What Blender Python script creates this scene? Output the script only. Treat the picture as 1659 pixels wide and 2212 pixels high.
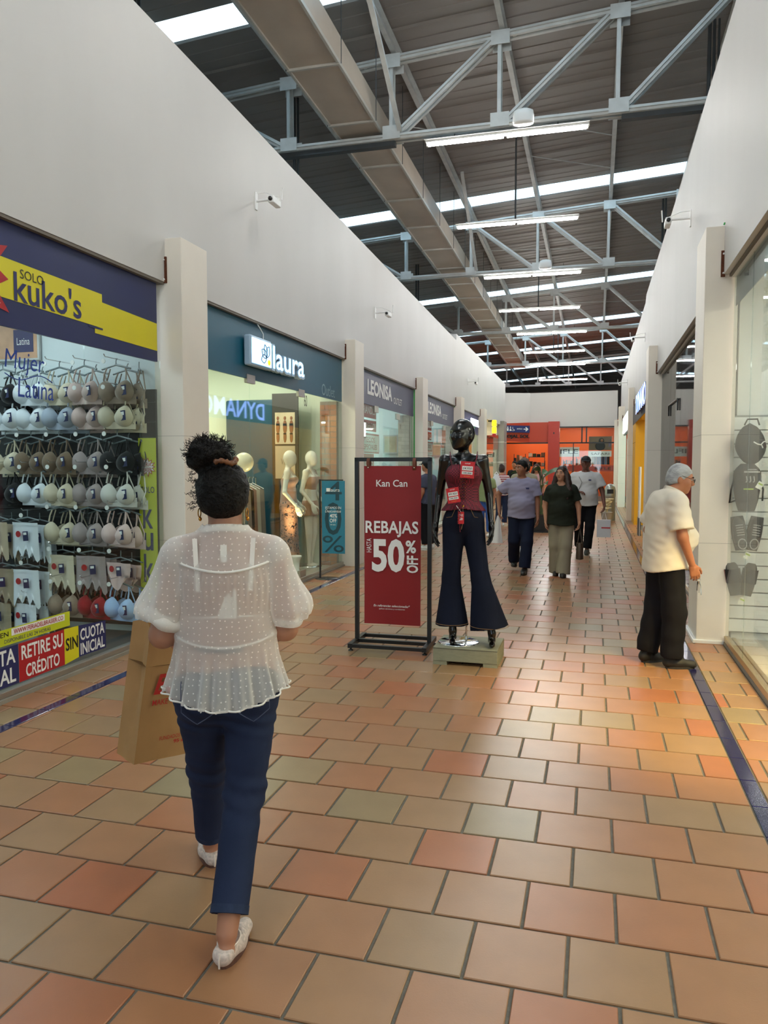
import bpy, bmesh, math, random
import numpy as np
from mathutils import Vector, Matrix
random.seed(7)
rng = np.random.default_rng(7)
for o in list(bpy.data.objects): bpy.data.objects.remove(o)
scene = bpy.context.scene
COL = scene.collection
PI = math.pi

# ---------------------------------------------------------------- camera
cam_d = bpy.data.cameras.new('camera'); cam = bpy.data.objects.new('camera', cam_d); COL.objects.link(cam)
cam_d.sensor_fit = 'VERTICAL'; cam_d.sensor_height = 36.0; cam_d.lens = 1650.0/2212.0*36.0
cam_d.clip_start = 0.05; cam_d.clip_end = 300
cam.location = (0, 0, 1.65)
cam.rotation_euler = (math.radians(90-3.5374), 0, math.radians(15.4047))
scene.camera = cam

# ---------------------------------------------------------------- world, exposure
vs = scene.view_settings
scene.display_settings.display_device = 'sRGB'
vs.view_transform = 'Standard'; vs.look = 'None'; vs.gamma = 1.0; vs.use_curve_mapping = False
vs.exposure = 1.12
world = bpy.data.worlds.new('sky'); scene.world = world; world.use_nodes = True
wbg = world.node_tree.nodes['Background']
wbg.inputs['Color'].default_value = (0.74, 0.90, 1.0, 1); wbg.inputs['Strength'].default_value = 3.0
TUBE_POWER = 55.0         # emission strength of the fluorescent tubes
SHOP_POWER = 0.85

# ---------------------------------------------------------------- helpers
def srgb(c):
    if isinstance(c, str):
        c = c.lstrip('#'); c = tuple(int(c[i:i+2], 16)/255 for i in (0, 2, 4))
    return tuple((x/12.92 if x <= 0.04045 else ((x+0.055)/1.055)**2.4) for x in c[:3]) + (1,)

MATS = {}
def mat(name, col, rough=0.6, metal=0.0, var=0.0, vscale=6.0, bump=0.0, bscale=40.0, emit=0.0, spec=0.5, stretch=None, alpha=None, sheen=0.0):
    if name in MATS: return MATS[name]
    m = bpy.data.materials.new(name); m.use_nodes = True; MATS[name] = m
    nt = m.node_tree; N = nt.nodes; L = nt.links; b = N['Principled BSDF']
    c = srgb(col)
    if rough >= .75 and spec == .5: spec = .15      # cloth and matt paper hardly shine
    b.inputs['Base Color'].default_value = c
    b.inputs['Roughness'].default_value = rough; b.inputs['Metallic'].default_value = metal
    b.inputs['Specular IOR Level'].default_value = spec
    if sheen: b.inputs['Sheen Weight'].default_value = sheen
    if emit:
        b.inputs['Emission Color'].default_value = c; b.inputs['Emission Strength'].default_value = emit
    tc = None
    if var or bump:
        tc = N.new('ShaderNodeTexCoord'); src = tc.outputs['Object']
        if stretch:
            mp = N.new('ShaderNodeMapping'); mp.inputs['Scale'].default_value = stretch
            L.new(src, mp.inputs['Vector']); src = mp.outputs['Vector']
    if var:
        n = N.new('ShaderNodeTexNoise'); n.inputs['Scale'].default_value = vscale; n.inputs['Detail'].default_value = 4
        L.new(src, n.inputs['Vector'])
        mr = N.new('ShaderNodeMapRange'); mr.inputs['From Min'].default_value = .3; mr.inputs['From Max'].default_value = .7
        mr.inputs['To Min'].default_value = 1-var; mr.inputs['To Max'].default_value = 1+var
        L.new(n.outputs['Fac'], mr.inputs['Value'])
        hs = N.new('ShaderNodeHueSaturation'); hs.inputs['Color'].default_value = c
        L.new(mr.outputs['Result'], hs.inputs['Value']); L.new(hs.outputs['Color'], b.inputs['Base Color'])
    if bump:
        n2 = N.new('ShaderNodeTexNoise'); n2.inputs['Scale'].default_value = bscale; n2.inputs['Detail'].default_value = 3
        L.new(src, n2.inputs['Vector'])
        bp = N.new('ShaderNodeBump'); bp.inputs['Strength'].default_value = bump; bp.inputs['Distance'].default_value = 0.01
        L.new(n2.outputs['Fac'], bp.inputs['Height']); L.new(bp.outputs['Normal'], b.inputs['Normal'])
    return m

def emis(name, col, strength):
    if name in MATS: return MATS[name]
    m = bpy.data.materials.new(name); m.use_nodes = True; MATS[name] = m
    nt = m.node_tree; nt.nodes.clear()
    e = nt.nodes.new('ShaderNodeEmission'); o = nt.nodes.new('ShaderNodeOutputMaterial')
    e.inputs['Color'].default_value = srgb(col); e.inputs['Strength'].default_value = strength
    nt.links.new(e.outputs[0], o.inputs['Surface']); return m

def glass_mat(name, tint, refl=1.0, haze=None, hazef=0.0):
    m = bpy.data.materials.new(name); m.use_nodes = True; MATS[name] = m
    nt = m.node_tree; nt.nodes.clear(); N = nt.nodes; L = nt.links
    o = N.new('ShaderNodeOutputMaterial'); t = N.new('ShaderNodeBsdfTransparent'); g = N.new('ShaderNodeBsdfGlossy')
    t.inputs['Color'].default_value = (*tint, 1); g.inputs['Roughness'].default_value = 0.02
    fr = N.new('ShaderNodeFresnel'); ge = N.new('ShaderNodeNewGeometry')      # thin pane: same reflectance from both faces
    mi = N.new('ShaderNodeMapRange'); mi.inputs['To Min'].default_value = 1.5; mi.inputs['To Max'].default_value = 1/1.5
    L.new(ge.outputs['Backfacing'], mi.inputs['Value']); L.new(mi.outputs['Result'], fr.inputs['IOR'])
    mu = N.new('ShaderNodeMath'); mu.operation = 'MULTIPLY'; mu.inputs[1].default_value = refl; mu.use_clamp = True
    L.new(fr.outputs[0], mu.inputs[0])
    mx = N.new('ShaderNodeMixShader'); L.new(mu.outputs[0], mx.inputs[0])
    if hazef:
        d = N.new('ShaderNodeBsdfDiffuse'); d.inputs['Color'].default_value = srgb(haze)
        m2 = N.new('ShaderNodeMixShader'); m2.inputs[0].default_value = hazef
        L.new(t.outputs[0], m2.inputs[1]); L.new(d.outputs[0], m2.inputs[2]); L.new(m2.outputs[0], mx.inputs[1])
    else:
        L.new(t.outputs[0], mx.inputs[1])
    L.new(g.outputs[0], mx.inputs[2]); L.new(mx.outputs[0], o.inputs['Surface'])
    return m

def sheer_mat(name, col, opacity, dots=0.0, skin=None):
    """thin woven cloth: part see-through, part diffuse / translucent, with small woven dots"""
    m = bpy.data.materials.new(name); m.use_nodes = True; MATS[name] = m
    nt = m.node_tree; nt.nodes.clear(); N = nt.nodes; L = nt.links
    o = N.new('ShaderNodeOutputMaterial'); t = N.new('ShaderNodeBsdfTransparent'); d = N.new('ShaderNodeBsdfDiffuse'); tr = N.new('ShaderNodeBsdfTranslucent')
    for x in (d, tr): x.inputs['Color'].default_value = srgb(col)
    m1 = N.new('ShaderNodeMixShader'); m1.inputs[0].default_value = 0.3
    L.new(d.outputs[0], m1.inputs[1]); L.new(tr.outputs[0], m1.inputs[2])
    m2 = N.new('ShaderNodeMixShader'); m2.inputs[0].default_value = opacity
    L.new(t.outputs[0], m2.inputs[1]); L.new(m1.outputs[0], m2.inputs[2])
    lw = N.new('ShaderNodeLayerWeight'); lw.inputs['Blend'].default_value = 0.35      # cloth is denser seen edge-on
    ma = N.new('ShaderNodeMath'); ma.operation = 'MULTIPLY_ADD'; ma.inputs[1].default_value = 0.45; ma.inputs[2].default_value = opacity; ma.use_clamp = True
    L.new(lw.outputs['Facing'], ma.inputs[0])
    if dots:
        tc = N.new('ShaderNodeTexCoord'); v = N.new('ShaderNodeTexVoronoi'); v.inputs['Scale'].default_value = dots; v.inputs['Randomness'].default_value = 0.45; v.voronoi_dimensions = '2D'
        sx = N.new('ShaderNodeSeparateXYZ'); cx = N.new('ShaderNodeCombineXYZ'); L.new(tc.outputs['Object'], sx.inputs[0]); L.new(sx.outputs['X'], cx.inputs['X']); L.new(sx.outputs['Z'], cx.inputs['Y'])
        L.new(cx.outputs[0], v.inputs['Vector'])
        lt = N.new('ShaderNodeMath'); lt.operation = 'LESS_THAN'; lt.inputs[1].default_value = 0.115
        L.new(v.outputs['Distance'], lt.inputs[0])
        mx = N.new('ShaderNodeMath'); mx.operation = 'MAXIMUM'; L.new(lt.outputs[0], mx.inputs[0]); L.new(ma.outputs[0], mx.inputs[1])
        L.new(mx.outputs[0], m2.inputs[0])
    else:
        L.new(ma.outputs[0], m2.inputs[0])
    L.new(m2.outputs[0], o.inputs['Surface']); return m

def link(o, parent=None, label=None, cat=None, group=None, kind=None):
    COL.objects.link(o)
    if parent is not None: o.parent = parent
    if label: o['label'] = label
    if cat: o['category'] = cat
    if group: o['group'] = group
    if kind: o['kind'] = kind
    return o

def thing(name, label, cat, loc=(0, 0, 0), rz=0, group=None, kind=None):
    o = bpy.data.objects.new(name, None); o.empty_display_size = 0.1
    o.location = loc; o.rotation_euler = (0, 0, rz)
    return link(o, None, label, cat, group, kind)

class MB:
    """collects geometry for one mesh"""
    def __init__(s): s.v = []; s.f = []; s.sm = []
    def add(s, vs_, fs_, smooth=False):
        o = len(s.v); s.v += [tuple(v) for v in vs_]; s.f += [tuple(i+o for i in f) for f in fs_]; s.sm += [smooth]*len(fs_); return s
    def box(s, x0, x1, y0, y1, z0, z1):
        return s.add([(x0,y0,z0),(x1,y0,z0),(x1,y1,z0),(x0,y1,z0),(x0,y0,z1),(x1,y0,z1),(x1,y1,z1),(x0,y1,z1)],
                     [(0,3,2,1),(4,5,6,7),(0,1,5,4),(1,2,6,5),(2,3,7,6),(3,0,4,7)])
    def bar(s, p, q, w, h=None, upv=(0, 0, 1)):
        """rectangular bar from p to q"""
        h = h or w; p = Vector(p); q = Vector(q); d = (q-p).normalized(); u = Vector(upv)
        if abs(d.dot(u)) > .98: u = Vector((0, 1, 0))
        r = d.cross(u).normalized(); u = r.cross(d)
        c = [(-w/2, -h/2), (w/2, -h/2), (w/2, h/2), (-w/2, h/2)]
        vs_ = [p+r*a+u*b for a, b in c]+[q+r*a+u*b for a, b in c]
        return s.add(vs_, [(0,1,2,3),(7,6,5,4),(0,4,5,1),(1,5,6,2),(2,6,7,3),(3,7,4,0)])
    def tube(s, pts, r, n=8, cap=True, smooth=True, closed=False):
        pts = [Vector(p) for p in pts]; rs = r if isinstance(r, (list, tuple)) else [r]*len(pts)
        vs_ = []; fs_ = []; u = None; m = len(pts)
        for i, p in enumerate(pts):
            if closed: d = pts[(i+1) % m]-pts[i-1]
            else: d = (pts[min(i+1, m-1)]-pts[max(i-1, 0)])
            if d.length < 1e-9: d = Vector((0, 0, 1))
            d.normalize()
            if u is None:
                a = Vector((0, 0, 1)) if abs(d.z) < .9 else Vector((1, 0, 0)); u = (a-d*a.dot(d)).normalized()
            else:
                u = (u-d*u.dot(d))
                if u.length < 1e-6: u = Vector((1, 0, 0))
                u.normalize()
            w = d.cross(u)
            for k in range(n):
                t = 2*PI*k/n; vs_.append(p+u*(rs[i]*math.cos(t))+w*(rs[i]*math.sin(t)))
        for i in range(m if closed else m-1):
            j = (i+1) % m
            for k in range(n):
                fs_.append((i*n+k, i*n+(k+1) % n, j*n+(k+1) % n, j*n+k))
        s.add(vs_, fs_, smooth)
        if cap and not closed:
            s.add(vs_[:n], [tuple(range(n-1, -1, -1))]); s.add(vs_[-n:], [tuple(range(n))])
        return s
    def lathe(s, prof, c=(0, 0, 0), n=24, smooth=True, ax=1.0, ay=1.0):
        vs_ = []; fs_ = []
        for r, z in prof:
            for k in range(n):
                t = 2*PI*k/n; vs_.append((c[0]+r*ax*math.cos(t), c[1]+r*ay*math.sin(t), c[2]+z))
        for i in range(len(prof)-1):
            for k in range(n): fs_.append((i*n+k, i*n+(k+1) % n, (i+1)*n+(k+1) % n, (i+1)*n+k))
        s.add(vs_, fs_, smooth)
        if prof[0][0] > 1e-4: s.add(vs_[:n], [tuple(range(n-1, -1, -1))])
        if prof[-1][0] > 1e-4: s.add(vs_[-n:], [tuple(range(n))])
        return s
    def prism(s, poly, fr, t):
        """poly of 2-D points in frame fr=(origin,right,up), thickness t along the normal (right x up)"""
        o, r, u = [Vector(x) for x in fr]; nrm = r.cross(u)
        a = [o+r*x+u*y for x, y in poly]; b = [p+nrm*t for p in a]; n = len(a)
        s.add(a+b, [tuple(range(n-1, -1, -1)), tuple(range(n, 2*n))]+[(i, (i+1) % n, n+(i+1) % n, n+i) for i in range(n)])
        return s
    def grid(s, fn, nu, nv, smooth=True, closeu=False):
        vs_ = [fn(i/(nu-(0 if closeu else 1)), j/(nv-1)) for j in range(nv) for i in range(nu)]
        fs_ = []
        for j in range(nv-1):
            for i in range(nu if closeu else nu-1):
                k = (i+1) % nu; fs_.append((j*nu+i, j*nu+k, (j+1)*nu+k, (j+1)*nu+i))
        return s.add(vs_, fs_, smooth)
    def ball(s, c, r, n=12, m=8, M=None):
        rx, ry, rz = r if isinstance(r, (tuple, list)) else (r, r, r)
        def fn(u, v):
            t = u*2*PI; p = (v-.5)*PI
            q = Vector((rx*math.cos(p)*math.cos(t), ry*math.cos(p)*math.sin(t), rz*math.sin(p)))
            if M is not None: q = M @ q
            return Vector(c)+q
        return s.grid(fn, n, m, True, True)
    def mesh(s, name):
        me = bpy.data.meshes.new(name); me.from_pydata(s.v, [], s.f)
        me.polygons.foreach_set('use_smooth', s.sm); me.update(); return me
    def build(s, name, m=None, parent=None, label=None, cat=None, group=None, kind=None, loc=None, bevel=0):
        o = bpy.data.objects.new(name, s.mesh(name))
        if m is not None: o.data.materials.append(m)
        link(o, parent, label, cat, group, kind)
        if loc is not None: o.location = loc
        if bevel:
            b = o.modifiers.new('bevel', 'BEVEL'); b.width = bevel; b.segments = 2; b.limit_method = 'ANGLE'
        return o

FONT_CACHE = {}
def text_pts(s, bold=0.0, spacing=1.0, shear=0.0):
    key = (s, bold, spacing, shear)
    if key not in FONT_CACHE:
        c = bpy.data.curves.new('lettering', 'FONT'); c.body = s; c.resolution_u = 3; c.offset = bold; c.space_character = spacing; c.shear = shear
        c.align_x = 'LEFT'
        o = bpy.data.objects.new('lettering', c); COL.objects.link(o)
        dg = bpy.context.evaluated_depsgraph_get(); me = bpy.data.meshes.new_from_object(o.evaluated_get(dg))
        v = np.array([x.co[:] for x in me.vertices]); f = [tuple(p.vertices) for p in me.polygons]
        bpy.data.objects.remove(o); bpy.data.curves.remove(c); bpy.data.meshes.remove(me)
        FONT_CACHE[key] = (v, f)
    return FONT_CACHE[key]

def text(s, fr, w, h, m, parent, bold=0.0, depth=0.0015, spacing=1.0, name='lettering', label=None, shear=0.0, curve=None):
    """lettering fitted into a w x h box whose lower-left corner is the frame origin fr=(o,right,up)"""
    v, f = text_pts(s, bold, spacing, shear)
    lo = v.min(0); hi = v.max(0); o, r, u = [np.array(x, float) for x in fr]; n = np.cross(r, u)
    a = (v[:, :1]-lo[0])/(hi[0]-lo[0])*w; b = (v[:, 1:2]-lo[1])/(hi[1]-lo[1])*h
    if curve: b = b+curve(a)
    P = o+r*a+u*b+n*depth
    k = len(P); B = MB(); vs_ = [tuple(p) for p in P]
    fs_ = list(f)
    if depth > 0.004:        # raised letters get sides
        Q = o+r*a+u*b; vs_ += [tuple(p) for p in Q]
        cnt = {}
        for t in f:
            for i in range(len(t)):
                e = (t[i], t[(i+1) % len(t)])
                if (e[1], e[0]) in cnt: cnt.pop((e[1], e[0]))
                else: cnt[e] = 1
        fs_ += [(e[1], e[0], e[0]+k, e[1]+k) for e in cnt]
    B.add(vs_, fs_)
    return B.build(name, m, parent, label)

def smooth_noise(P, sc, seed=0):
    r = np.random.default_rng(seed); out = 0
    for i in range(5):
        d = r.normal(size=3); d /= np.linalg.norm(d); ph = r.uniform(0, 6.28); out = out+np.sin((P @ d.astype(P.dtype))*sc*(0.7+.6*r.random())+ph)
    return out/5

LX = (0, 1, 0)      # "right" on the left-hand shopfronts (they face +x)
RX = (0, -1, 0)     # "right" on the right-hand shopfronts (they face -x)
FX = (1, 0, 0)      # "right" on things that face the camera
UP = (0, 0, 1)
# ---------------------------------------------------------------- materials of the building
M_wall = mat('white_wall_paint', '#c8c6c3', 0.55, var=.03, vscale=1.2, bump=.06, bscale=9, stretch=(1, 1, .35))
M_col = mat('column_paint', '#e4dccf', 0.5, var=.03, vscale=2.0, bump=.05, bscale=12)
M_grout = mat('floor_grout', '#6a675f', 0.9, var=.15, vscale=30, bump=.3, bscale=120)
M_navytile = mat('navy_glazed_tile', '#23224a', 0.12, var=.12, vscale=5)
M_steel = mat('painted_truss_steel', '#c3c6c5', 0.55, var=.10, vscale=5, spec=.4)
M_roof = mat('roof_sheet', '#827b77', 0.55, var=.07, vscale=1.4, stretch=(.3, 2, 1))
M_duct = mat('duct_sheet', '#b5a797', 0.45, metal=0.0, var=.08, vscale=2)
M_ductside = mat('duct_flange', '#bdb9b0', 0.4, metal=0.3, var=.06)
M_dark = mat('black_metal', '#151515', 0.35, spec=.5)
M_iron = mat('dark_conduit', '#3f4346', 0.5, var=.1)
M_alu = mat('brushed_aluminium', '#b4aea3', 0.35, metal=.8, var=.08, vscale=15, stretch=(8, .4, 8))
M_white = mat('white_plastic', '#e8e8e6', 0.4)
M_chrome = mat('chrome', '#dcdcdc', 0.08, metal=1.0)
M_rust = mat('rusty_bracket', '#5a3424', 0.8, var=.25, vscale=30)
M_green = mat('green_paint', '#3ba24b', 0.6)
M_navy = mat('navy_signboard', '#242c5a', 0.35)
M_yellow = mat('yellow_vinyl', '#dcd01c', 0.45)
M_black = mat('black_print', '#141418', 0.5)
M_navyprint = mat('navy_print', '#23285c', 0.5)
M_whiteprint = mat('white_print', '#efefec', 0.5)
M_red = mat('red_vinyl', '#b01c22', 0.45)
M_glass = glass_mat('shop_glass', (.93, .98, .96), .9)
M_glass_dark = glass_mat('dusty_glass', (.62, .63, .65), .8, '#8a8884', .15)
M_glass_r = glass_mat('pale_glass', (.88, .93, .93), .5, '#b9bcbc', .07)
M_tube = emis('fluorescent_tube', '#fbfaf6', TUBE_POWER)

# ---------------------------------------------------------------- floor: red clay tiles laid in rows
def tile_mat():
    m = bpy.data.materials.new('clay_tile'); m.use_nodes = True
    nt = m.node_tree; N = nt.nodes; L = nt.links; b = N['Principled BSDF']
    tc = N.new('ShaderNodeTexCoord'); oi = N.new('ShaderNodeObjectInfo'); at = N.new('ShaderNodeAttribute'); at.attribute_name = 'tone'
    ad = N.new('ShaderNodeMath'); ad.operation = 'ADD'; L.new(oi.outputs['Random'], ad.inputs[0]); L.new(at.outputs['Fac'], ad.inputs[1])
    fr = N.new('ShaderNodeMath'); fr.operation = 'FRACT'; L.new(ad.outputs[0], fr.inputs[0])
    cr = N.new('ShaderNodeValToRGB'); L.new(fr.outputs[0], cr.inputs[0]); e = cr.color_ramp.elements
    pal = [(0, '#917556'), (.16, '#967453'), (.38, '#997151'), (.58, '#9a6e4d'), (.72, '#9c6948'), (.84, '#a0603f'), (.92, '#917957'), (1, '#87775a')]
    e[0].position = 0; e[0].color = srgb(pal[0][1]); e[1].position = 1; e[1].color = srgb(pal[-1][1])
    for p, c in pal[1:-1]:
        x = e.new(p); x.color = srgb(c)
    n = N.new('ShaderNodeTexNoise'); n.inputs['Scale'].default_value = 5; n.inputs['Detail'].default_value = 6; L.new(tc.outputs['Object'], n.inputs['Vector'])
    n2 = N.new('ShaderNodeTexNoise'); n2.inputs['Scale'].default_value = 160; n2.inputs['Detail'].default_value = 2; L.new(tc.outputs['Object'], n2.inputs['Vector'])
    mr = N.new('ShaderNodeMapRange'); mr.inputs['From Min'].default_value = .3; mr.inputs['From Max'].default_value = .7; mr.inputs['To Min'].default_value = .93; mr.inputs['To Max'].default_value = 1.06
    L.new(n.outputs['Fac'], mr.inputs['Value'])
    hs = N.new('ShaderNodeHueSaturation'); L.new(cr.outputs['Color'], hs.inputs['Color']); L.new(mr.outputs['Result'], hs.inputs['Value'])
    L.new(hs.outputs['Color'], b.inputs['Base Color'])
    b.inputs['Roughness'].default_value = 0.31; b.inputs['Specular IOR Level'].default_value = .42
    bp = N.new('ShaderNodeBump'); bp.inputs['Strength'].default_value = .12; bp.inputs['Distance'].default_value = .002
    L.new(n2.outputs['Fac'], bp.inputs['Height']); L.new(bp.outputs['Normal'], b.inputs['Normal'])
    return m
M_tile = tile_mat()

fl = MB(); fl.box(-12, 8, -10, 62, -0.12, -0.004)
floor = fl.build('floor', M_grout, None, 'clay tiled corridor floor with grey joints', None, None, 'structure')
def tile_mesh(x0, x1, y0, y1):
    """bevelled slab, origin at its centre"""
    cx, cy = (x0+x1)/2, (y0+y1)/2; a, b = (x1-x0)/2, (y1-y0)/2; c = .003
    v = [(-a,-b,-.004),(a,-b,-.004),(a,b,-.004),(-a,b,-.004),(-a,-b,0),(a,-b,0),(a,b,0),(-a,b,0),(-a+c,-b+c,.003),(a-c,-b+c,.003),(a-c,b-c,.003),(-a+c,b-c,.003)]
    f = [(8,9,10,11)]
    for i in range(4):
        j = (i+1) % 4; f += [(i, j, 4+j, 4+i), (4+i, 4+j, 8+j, 8+i)]
    return v, f, (cx, cy)
TM = {}
def tile_obj(x0, x1, y0, y1, name, m):
    k = (round(x1-x0, 3), round(y1-y0, 3), m.name)
    v, f, c = tile_mesh(x0, x1, y0, y1)
    if k not in TM:
        B = MB(); B.add(v, f); TM[k] = B.mesh(name); TM[k].materials.append(m)
    o = bpy.data.objects.new(name, TM[k]); o.location = (c[0], c[1], 0); link(o, floor); return o
PX, PY, Y0T, GAP = 0.325, 0.3205, 2.341, 0.0115
tiles = []; strips = []
SL0, SL1, SR0, SR1 = -3.592, -3.507, 0.757, 0.842
for n in range(-4, 105):
    y0 = Y0T+PY*n; y1 = y0+PY
    off = -0.0625 if n % 2 == 0 else -0.225
    xs = [off+PX*k for k in range(-14, 8)]
    def row(lo, hi):
        e = [lo]+[x for x in xs if lo+.03 < x < hi-.03]+[hi]
        return [(p+GAP/2, q-GAP/2) for p, q in zip(e[:-1], e[1:])]
    for lo, hi in ((-3.99, SL0), (SL1, SR0), (SR1, 1.165)):
        for p, q in row(lo, hi): tiles.append((p, q, y0+GAP/2, y1-GAP/2))
    for lo, hi in ((SL0, SL1), (SR0, SR1)): strips.append((lo+.003, hi-.003, y0+.002, y1-.002))
def inview(t):
    c = Vector(((t[0]+t[1])/2, (t[2]+t[3])/2, 0))
    v = cam.matrix_basis.inverted() @ c
    if v.z > -1.2: return False
    px = 829.5+1650*v.x/-v.z; py = 1106-1650*v.y/-v.z
    return -120 < px < 1780 and py < 2330
tiles_in = sorted([t for t in tiles if inview(t)], key=lambda t: t[2]); tiles_out = [t for t in tiles if not inview(t)]
rest = tiles_in[300:]+[t for t in tiles_out if t[2] > 0.5]
for t in tiles_in[:300]: tile_obj(*t, 'tile', M_tile)
B = MB(); tone = []
for t in rest:
    v, f, c = tile_mesh(*t); B.add([(a+c[0], b+c[1], z) for a, b, z in v], f); tone += [random.random()]*len(f)
o = B.build('far_tiles', M_tile, floor, None, None, None, 'stuff')
at = o.data.attributes.new('tone', 'FLOAT', 'FACE'); at.data.foreach_set('value', tone)
st_in = sorted([t for t in strips if inview(t)], key=lambda t: t[2])
for t in st_in[:90]: tile_obj(*t, 'navy_tile', M_navytile)
B = MB()
for t in st_in[90:]:
    v, f, c = tile_mesh(*t); B.add([(a+c[0], b+c[1], z) for a, b, z in v], f)
B.build('far_navy_tiles', M_navytile, floor, None, None, None, 'stuff')

# ---------------------------------------------------------------- upper walls
def upper_wall(name, x0, x1, pts, label, zb=3.35):
    """pts: list of (y, ztop); slab between x0 and x1"""
    B = MB(); n = len(pts); a = []; 
    prof = [(y, zb) for y, _ in pts]+[(y, z) for y, z in reversed(pts)]
    m = len(prof)
    v = [(x0, y, z) for y, z in prof]+[(x1, y, z) for y, z in prof]
    f = []
    for i in range(n-1):
        j = m-1-i; f += [(i, i+1, j-1, j), (m+i, m+j, m+j-1, m+i+1)]
    f += [(i, m+i, m+(i+1) % m, (i+1) % m) for i in range(m)]
    B.add(v, f); return B.build(name, M_wall, None, label, None, None, 'structure')
LW = -3.89
wall_left = upper_wall('wall_left', LW-.16, LW, [(-10, 5.75), (6.0, 5.636), (7.9, 5.585), (11.5, 5.47), (21.9, 5.215), (21.95, 5.40), (34.4, 5.23)], 'plain white upper wall above the left-hand shopfronts')
RW = 1.085
wall_right = upper_wall('wall_right', RW, RW+.16, [(-10, 5.60), (7.2, 5.565), (11.5, 5.535), (18.9, 5.58), (19.2, 5.44), (36.0, 5.40)], 'plain white upper wall above the right-hand shopfronts')

# columns ----------------------------------------------------------
LCOLS = [(6.44, 6.93, 3.75), (11.77, 12.25, 3.65), (16.78, 17.3, 3.6), (21.85, 22.4, 3.6), (26.7, 27.25, 3.6), (32.6, 33.6, 3.5)]
LLAB = ['white column between the navy lingerie shop and the teal shop', 'white column right of the teal shopfront, lit warm at its foot',
        'white column between the two grey outlet shopfronts, green paint down one edge', 'white column between the second grey outlet and the purple shop',
        'narrow white column between the purple shop and the far open shop', 'grey tiled column at the far end of the left-hand wall']
M_greycol = mat('grey_tile_column', '#8f8b86', .4, var=.05)
for i, ((y0, y1, h), lab) in enumerate(zip(LCOLS, LLAB)):
    c = thing('column', lab, 'column', (-3.72, y0, 0))
    B = MB(); B.box(-.30, 0, 0, y1-y0, 0, h); B.build('shaft', M_greycol if i == 5 else M_col, c, bevel=.006)
    if i == 5:
        B = MB(); [B.box(-.303, .003, -.003, y1-y0+.003, z, z+.02) for z in (.8, 1.75, 2.6)]; B.build('joint', M_white, c)
    else:
        for z in (.93, 1.92):
            B = MB(); B.box(-.301, .001, -.001, y1-y0+.001, z, z+.003); B.build('plaster_joint', mat('hairline', '#a39c93', .8), c)
        B = MB(); B.box(-.19, -.15, -.015, 0, 3.34, 3.58); B.build('bracket', M_rust, c)
        for z in (3.37, 3.55):
            B = MB(); B.lathe([(0, -.0), (.008, 0), (.008, .012), (0, .012)], (0, 0, 0), 8); q = B.build('bolt', M_white, c); q.location = (-.17, -.015, z); q.rotation_euler = (PI/2, 0, 0)
    if i in (1, 2, 3):
        B = MB(); B.box(-.205, -.185, -.004, 0, 3.58, h+.12) if i == 1 else B.box(-.215, -.185, -.004, 0, 0.9 if i == 2 else 3.3, h+.1); B.build('green_paint_line', M_green, c)
RCOLS = [(7.52, 8.15, 3.78, .93), (15.1, 15.8, 3.85, .93), (23.6, 24.2, 3.9, .93), (31.0, 31.6, 3.9, .86), (35.0, 35.4, 3.6, .80)]
RLAB = ['white column beside the standing older man, green hook at its top', 'white column between the grey papered shop and the yellow shop',
        'white column beyond the yellow shop', 'white column beside the far lit white sign', 'cream column at the far right corner by the orange shop']
for i, ((y0, y1, h, xf), lab) in enumerate(zip(RCOLS, RLAB)):
    c = thing('column', lab, 'column', (xf, y0, 0))
    B = MB(); B.box(0, .28, 0, y1-y0, 0, h); B.build('shaft', M_col, c, bevel=.006)
    for z in (.93, 1.92):
        B = MB(); B.box(-.001, .281, -.001, y1-y0+.001, z, z+.003); B.build('plaster_joint', MATS['hairline'], c)
    B = MB(); B.box(.13, .165, -.015, 0, 3.33, 3.56); B.build('bracket', M_rust, c)
    for z in (3.36, 3.53):
        B = MB(); B.lathe([(0, 0), (.008, 0), (.008, .012), (0, .012)], (0, 0, 0), 8); q = B.build('bolt', M_white, c); q.location = (.148, -.015, z); q.rotation_euler = (PI/2, 0, 0)
    if i == 0:
        B = MB(); B.tube([(.17, -.012, 3.56), (.17, -.012, 3.78), (.165, -.012, 3.80), (.15, -.012, 3.80), (.145, -.012, 3.785)], .008, 6); B.build('green_hook', M_green, c)
        B = MB(); B.box(-.03, .28, -.02, .66, 0, .035); B.build('base_skirting', M_white, c, bevel=.006)

# ---------------------------------------------------------------- roof, skylights
def roof_z(x, y): return 8.6+.07*(x+1.5)-.02*(y-12.3)
ceiling = thing('ceiling', 'grey metal roof sheeting with bright skylight bands', None, kind='structure')
M_sky = bpy.data.materials.new('skylight_sheet'); M_sky.use_nodes = True
nt = M_sky.node_tree; nt.nodes.clear()
so = nt.nodes.new('ShaderNodeOutputMaterial'); st_ = nt.nodes.new('ShaderNodeBsdfTransparent'); sl = nt.nodes.new('ShaderNodeBsdfTranslucent'); sm_ = nt.nodes.new('ShaderNodeMixShader')
st_.inputs['Color'].default_value = (.30, .42, .47, 1); sl.inputs['Color'].default_value = (.80, .93, 1, 1)
skt = nt.nodes.new('ShaderNodeTexCoord'); skw = nt.nodes.new('ShaderNodeTexWave'); skw.bands_direction = 'Y'; skw.inputs['Scale'].default_value = 2.24; skm = nt.nodes.new('ShaderNodeMapRange'); skm.inputs['To Min'].default_value = .12; skm.inputs['To Max'].default_value = .62
nt.links.new(skt.outputs['Object'], skw.inputs['Vector']); nt.links.new(skw.outputs['Fac'], skm.inputs['Value']); nt.links.new(skm.outputs['Result'], sm_.inputs[0])
nt.links.new(st_.outputs[0], sm_.inputs[1]); nt.links.new(sl.outputs[0], sm_.inputs[2]); nt.links.new(sm_.outputs[0], so.inputs['Surface'])
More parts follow.
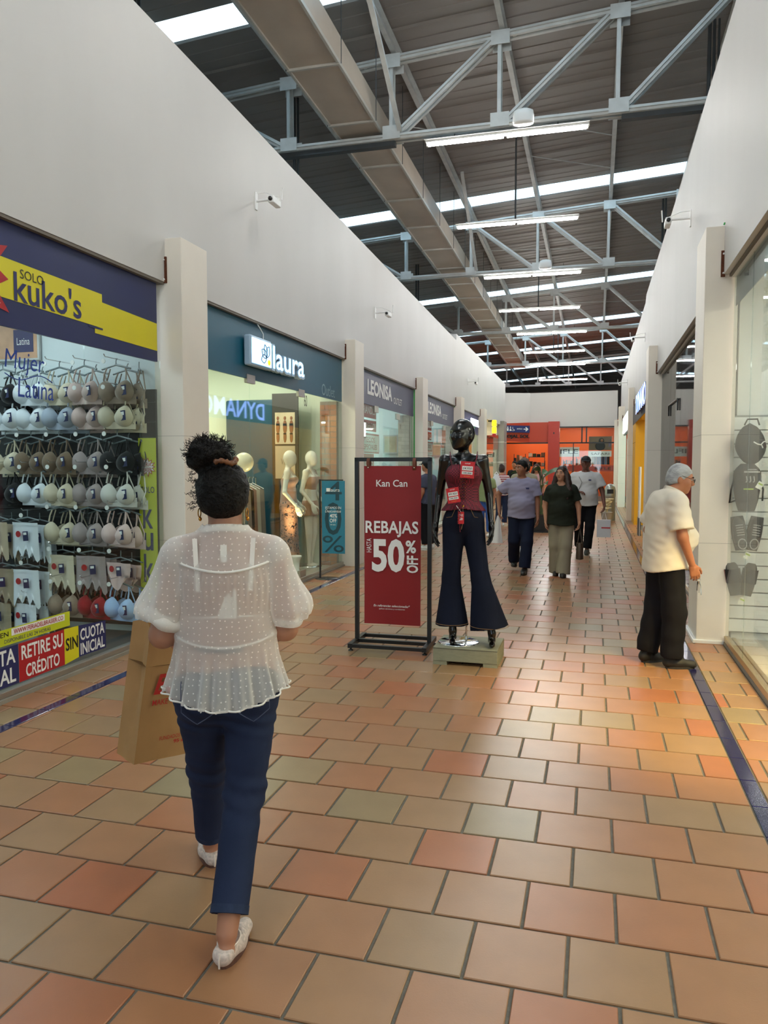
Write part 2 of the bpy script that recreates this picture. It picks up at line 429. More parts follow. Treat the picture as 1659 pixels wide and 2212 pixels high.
SKY = [(2.2, .6), (10.86, .56), (19.8, .66), (29.4, .75), (36.3, .8), (42.2, .7), (48.5, .8), (54, .8)]
edges = [-10.0]
for yc, w in SKY: edges += [yc-w/2, yc+w/2]
edges.append(62)
XL, XR_ = -12.2, 8.2
def corr(B, y0, y1, amp, wl, dz=0, n=4):
    """sheet with ribs along x, profile over y"""
    k = max(2, int((y1-y0)/wl*n)+1); pts = [y0+(y1-y0)*i/(k-1) for i in range(k)]
    v = []; 
    for y in pts:
        d = amp*math.cos((y-y0)/wl*2*PI)+dz
        v += [(XL, y, roof_z(XL, y)+d), (XR_, y, roof_z(XR_, y)+d)]
    B.add(v, [(2*i, 2*i+1, 2*i+3, 2*i+2) for i in range(k-1)], amp < .02)
for i in range(len(edges)-1):
    a, b = edges[i], edges[i+1]
    if i % 2 == 1:
        B = MB(); corr(B, a, b, .012, .14, .005, 6); B.build('skylight_panel', M_sky, ceiling, 'bright translucent skylight band')
    else:
        k = max(1, round((b-a)/.92)); w = (b-a)/k
        for j in range(k):
            y0 = a+j*w; y1 = y0+w
            B = MB(); v = []
            for y, d in ((y0-.03, .0), (y0, -.03), (y0+.04, -.03), (y0+.07, 0), (y0+w*.38, 0.002), (y0+w*.4, -.008), (y0+w*.42, 0), (y0+w*.68, 0.002), (y0+w*.7, -.008), (y0+w*.72, 0), (y1, 0)):
                v += [(XL, y, roof_z(XL, y)+d), (XR_, y, roof_z(XR_, y)+d)]
            B.add(v, [(2*q, 2*q+1, 2*q+3, 2*q+2) for q in range(len(v)//2-1)]); B.build('roof_panel', M_roof, ceiling)
for x in (-10.2, -8.5, -6.75, -5.02, -3.25, -1.52, .24, 1.95, 3.7):
    B = MB()
    for y0, y1 in ((-9, 4.1), (4.1, 12.3), (12.3, 20.5), (20.5, 28.7), (28.7, 36.9), (36.9, 45.1), (45.1, 60)):
        p, q = (x, y0, roof_z(x, y0)-.14), (x, y1, roof_z(x, y1)-.14)
        for dx, wz, hz in ((0, .012, .22),):
            B.bar(p, q, wz, hz)
        B.bar((x+.035, y0, p[2]-.105), (x+.035, y1, q[2]-.105), .08, .012); B.bar((x+.035, y0, p[2]+.105), (x+.035, y1, q[2]+.105), .08, .012)
    B.build('purlin', M_steel, ceiling, 'long steel roof beam running down the hall')
for y, (xa, xb) in ((16.1, (-1.5, .24)), (17.8, (-1.5, .24)), (24.0, (-3.2, .24)), (32, (-1.5, 1.9)), (9.2, (-3.2, -1.5)), (14.4, (-5, -3.2))):
    B = MB(); B.tube([(xa, y-.7, roof_z(xa, y)-.2), (xb, y+.8, roof_z(xb, y)-.2)], .012, 6); B.build('brace_rod', M_steel, ceiling)
for nm, x, lab in (('wall_far_left', XL, 'outer side wall behind the left-hand shops'), ('wall_far_right', XR_, 'outer side wall behind the right-hand shops')):
    B = MB(); B.box(x-.1, x+.1, -10, 62, -.1, 9.2); B.build(nm, M_roof, None, lab, None, None, 'structure')
B = MB(); B.box(XL, -3.4, -10.2, -10, -.1, 9.2); B.box(.6, XR_, -10.2, -10, -.1, 9.2); B.box(-3.4, .6, -10.2, -10, 3.1, 9.2); B.build('wall_back', M_wall, None, 'unseen wall behind the viewer with an entrance added to let daylight in', None, None, 'structure')  # unseen wall; its doorway is added so daylight fills the columns and figures
B = MB(); B.box(XL, XR_, 61.8, 62, -.1, 9.2); B.build('wall_front', M_roof, None, 'outer wall far beyond the orange shop', None, None, 'structure')

# ---------------------------------------------------------------- trusses
NODES = [-8.5, -6.75, -5.02, -3.25, -1.52, .24, 1.95, 3.7]
def truss(Y, flip, lab):
    t = thing('roof_truss', lab, 'truss', (0, Y, 0))
    zb = 6.86-.02*(Y-12.3)+(.06 if Y < 15 else 0); zt = lambda x: roof_z(x, Y)-.34
    xa, xb = -11.5, 6.5
    def pair(nm, p, q, w=.055, gap=.12):
        B = MB()
        for s in (-1, 1):        # two angles back to back
            B.bar((p[0], s*gap/2, p[1]), (q[0], s*gap/2, q[1]), w, .09)
            B.bar((p[0], s*(gap/2+.03), p[1]), (q[0], s*(gap/2+.03), q[1]), .06, .012)
        d = math.hypot(q[0]-p[0], q[1]-p[1]); k = max(1, int(d/1.2))
        for i in range(k):
            f = (i+.5)/k; x = p[0]+(q[0]-p[0])*f; z = p[1]+(q[1]-p[1])*f; B.box(x-.03, x+.03, -gap/2, gap/2, z-.03, z+.03)
        B.build(nm, M_steel, t)
    pair('bottom_chord', (xa, zb), (xb, zb)); pair('top_chord', (xa, zt(xa)), (xb, zt(xb)))
    for i, x in enumerate(NODES):
        pair('vertical_strut', (x, zb), (x, zt(x)), .045, .10)
        if i < len(NODES)-1:
            x2 = NODES[i+1]
            if x >= -3.3 and not flip: pair('diagonal_strut', (x+.08, zb+.03), (x2-.08, zt(x2)-.03), .05, .12)
            elif flip and x >= -3.3: pair('diagonal_strut', (x+.08, zt(x)-.03), (x2-.08, zb+.03), .05, .12)
            elif x < -5.1: pair('diagonal_strut', (x+.08, zt(x)-.03), (x2-.08, zb+.03), .05, .12)
        for z, s in ((zb, 1), (zt(x), -1)):
            B = MB()
            for yy in (-.12, .12):
                B = MB(); B.box(x-.13, x+.16, yy-.006, yy+.006, z-.05 if s > 0 else z-.16, z+.16 if s > 0 else z+.05); B.build('gusset_plate', M_steel, t)
    return t, zb
TR = []
for Y, fl_, lab in ((4.1, True, 'steel roof truss overhead behind the viewer'), (12.3, False, 'nearest steel roof truss in view, pale grey, crossing over the corridor'),
                    (20.5, True, 'second steel roof truss from the viewer, below the second skylight band'),
                    (28.7, True, 'third steel roof truss from the viewer'), (36.9, True, 'fourth steel roof truss, above the far end wall'),
                    (45.1, True, 'farthest steel roof truss, beyond the far end wall')):
    if Y < 5: continue
    TR.append(truss(Y, fl_, lab))

for (tr_, zb_), x_ in zip(TR[:2], (-3.1, -3.1)):
    B = MB(); B.bar((x_, -.05, zb_+.05), (x_+.12, -3.1, roof_z(x_+.12, tr_.location.y-3.1)-.2), .07, .05); B.build('knee_brace', M_steel, tr_)
# ---------------------------------------------------------------- duct
def duct_z(y): return 7.02-.02*(y-12.3)
t = thing('air_duct', 'long rectangular sheet-metal air duct running along the ceiling', 'duct', (-3.78, 0, 0))
yy = [5+1.7*i for i in range(21)]
for a, b in zip(yy[:-1], yy[1:]):
    v = [(-.34, a, duct_z(a)), (.34, a, duct_z(a)), (.34, a, duct_z(a)+.42), (-.34, a, duct_z(a)+.42), (-.34, b, duct_z(b)), (.34, b, duct_z(b)), (.34, b, duct_z(b)+.42), (-.34, b, duct_z(b)+.42)]
    B = MB(); B.add(v, [(0,1,5,4),(1,2,6,5),(2,3,7,6),(3,0,4,7),(0,3,2,1),(4,5,6,7)]); B.build('duct_section', M_duct, t)
    B = MB(); z = duct_z(a); B.box(-.38, .38, a-.02, a+.02, z-.035, z-.001); B.build('hanger_bar', M_ductside, t)
    for s in (-1, 1):
        B = MB(); B.bar((s*.36, a, z), (s*.36, b, duct_z(b)), .035, .05); B.build('edge_flange', M_ductside, t)
        B = MB(); B.tube([(s*.40, a, z-.02), (s*.40, a, roof_z(-3.78, a)-.1)], .006, 5); B.build('hanger_rod', M_iron, t)

# ---------------------------------------------------------------- fluorescent lights
FL = [(-4.1, -1.4, ''), (0, -1.4, ''), (4.1, -1.4, ''), (8.2, -1.4, ''), (12.3, -1.43, 'nearest twin fluorescent light, fixed under the nearest roof truss'), (16.4, -1.66, 'second fluorescent light from the viewer, hung on a dark rod'),
      (20.6, -1.67, 'third fluorescent light from the viewer, under the second truss'), (24.7, -1.77, 'fourth fluorescent light from the viewer, hung on a rod'),
      (28.7, -1.6, 'fifth fluorescent light from the viewer, under the third truss'), (32.9, -1.72, 'sixth fluorescent light from the viewer'),
      (36.6, -1.73, 'seventh fluorescent light from the viewer, near the end wall'), (42, -1.7, 'farthest fluorescent light, low over the end wall')]
for y, x, lab in FL:
    z = 6.76-.02*(y-12.3)
    if lab == '': lab = 'added fluorescent light overhead, out of view %s the viewer' % {-4.1: 'well behind', 0: 'right above', 4.1: 'just ahead of', 8.2: 'some way ahead of'}[y]  # these continue the row out of view, added to brighten columns and figures
    t = thing('fluorescent_light', lab, 'light', (x, y, z), 0, 'fluorescent lights along the corridor')
    B = MB(); B.box(-1.26, 1.26, -.05, .05, .02, .06); B.build('batten', M_white, t)
    B = MB(); B.box(-1.27, 1.27, -.09, .09, .05, .056); B.build('reflector', M_white, t)
    for s in (-1, 1):
        B = MB(); B.tube([(s*.03 if s > 0 else -1.22, 0, 0), (1.22 if s > 0 else -.03, 0, 0)], .03, 8); B.build('tube', M_tube, t)
        B = MB(); B.box(s*1.22, s*1.25, -.02, .02, -.03, .03) if s > 0 else B.box(-1.25, -1.22, -.02, .02, -.03, .03); B.build('end_cap', M_white, t)
    if round(y, 1) in (16.4, 24.7, 32.9):
        B = MB(); zz = roof_z(x, y)-z; B.tube([(-.02, 0, .06), (-.02, 0, zz-.02)], .018, 6); B.build('hanging_rod', M_iron, t)
    elif y > 36:
        B = MB(); B.tube([(0, 0, .05), (0, 0, roof_z(x, y)-z-.01)], .018, 6); B.build('hanging_rod', M_iron, t)
    elif y > 12:
        for s in (-.8, .8):
            B = MB(); B.tube([(s, 0, .056), (s, 0, .25)], .008, 5); B.build('hanger', M_iron, t)
for y, x, lab in ((12.05, -1.13, 'white dome-shaped access point below the nearest truss'), (20.2, -1.3, 'small white dome-shaped access point below the second truss')):
    z = 6.80-.02*(y-12.3)
    t = thing('access_point', lab, 'access point', (x, y, z))
    B = MB(); B.lathe([(.02, .0), (.15, .0), (.16, .03), (.16, .12), (.145, .19), (.09, .215), (0, .22)], (0, 0, 0), 20, ax=1, ay=.6); B.build('housing', M_white, t)
    B = MB(); B.box(-.03, .03, .05, .3, .06, .12); B.build('mounting_arm', M_steel, t)
# conduits -------------------------------------------------------------
CON = [(-5.35, 13.3, 3.4, 'dark vertical conduit above the left wall, nearer one'), (1.66, 13.6, 5.0, 'bundle of dark cables rising above the right wall'), (-6.2, 9.6, 4.5, 'dark conduit at the top left corner by the first skylight'),
       (-5.6, 24.2, 5, 'thin dark pipe behind the left wall, farther one'), (1.6, 21.5, 5.0, 'dark pipe rising behind the right wall')]
for x, y, z0, lab in CON:
    B = MB()
    for k in range(3 if 'bundle' in lab else 2): B.tube([(x+.07*k, y+.04*k, z0), (x+.07*k, y, z0+1.5), (x+.07*k, y, roof_z(x, y)-.05)], .03-.006*k, 6)
    B.build('conduit', M_iron, None, lab, 'conduit')
B = MB()
for k in range(4):
    B.tube([(-11+i*.8, 12.3-.02+.03*k, 6.93+.02*math.sin(i*1.7+k)+.012*k) for i in range(20)], .011, 5)
B.build('cable_bundle', M_dark, None, 'black cables lying along the nearest truss', 'cable')
for y, (x0, x1), lab in ((12.32, (-5.4, -3.2), 'dark cable tray under the nearest truss on the left'), (12.32, (.3, 1.9), 'dark cable tray under the nearest truss on the right')):
    B = MB(); B.box(x0, x1, y-.06, y+.06, 6.80, 6.88); B.build('cable_tray', M_iron, None, lab, 'cable tray')

# wall cameras -----------------------------------------------------------
def wall_camera(x, y, z, s, lab):
    t = thing('wall_camera', lab, 'camera', (x, y, z))
    B = MB(); B.box(0, s*.012, -.03, .03, -.10, .10); B.build('wall_plate', M_white, t)
    B = MB(); B.tube([(0, 0, 0), (s*.22, 0, .0), (s*.30, -.02, -.01)], .014, 6); B.tube([(0, 0, .09), (s*.12, 0, .085), (s*.28, -.01, .02)], .005, 5); B.build('arm', M_white, t)
    B = MB(); B.box(s*.24, s*.31, -.20, .03, -.10, -.02); B.build('camera_body', M_white, t, bevel=.012)
    B = MB(); B.lathe([(0, 0), (.024, 0), (.024, .02), (0, .024)], (0, 0, 0), 12); q = B.build('lens', M_dark, t); q.location = (s*.275, -.20, -.06); q.rotation_euler = (PI/2, 0, 0)
    B = MB(); B.tube([(s*.33, .0, -.02), (s*.34, .0, .12)], .008, 6); B.build('antenna', M_white, t)
for y, z, lab in ((8.45, 4.74, 'small white wall camera, nearest on the left wall'), (13.5, 4.40, 'small white wall camera, middle one on the left wall'), (24.0, 4.25, 'tiny wall camera, farthest on the left wall')):
    wall_camera(LW, y, z, 1, lab)
for y, z, lab in ((10.2, 4.66, 'small white wall camera with antenna, nearest on the right wall'), (19.0, 4.62, 'small wall camera, middle one on the right wall'), (29.0, 4.6, 'tiny wall camera, farthest on the right wall')):
    wall_camera(RW, y, z, -1, lab)
# ================================================================ LEFT-HAND SHOPS
GX = -3.95
M_shopwall = mat('shop_wall', '#e6ebe4', .6, var=.02)
M_shopceil = mat('shop_ceiling', '#eeeeea', .6)
M_shopfloor = mat('shop_floor', '#b9b2a4', .3, var=.05)
def shop(tag, y0, y1, wall, glow, glowcol, x0=-8.2, x1=-4.0, zc=3.32, side=-1, floorm=None):
    """the room behind a shopfront: floor slab, back wall, two partitions, ceiling with light panels"""
    B = MB(); B.box(x0, x1, y0, y1, 0.0, .03); B.build('floor_'+tag, floorm or M_shopfloor, None, 'pale floor inside the '+tag.replace('_', ' '), None, None, 'structure')
    bx = x0 if side < 0 else x1
    B = MB(); B.box(bx-.08, bx+.08, y0, y1, 0, zc); B.build('wall_back_'+tag, wall, None, 'back wall of the '+tag.replace('_', ' '), None, None, 'structure')
    B = MB(); B.box(x0, x1, y1, y1+.08, 0, zc); B.build('wall_partition_'+tag, wall, None, 'far side wall of the '+tag.replace('_', ' '), None, None, 'structure')
    c = MB(); c.box(x0-.1, x1, y0-.1, y1+.1, zc, zc+.08); cc = c.build('ceiling_'+tag, M_shopceil, None, 'white ceiling of the '+tag.replace('_', ' '), None, None, 'structure')
    m = emis('light_panel_'+tag, glowcol, glow*SHOP_POWER); n = max(1, int((y1-y0)/1.6))
    for i in range(n):
        for xc in ((x0+x1)/2-.9, (x0+x1)/2+1.0):
            y = y0+(i+.5)*(y1-y0)/n; B = MB(); B.box(xc-.3, xc+.3, y-.3, y+.3, zc-.03, zc-.005); B.build('light_panel', m, cc)

def front(num, y0, y1, z1, seams, lab, sill=True, x=GX, gm=None, side=1):
    """glass shopfront: panes, sill track and head track"""
    w = thing('window_%d' % num, lab, None, (x, y0, 0), 0, None, 'structure')
    e = [0]+[s-y0 for s in seams]+[y1-y0]
    for a, b in zip(e[:-1], e[1:]):
        B = MB(); B.box(-.005, .005, a+.004, b-.004, .06, z1); B.build('glass_pane', gm or M_glass, w)
    if sill:
        B = MB(); B.box(-.06, .05, 0, y1-y0, 0, .03); B.build('sill_plinth', mat('sill_concrete', '#8d867a', .7, var=.1, vscale=8), w)
        B = MB(); B.box(-.03, .03, 0, y1-y0, .03, .075); B.build('sill_track', M_alu, w, bevel=.006)
        B = MB(); B.box(-.045, .055, 0, y1-y0, 3.325, 3.35); B.build('head_track', mat('soffit_brown', '#6f665a', .6), w)
    return w

# ---- shop 1: lingerie ------------------------------------------------
shop('lingerie_shop', -1.5, 6.46, mat('lingerie_wall', '#dfe8ea', .6), 6.5, '#e6f6ff', floorm=mat('dark_shop_floor', '#54524f', .4))
front(1, -1.5, 6.42, 2.62, [.5, 2.9, 5.31], 'glass front of the lingerie shop with navy signboard above')
sb = thing('shop_sign', 'navy signboard with a yellow band over the lingerie shop', 'sign', (GX, 0, 0))
B = MB(); B.box(-.012, .012, -1.5, 6.36, 2.605, 3.335); B.build('board', M_navy, sb)
fr = ((.014, 0, 0), LX, UP)
B = MB(); B.prism([(3.9, 2.81), (5.54, 2.775), (5.44, 2.772), (5.44, 2.72), (6.355, 2.705), (6.355, 2.955), (5.54, 2.985), (5.54, 3.05), (3.9, 3.085)], ((.0125, 0, 0), LX, UP), .002); B.build('yellow_band', M_yellow, sb)
B = MB(); B.prism([(5.36, 2.757), (5.54, 2.757), (5.54, 2.772), (5.36, 2.772)], ((.015, 0, 0), LX, UP), .002); B.build('navy_notch', M_navy, sb)
text("kuko's", ((.0155, 4.54, 2.795), LX, UP), .73, .215, M_navyprint, sb, bold=.012)
text("SOLO", ((.0155, 4.605, 2.965), LX, UP), .24, .065, M_black, sb)
def burst(cy, cz, r0, r1, n, x, m, par, nm, seed=1, lx=LX, ox=0):
    rr = random.Random(seed); P = []
    for i in range(2*n):
        a = PI*i/n; r = (r1*(.9+.25*rr.random())) if i % 2 == 0 else r0
        P.append((cy+r*math.cos(a)*1.1, cz+r*math.sin(a)))
    B = MB()
    o = (x, 0, 0) if lx == LX else (0, x, 0)
    nrm = Vector(lx).cross(Vector(UP)); c = (cy, cz)
    k = len(P); pts = [Vector(o)+Vector(lx)*p[0]+Vector(UP)*p[1]+nrm*.002 for p in P]+[Vector(o)+Vector(lx)*c[0]+Vector(UP)*c[1]+nrm*.002]
    B.add(pts, [(i, (i+1) % k, k) for i in range(k)]); B.build(nm, m, par)
burst(4.10, 2.93, .25, .38, 11, .0155, M_red, sb, 'red_burst'); burst(4.10, 2.93, .20, .30, 11, .018, M_whiteprint, sb, 'white_burst')

# partition display with hooks
dp = thing('display_wall', 'dark slatted display wall of the lingerie shop hung with underwear', 'display', (0, 6.44, 0))
B = MB(); B.box(-7.6, -4.0, -.03, .01, .1, 2.36); B.build('backboard', mat('dark_board', '#17191b', .4), dp)
for i in range(12):
    B = MB(); B.box(-7.6, -4.0, -.045, -.03, .2+i*.185, .215+i*.185); B.build('slat_rail', mat('dark_rail', '#3a3d40', .4, metal=.5), dp)
M_hookdisc = mat('white_disc', '#f2f2ee', .4)
# underwear ------------------------------------------------------------
CL = {k: mat('cloth_'+k, c, .75, sheen=.3) for k, c in dict(white='#e3eaf0', beige='#c9bda2', blush='#cdb5ad', taupe='#9a8878', greyblue='#a7b2c2', brown='#7d6a57', mauve='#a89a99', black='#15161a', pink='#dfc3bd', red='#9c1022', blue='#a9c6ee', khaki='#a3947b', tan='#c4b399', ivory='#d8d6cf', cream='#d8cdb4').items()}
M_clear = mat('clear_hanger', '#7d888c', .2, spec=.6)
M_tag = mat('navy_tag', '#1c2350', .5)
def bra_meshes():
    out = []
    for s in (-1, 1):
        B = MB()
        def fn(u, v, s=s):
            t = u*2*PI; r = v; x = math.cos(t)*r*.072; z = math.sin(t)*r*.075
            if z > 0: x *= 1-.28*(z/.075); z *= 1.12
            return (s*.072+x+s*(.012 if z > 0 else 0)*(z/.09), -.012-.062*(1-r**2)**.6 if r < 1 else -.006, z)
        B.grid(fn, 18, 7, True, True); out.append(('cup', B.mesh('cup'), 'c'))
    B = MB()
    def band(u, v):
        x = (u-.5)*.31; return (x, .03*(2*u-1)**2-.02, -.085+.05*v+.018*(2*u-1)**2*(1 if v > .5 else -.2))
    B.grid(band, 17, 3); out.append(('band', B.mesh('band'), 'c'))
    for s in (-1, 1):
        B = MB(); B.tube([(s*.092, -.02, .085), (s*.09, -.01, .13), (s*.078, 0, .172)], .006, 5); out.append(('strap', B.mesh('strap'), 'c'))
        B = MB(); B.tube([(s*.14, .0, -.05), (s*.12, .03, .03), (s*.062, .02, .17)], .005, 5); out.append(('strap', B.mesh('strap'), 'c'))
    B = MB(); B.tube([(-.12, 0, .165), (-.06, 0, .18), (0, 0, .195), (.06, 0, .18), (.12, 0, .165)], .007, 6); B.tube([(0, 0, .195), (0, .0, .225), (.01, 0, .24)], .004, 5); out.append(('hanger', B.mesh('hanger'), 'h'))
    B = MB(); B.prism([(.085, -.03), (.125, -.025), (.12, .045), (.08, .04)], ((0, -.065, 0), FX, UP), .002); out.append(('price_tag', B.mesh('price_tag'), 't'))
    B = MB(); B.prism([(.09, .008), (.112, .011), (.11, .035), (.088, .032)], ((0, -.068, 0), FX, UP), .001); out.append(('barcode', B.mesh('barcode'), 'w'))
    return out
def short_meshes(brief=False):
    B = MB(); w = .125
    def fn(u, v):
        x = (u-.5)*2*w*(1+.10*v if not brief else 1-.35*v*v); z = .13-.26*v
        if v > .85: z += (.03*math.sin(u*25) if not brief else 0)+(.05*(1-abs(2*u-1)) if not brief else .10*abs(2*u-1))
        if brief: z = .09-.2*v+(.09*abs(2*u-1)**1.5 if v > .5 else 0)*v
        return (x, -.02-.012*math.sin(u*9)-.014*math.cos((u-.5)*PI)*(1+v), z)
    B.grid(fn, 22, 9)
    C2 = MB()
    def fb(u, v):
        p = fn(u, v); return (p[0]*1.03, .035-.02*math.sin(u*7), p[2]-.02)
    C2.grid(fb, 14, 9)
    top = .13 if not brief else .09
    W = MB(); W.grid(lambda u, v: ((u-.5)*2*w*1.02, -.024-.012*math.sin(u*9)-.014*math.cos((u-.5)*PI), top-.022*v+.004), 22, 2)
    H_ = MB(); H_.tube([(-.11, 0, top+.02), (0, 0, top+.04), (.11, 0, top+.02)], .006, 6); H_.tube([(0, 0, top+.04), (0, 0, top+.09)], .004, 5)
    T_ = MB(); T_.prism([(.02, .0), (.07, .005), (.065, .075), (.015, .07)], ((0, -.06, 0), FX, UP), .002)
    R_ = MB(); R_.prism([(-.03+.024*math.cos(a*PI/5), .05+.024*math.sin(a*PI/5)) for a in range(10)], ((0, -.06, 0), FX, UP), .002)
    T2 = MB(); T2.prism([(.025, .045), (.055, .048), (.054, .066), (.024, .063)], ((0, -.063, 0), FX, UP), .001)
    return [('front_cloth', B.mesh('front_cloth'), 'c'), ('back_cloth', C2.mesh('back_cloth'), 'c'), ('waistband', W.mesh('waistband'), 'c'), ('hanger', H_.mesh('hanger'), 'h'), ('price_tag', T_.mesh('price_tag'), 't'), ('round_sticker', R_.mesh('round_sticker'), 'r'), ('barcode', T2.mesh('barcode'), 'w')]
PROTO = {'bra': bra_meshes(), 'shorts': short_meshes(), 'brief': short_meshes(True)}
for k in PROTO.values():
    for _, me, _c in k: me.materials.append(None)
def garment(kind, colour, x, z, y, lab, grp, tilt=0, sc=1.0):
    t = thing({'bra': 'brassiere', 'shorts': 'underwear_shorts', 'brief': 'panties'}[kind], lab, {'bra': 'bra', 'shorts': 'shorts', 'brief': 'panties'}[kind], (x, y, z), tilt, grp)
    t.scale = (sc, sc, sc)
    mm = {'c': CL[colour], 'h': M_clear, 't': M_tag, 'w': M_whiteprint, 'r': M_red}
    for nm, me, c in PROTO[kind]:
        if nm == 'waistband' and colour == 'beige' and kind == 'shorts': pass
        o = bpy.data.objects.new(nm, me); link(o, t); o.material_slots[0].link = 'OBJECT'; o.material_slots[0].material = mm[c]
ROWN = ['top row', 'second row', 'third row', 'fourth row', 'fifth row', 'sixth row', 'bottom row']
RZ = [(2.40, 'bra'), (2.09, 'bra'), (1.67, 'bra'), (1.37, 'bra'), (1.0, 'bra'), (.62, 'shorts'), (.29, 'bra')]
XC = [-5.52, -5.22, -4.90, -4.59, -4.27]
COLN = ['far left', 'second from left', 'middle', 'second from right', 'far right']
ROWS = [['black', 'white', 'cream', 'blush', 'taupe'], ['white', 'white', 'greyblue', 'blush', 'cream'], ['cream', 'brown', 'brown', 'mauve', 'black'], ['black', 'white', 'cream', 'mauve', 'ivory'],
        ['tan', 'white', 'cream', 'mauve', 'pink'], ['khaki', 'white', 'cream', 'mauve', 'pink'], ['khaki', 'white', 'taupe', 'red', 'blue']]
KN = {'mauve': 'greyish mauve', 'greyblue': 'grey-blue', 'blue': 'light blue', 'pink': 'pale pink', 'blush': 'blush pink'}
for r in range(7):
    for c in range(5):
        col = ROWS[r][c]; kind = RZ[r][1]; z = RZ[r][0]; x = XC[c]+random.uniform(-.015, .015); sc = 1.28
        if r == 0: z = 2.32
        if r >= 4 and c < 2: kind = 'shorts'; z = [.93, .48, .15][r-4]; sc = 1.3
        if r == 5 and c == 4: kind = 'brief'
        if r == 6 and c >= 2: z = .30
        kn = KN.get(col, col); knd = {'bra': 'bra', 'shorts': 'underwear shorts', 'brief': 'panties'}[kind]
        lab = '%s %s hanging in the %s, %s' % (kn, knd, ROWN[r], COLN[c])
        y = 6.20+random.uniform(-.02, .02) if not (r >= 4 and c < 2) else 6.10
        tl = random.uniform(-.25, .05)
        garment(kind, col, x, z, y, lab, 'front garments on the lingerie display', tl, sc)
        garment(kind, col, x+.03, z-.03, y+.13, lab.replace(' hanging', ' behind the front one'), 'garments behind the front ones on the lingerie display', tl, sc)
        if c == 4 and r < 4:
            garment(kind, col, x+.11, z-.01, y+.20, lab.replace(' hanging', ' at the back'), 'garments behind the front ones on the lingerie display', tl-.9, sc)
        hz = z+.305 if kind == 'bra' else z+.29
        B = MB(); B.tube([(x, -.03, hz), (x, -.40, hz), (x, -.42, hz+.02)], .005, 5); B.build('hook', M_chrome, dp)
        B = MB(); B.tube([(x, -.425, hz-.045), (x, -.43, hz-.045)], .021, 14, smooth=False); q = B.build('hook_disc', M_hookdisc, dp)
# yellow hanging banner beside the display
bn = thing('hanging_banner', 'tall narrow yellow banner with dark lettering beside the lingerie display', 'banner', (-4.14, 6.33, 0))
B = MB(); B.box(0, .185, 0, .006, .04, 1.90); B.build('panel', mat('lime_vinyl', '#c3cb22', .5), bn)
burst(.092, 1.63, .055, .085, 13, -.001, M_red, bn, 'red_burst', 3, FX); burst(.092, 1.63, .047, .07, 13, -.003, M_whiteprint, bn, 'white_burst', 3, FX)
text('FERIA', ((.045, -.006, 1.635), FX, UP), .095, .038, M_red, bn, bold=.01); text('BRASIER', ((.04, -.006, 1.585), FX, UP), .105, .038, M_red, bn, bold=.01)
text('SOLO', ((.025, -.002, 1.385), FX, UP), .14, .06, M_navyprint, bn, bold=.006)
zz = 1.05
for ch, h in (('k', .27), ('u', .17), ('k', .27), ('o', .17), ("s", .18)):
    text(ch, ((.04, -.002, zz), FX, UP), .105, h, M_navyprint, bn, bold=.012); zz -= {'k': .21, 'u': .30, 'o': .21}.get(ch, .2)
# poster above the display
po = thing('framed_poster', 'framed lingerie poster high on the wall above the display', 'poster', (-5.9, 6.44, 2.68))
B = MB(); B.box(0, .62, -.03, 0, 0, .75); B.build('frame', M_steel, po)
B = MB(); B.box(.02, .60, -.033, -.03, .02, .73); B.build('print', mat('skin_print', '#c99b78', .4, var=.2, vscale=5), po)
B = MB(); B.box(.33, .56, -.036, -.033, .08, .30); B.build('label_patch', M_navyprint, po)
text('Latina', ((.37, -.0365, .15), FX, UP), .15, .07, M_whiteprint, po)
# stickers on the glass
def sticker(nm, y0, y1, za, zb, m, lab, lines, cat='sticker', x=GX+.007):
    t = thing(nm, lab, cat, (x, y0, 0))
    B = MB(); w = y1-y0; B.add([(0, 0, za[0]), (0, w, za[1]), (0, w, zb[1]), (0, 0, zb[0]), (-.001, 0, za[0]), (-.001, w, za[1]), (-.001, w, zb[1]), (-.001, 0, zb[0])], [(0, 1, 2, 3), (7, 6, 5, 4), (0, 4, 5, 1), (1, 5, 6, 2), (2, 6, 7, 3), (3, 7, 4, 0)])
    B.build('vinyl', m, t)
    for s, a, z, ww, h, mm, bd in lines: text(s, ((.0005, a-y0, z), LX, UP), ww, h, mm, t, bold=bd, depth=.001)
    return t
sticker('window_sticker', 4.0, 4.49, (.095, .095), (.375, .375), M_navyprint, 'navy credit sticker at the left edge of the lingerie shop glass', [('CUOTA', 4.03, .25, .43, .11, M_whiteprint, .02), ('INICIAL', 4.03, .115, .43, .11, M_whiteprint, .02)])
sticker('window_sticker', 4.495, 4.98, (.095, .10), (.375, .378), M_red, 'red credit sticker with white capitals low on the lingerie shop glass', [('RETIRE SU', 4.52, .25, .44, .105, M_whiteprint, .02), ('CRÉDITO', 4.56, .115, .36, .12, M_whiteprint, .02)])
sticker('window_sticker', 4.982, 5.15, (.10, .12), (.378, .372), M_yellow, 'small yellow sticker with one black word low on the lingerie shop glass', [('SIN', 4.995, .20, .145, .10, M_black, .02)])
sticker('window_sticker', 5.152, 5.50, (.12, .115), (.372, .345), M_navyprint, 'navy credit sticker at the right end of the lingerie glass stickers', [('CUOTA', 5.17, .245, .31, .095, M_whiteprint, .02), ('INICIAL', 5.17, .13, .31, .095, M_whiteprint, .02)])
t = sticker('window_sticker', 3.9, 5.05, (.385, .395), (.50, .508), MATS['lime_vinyl'], 'lime green web-address sticker above the credit stickers', [('VISITANOS EN', 3.98, .45, .42, .035, M_black, .01), ('DISPONIBLE LAS 24 HORAS', 4.36, .405, .47, .026, M_navyprint, 0)])
B = MB(); B.box(.0005, .001, .53, 1.09, .447, .497); B.build('white_strip', M_whiteprint, t)
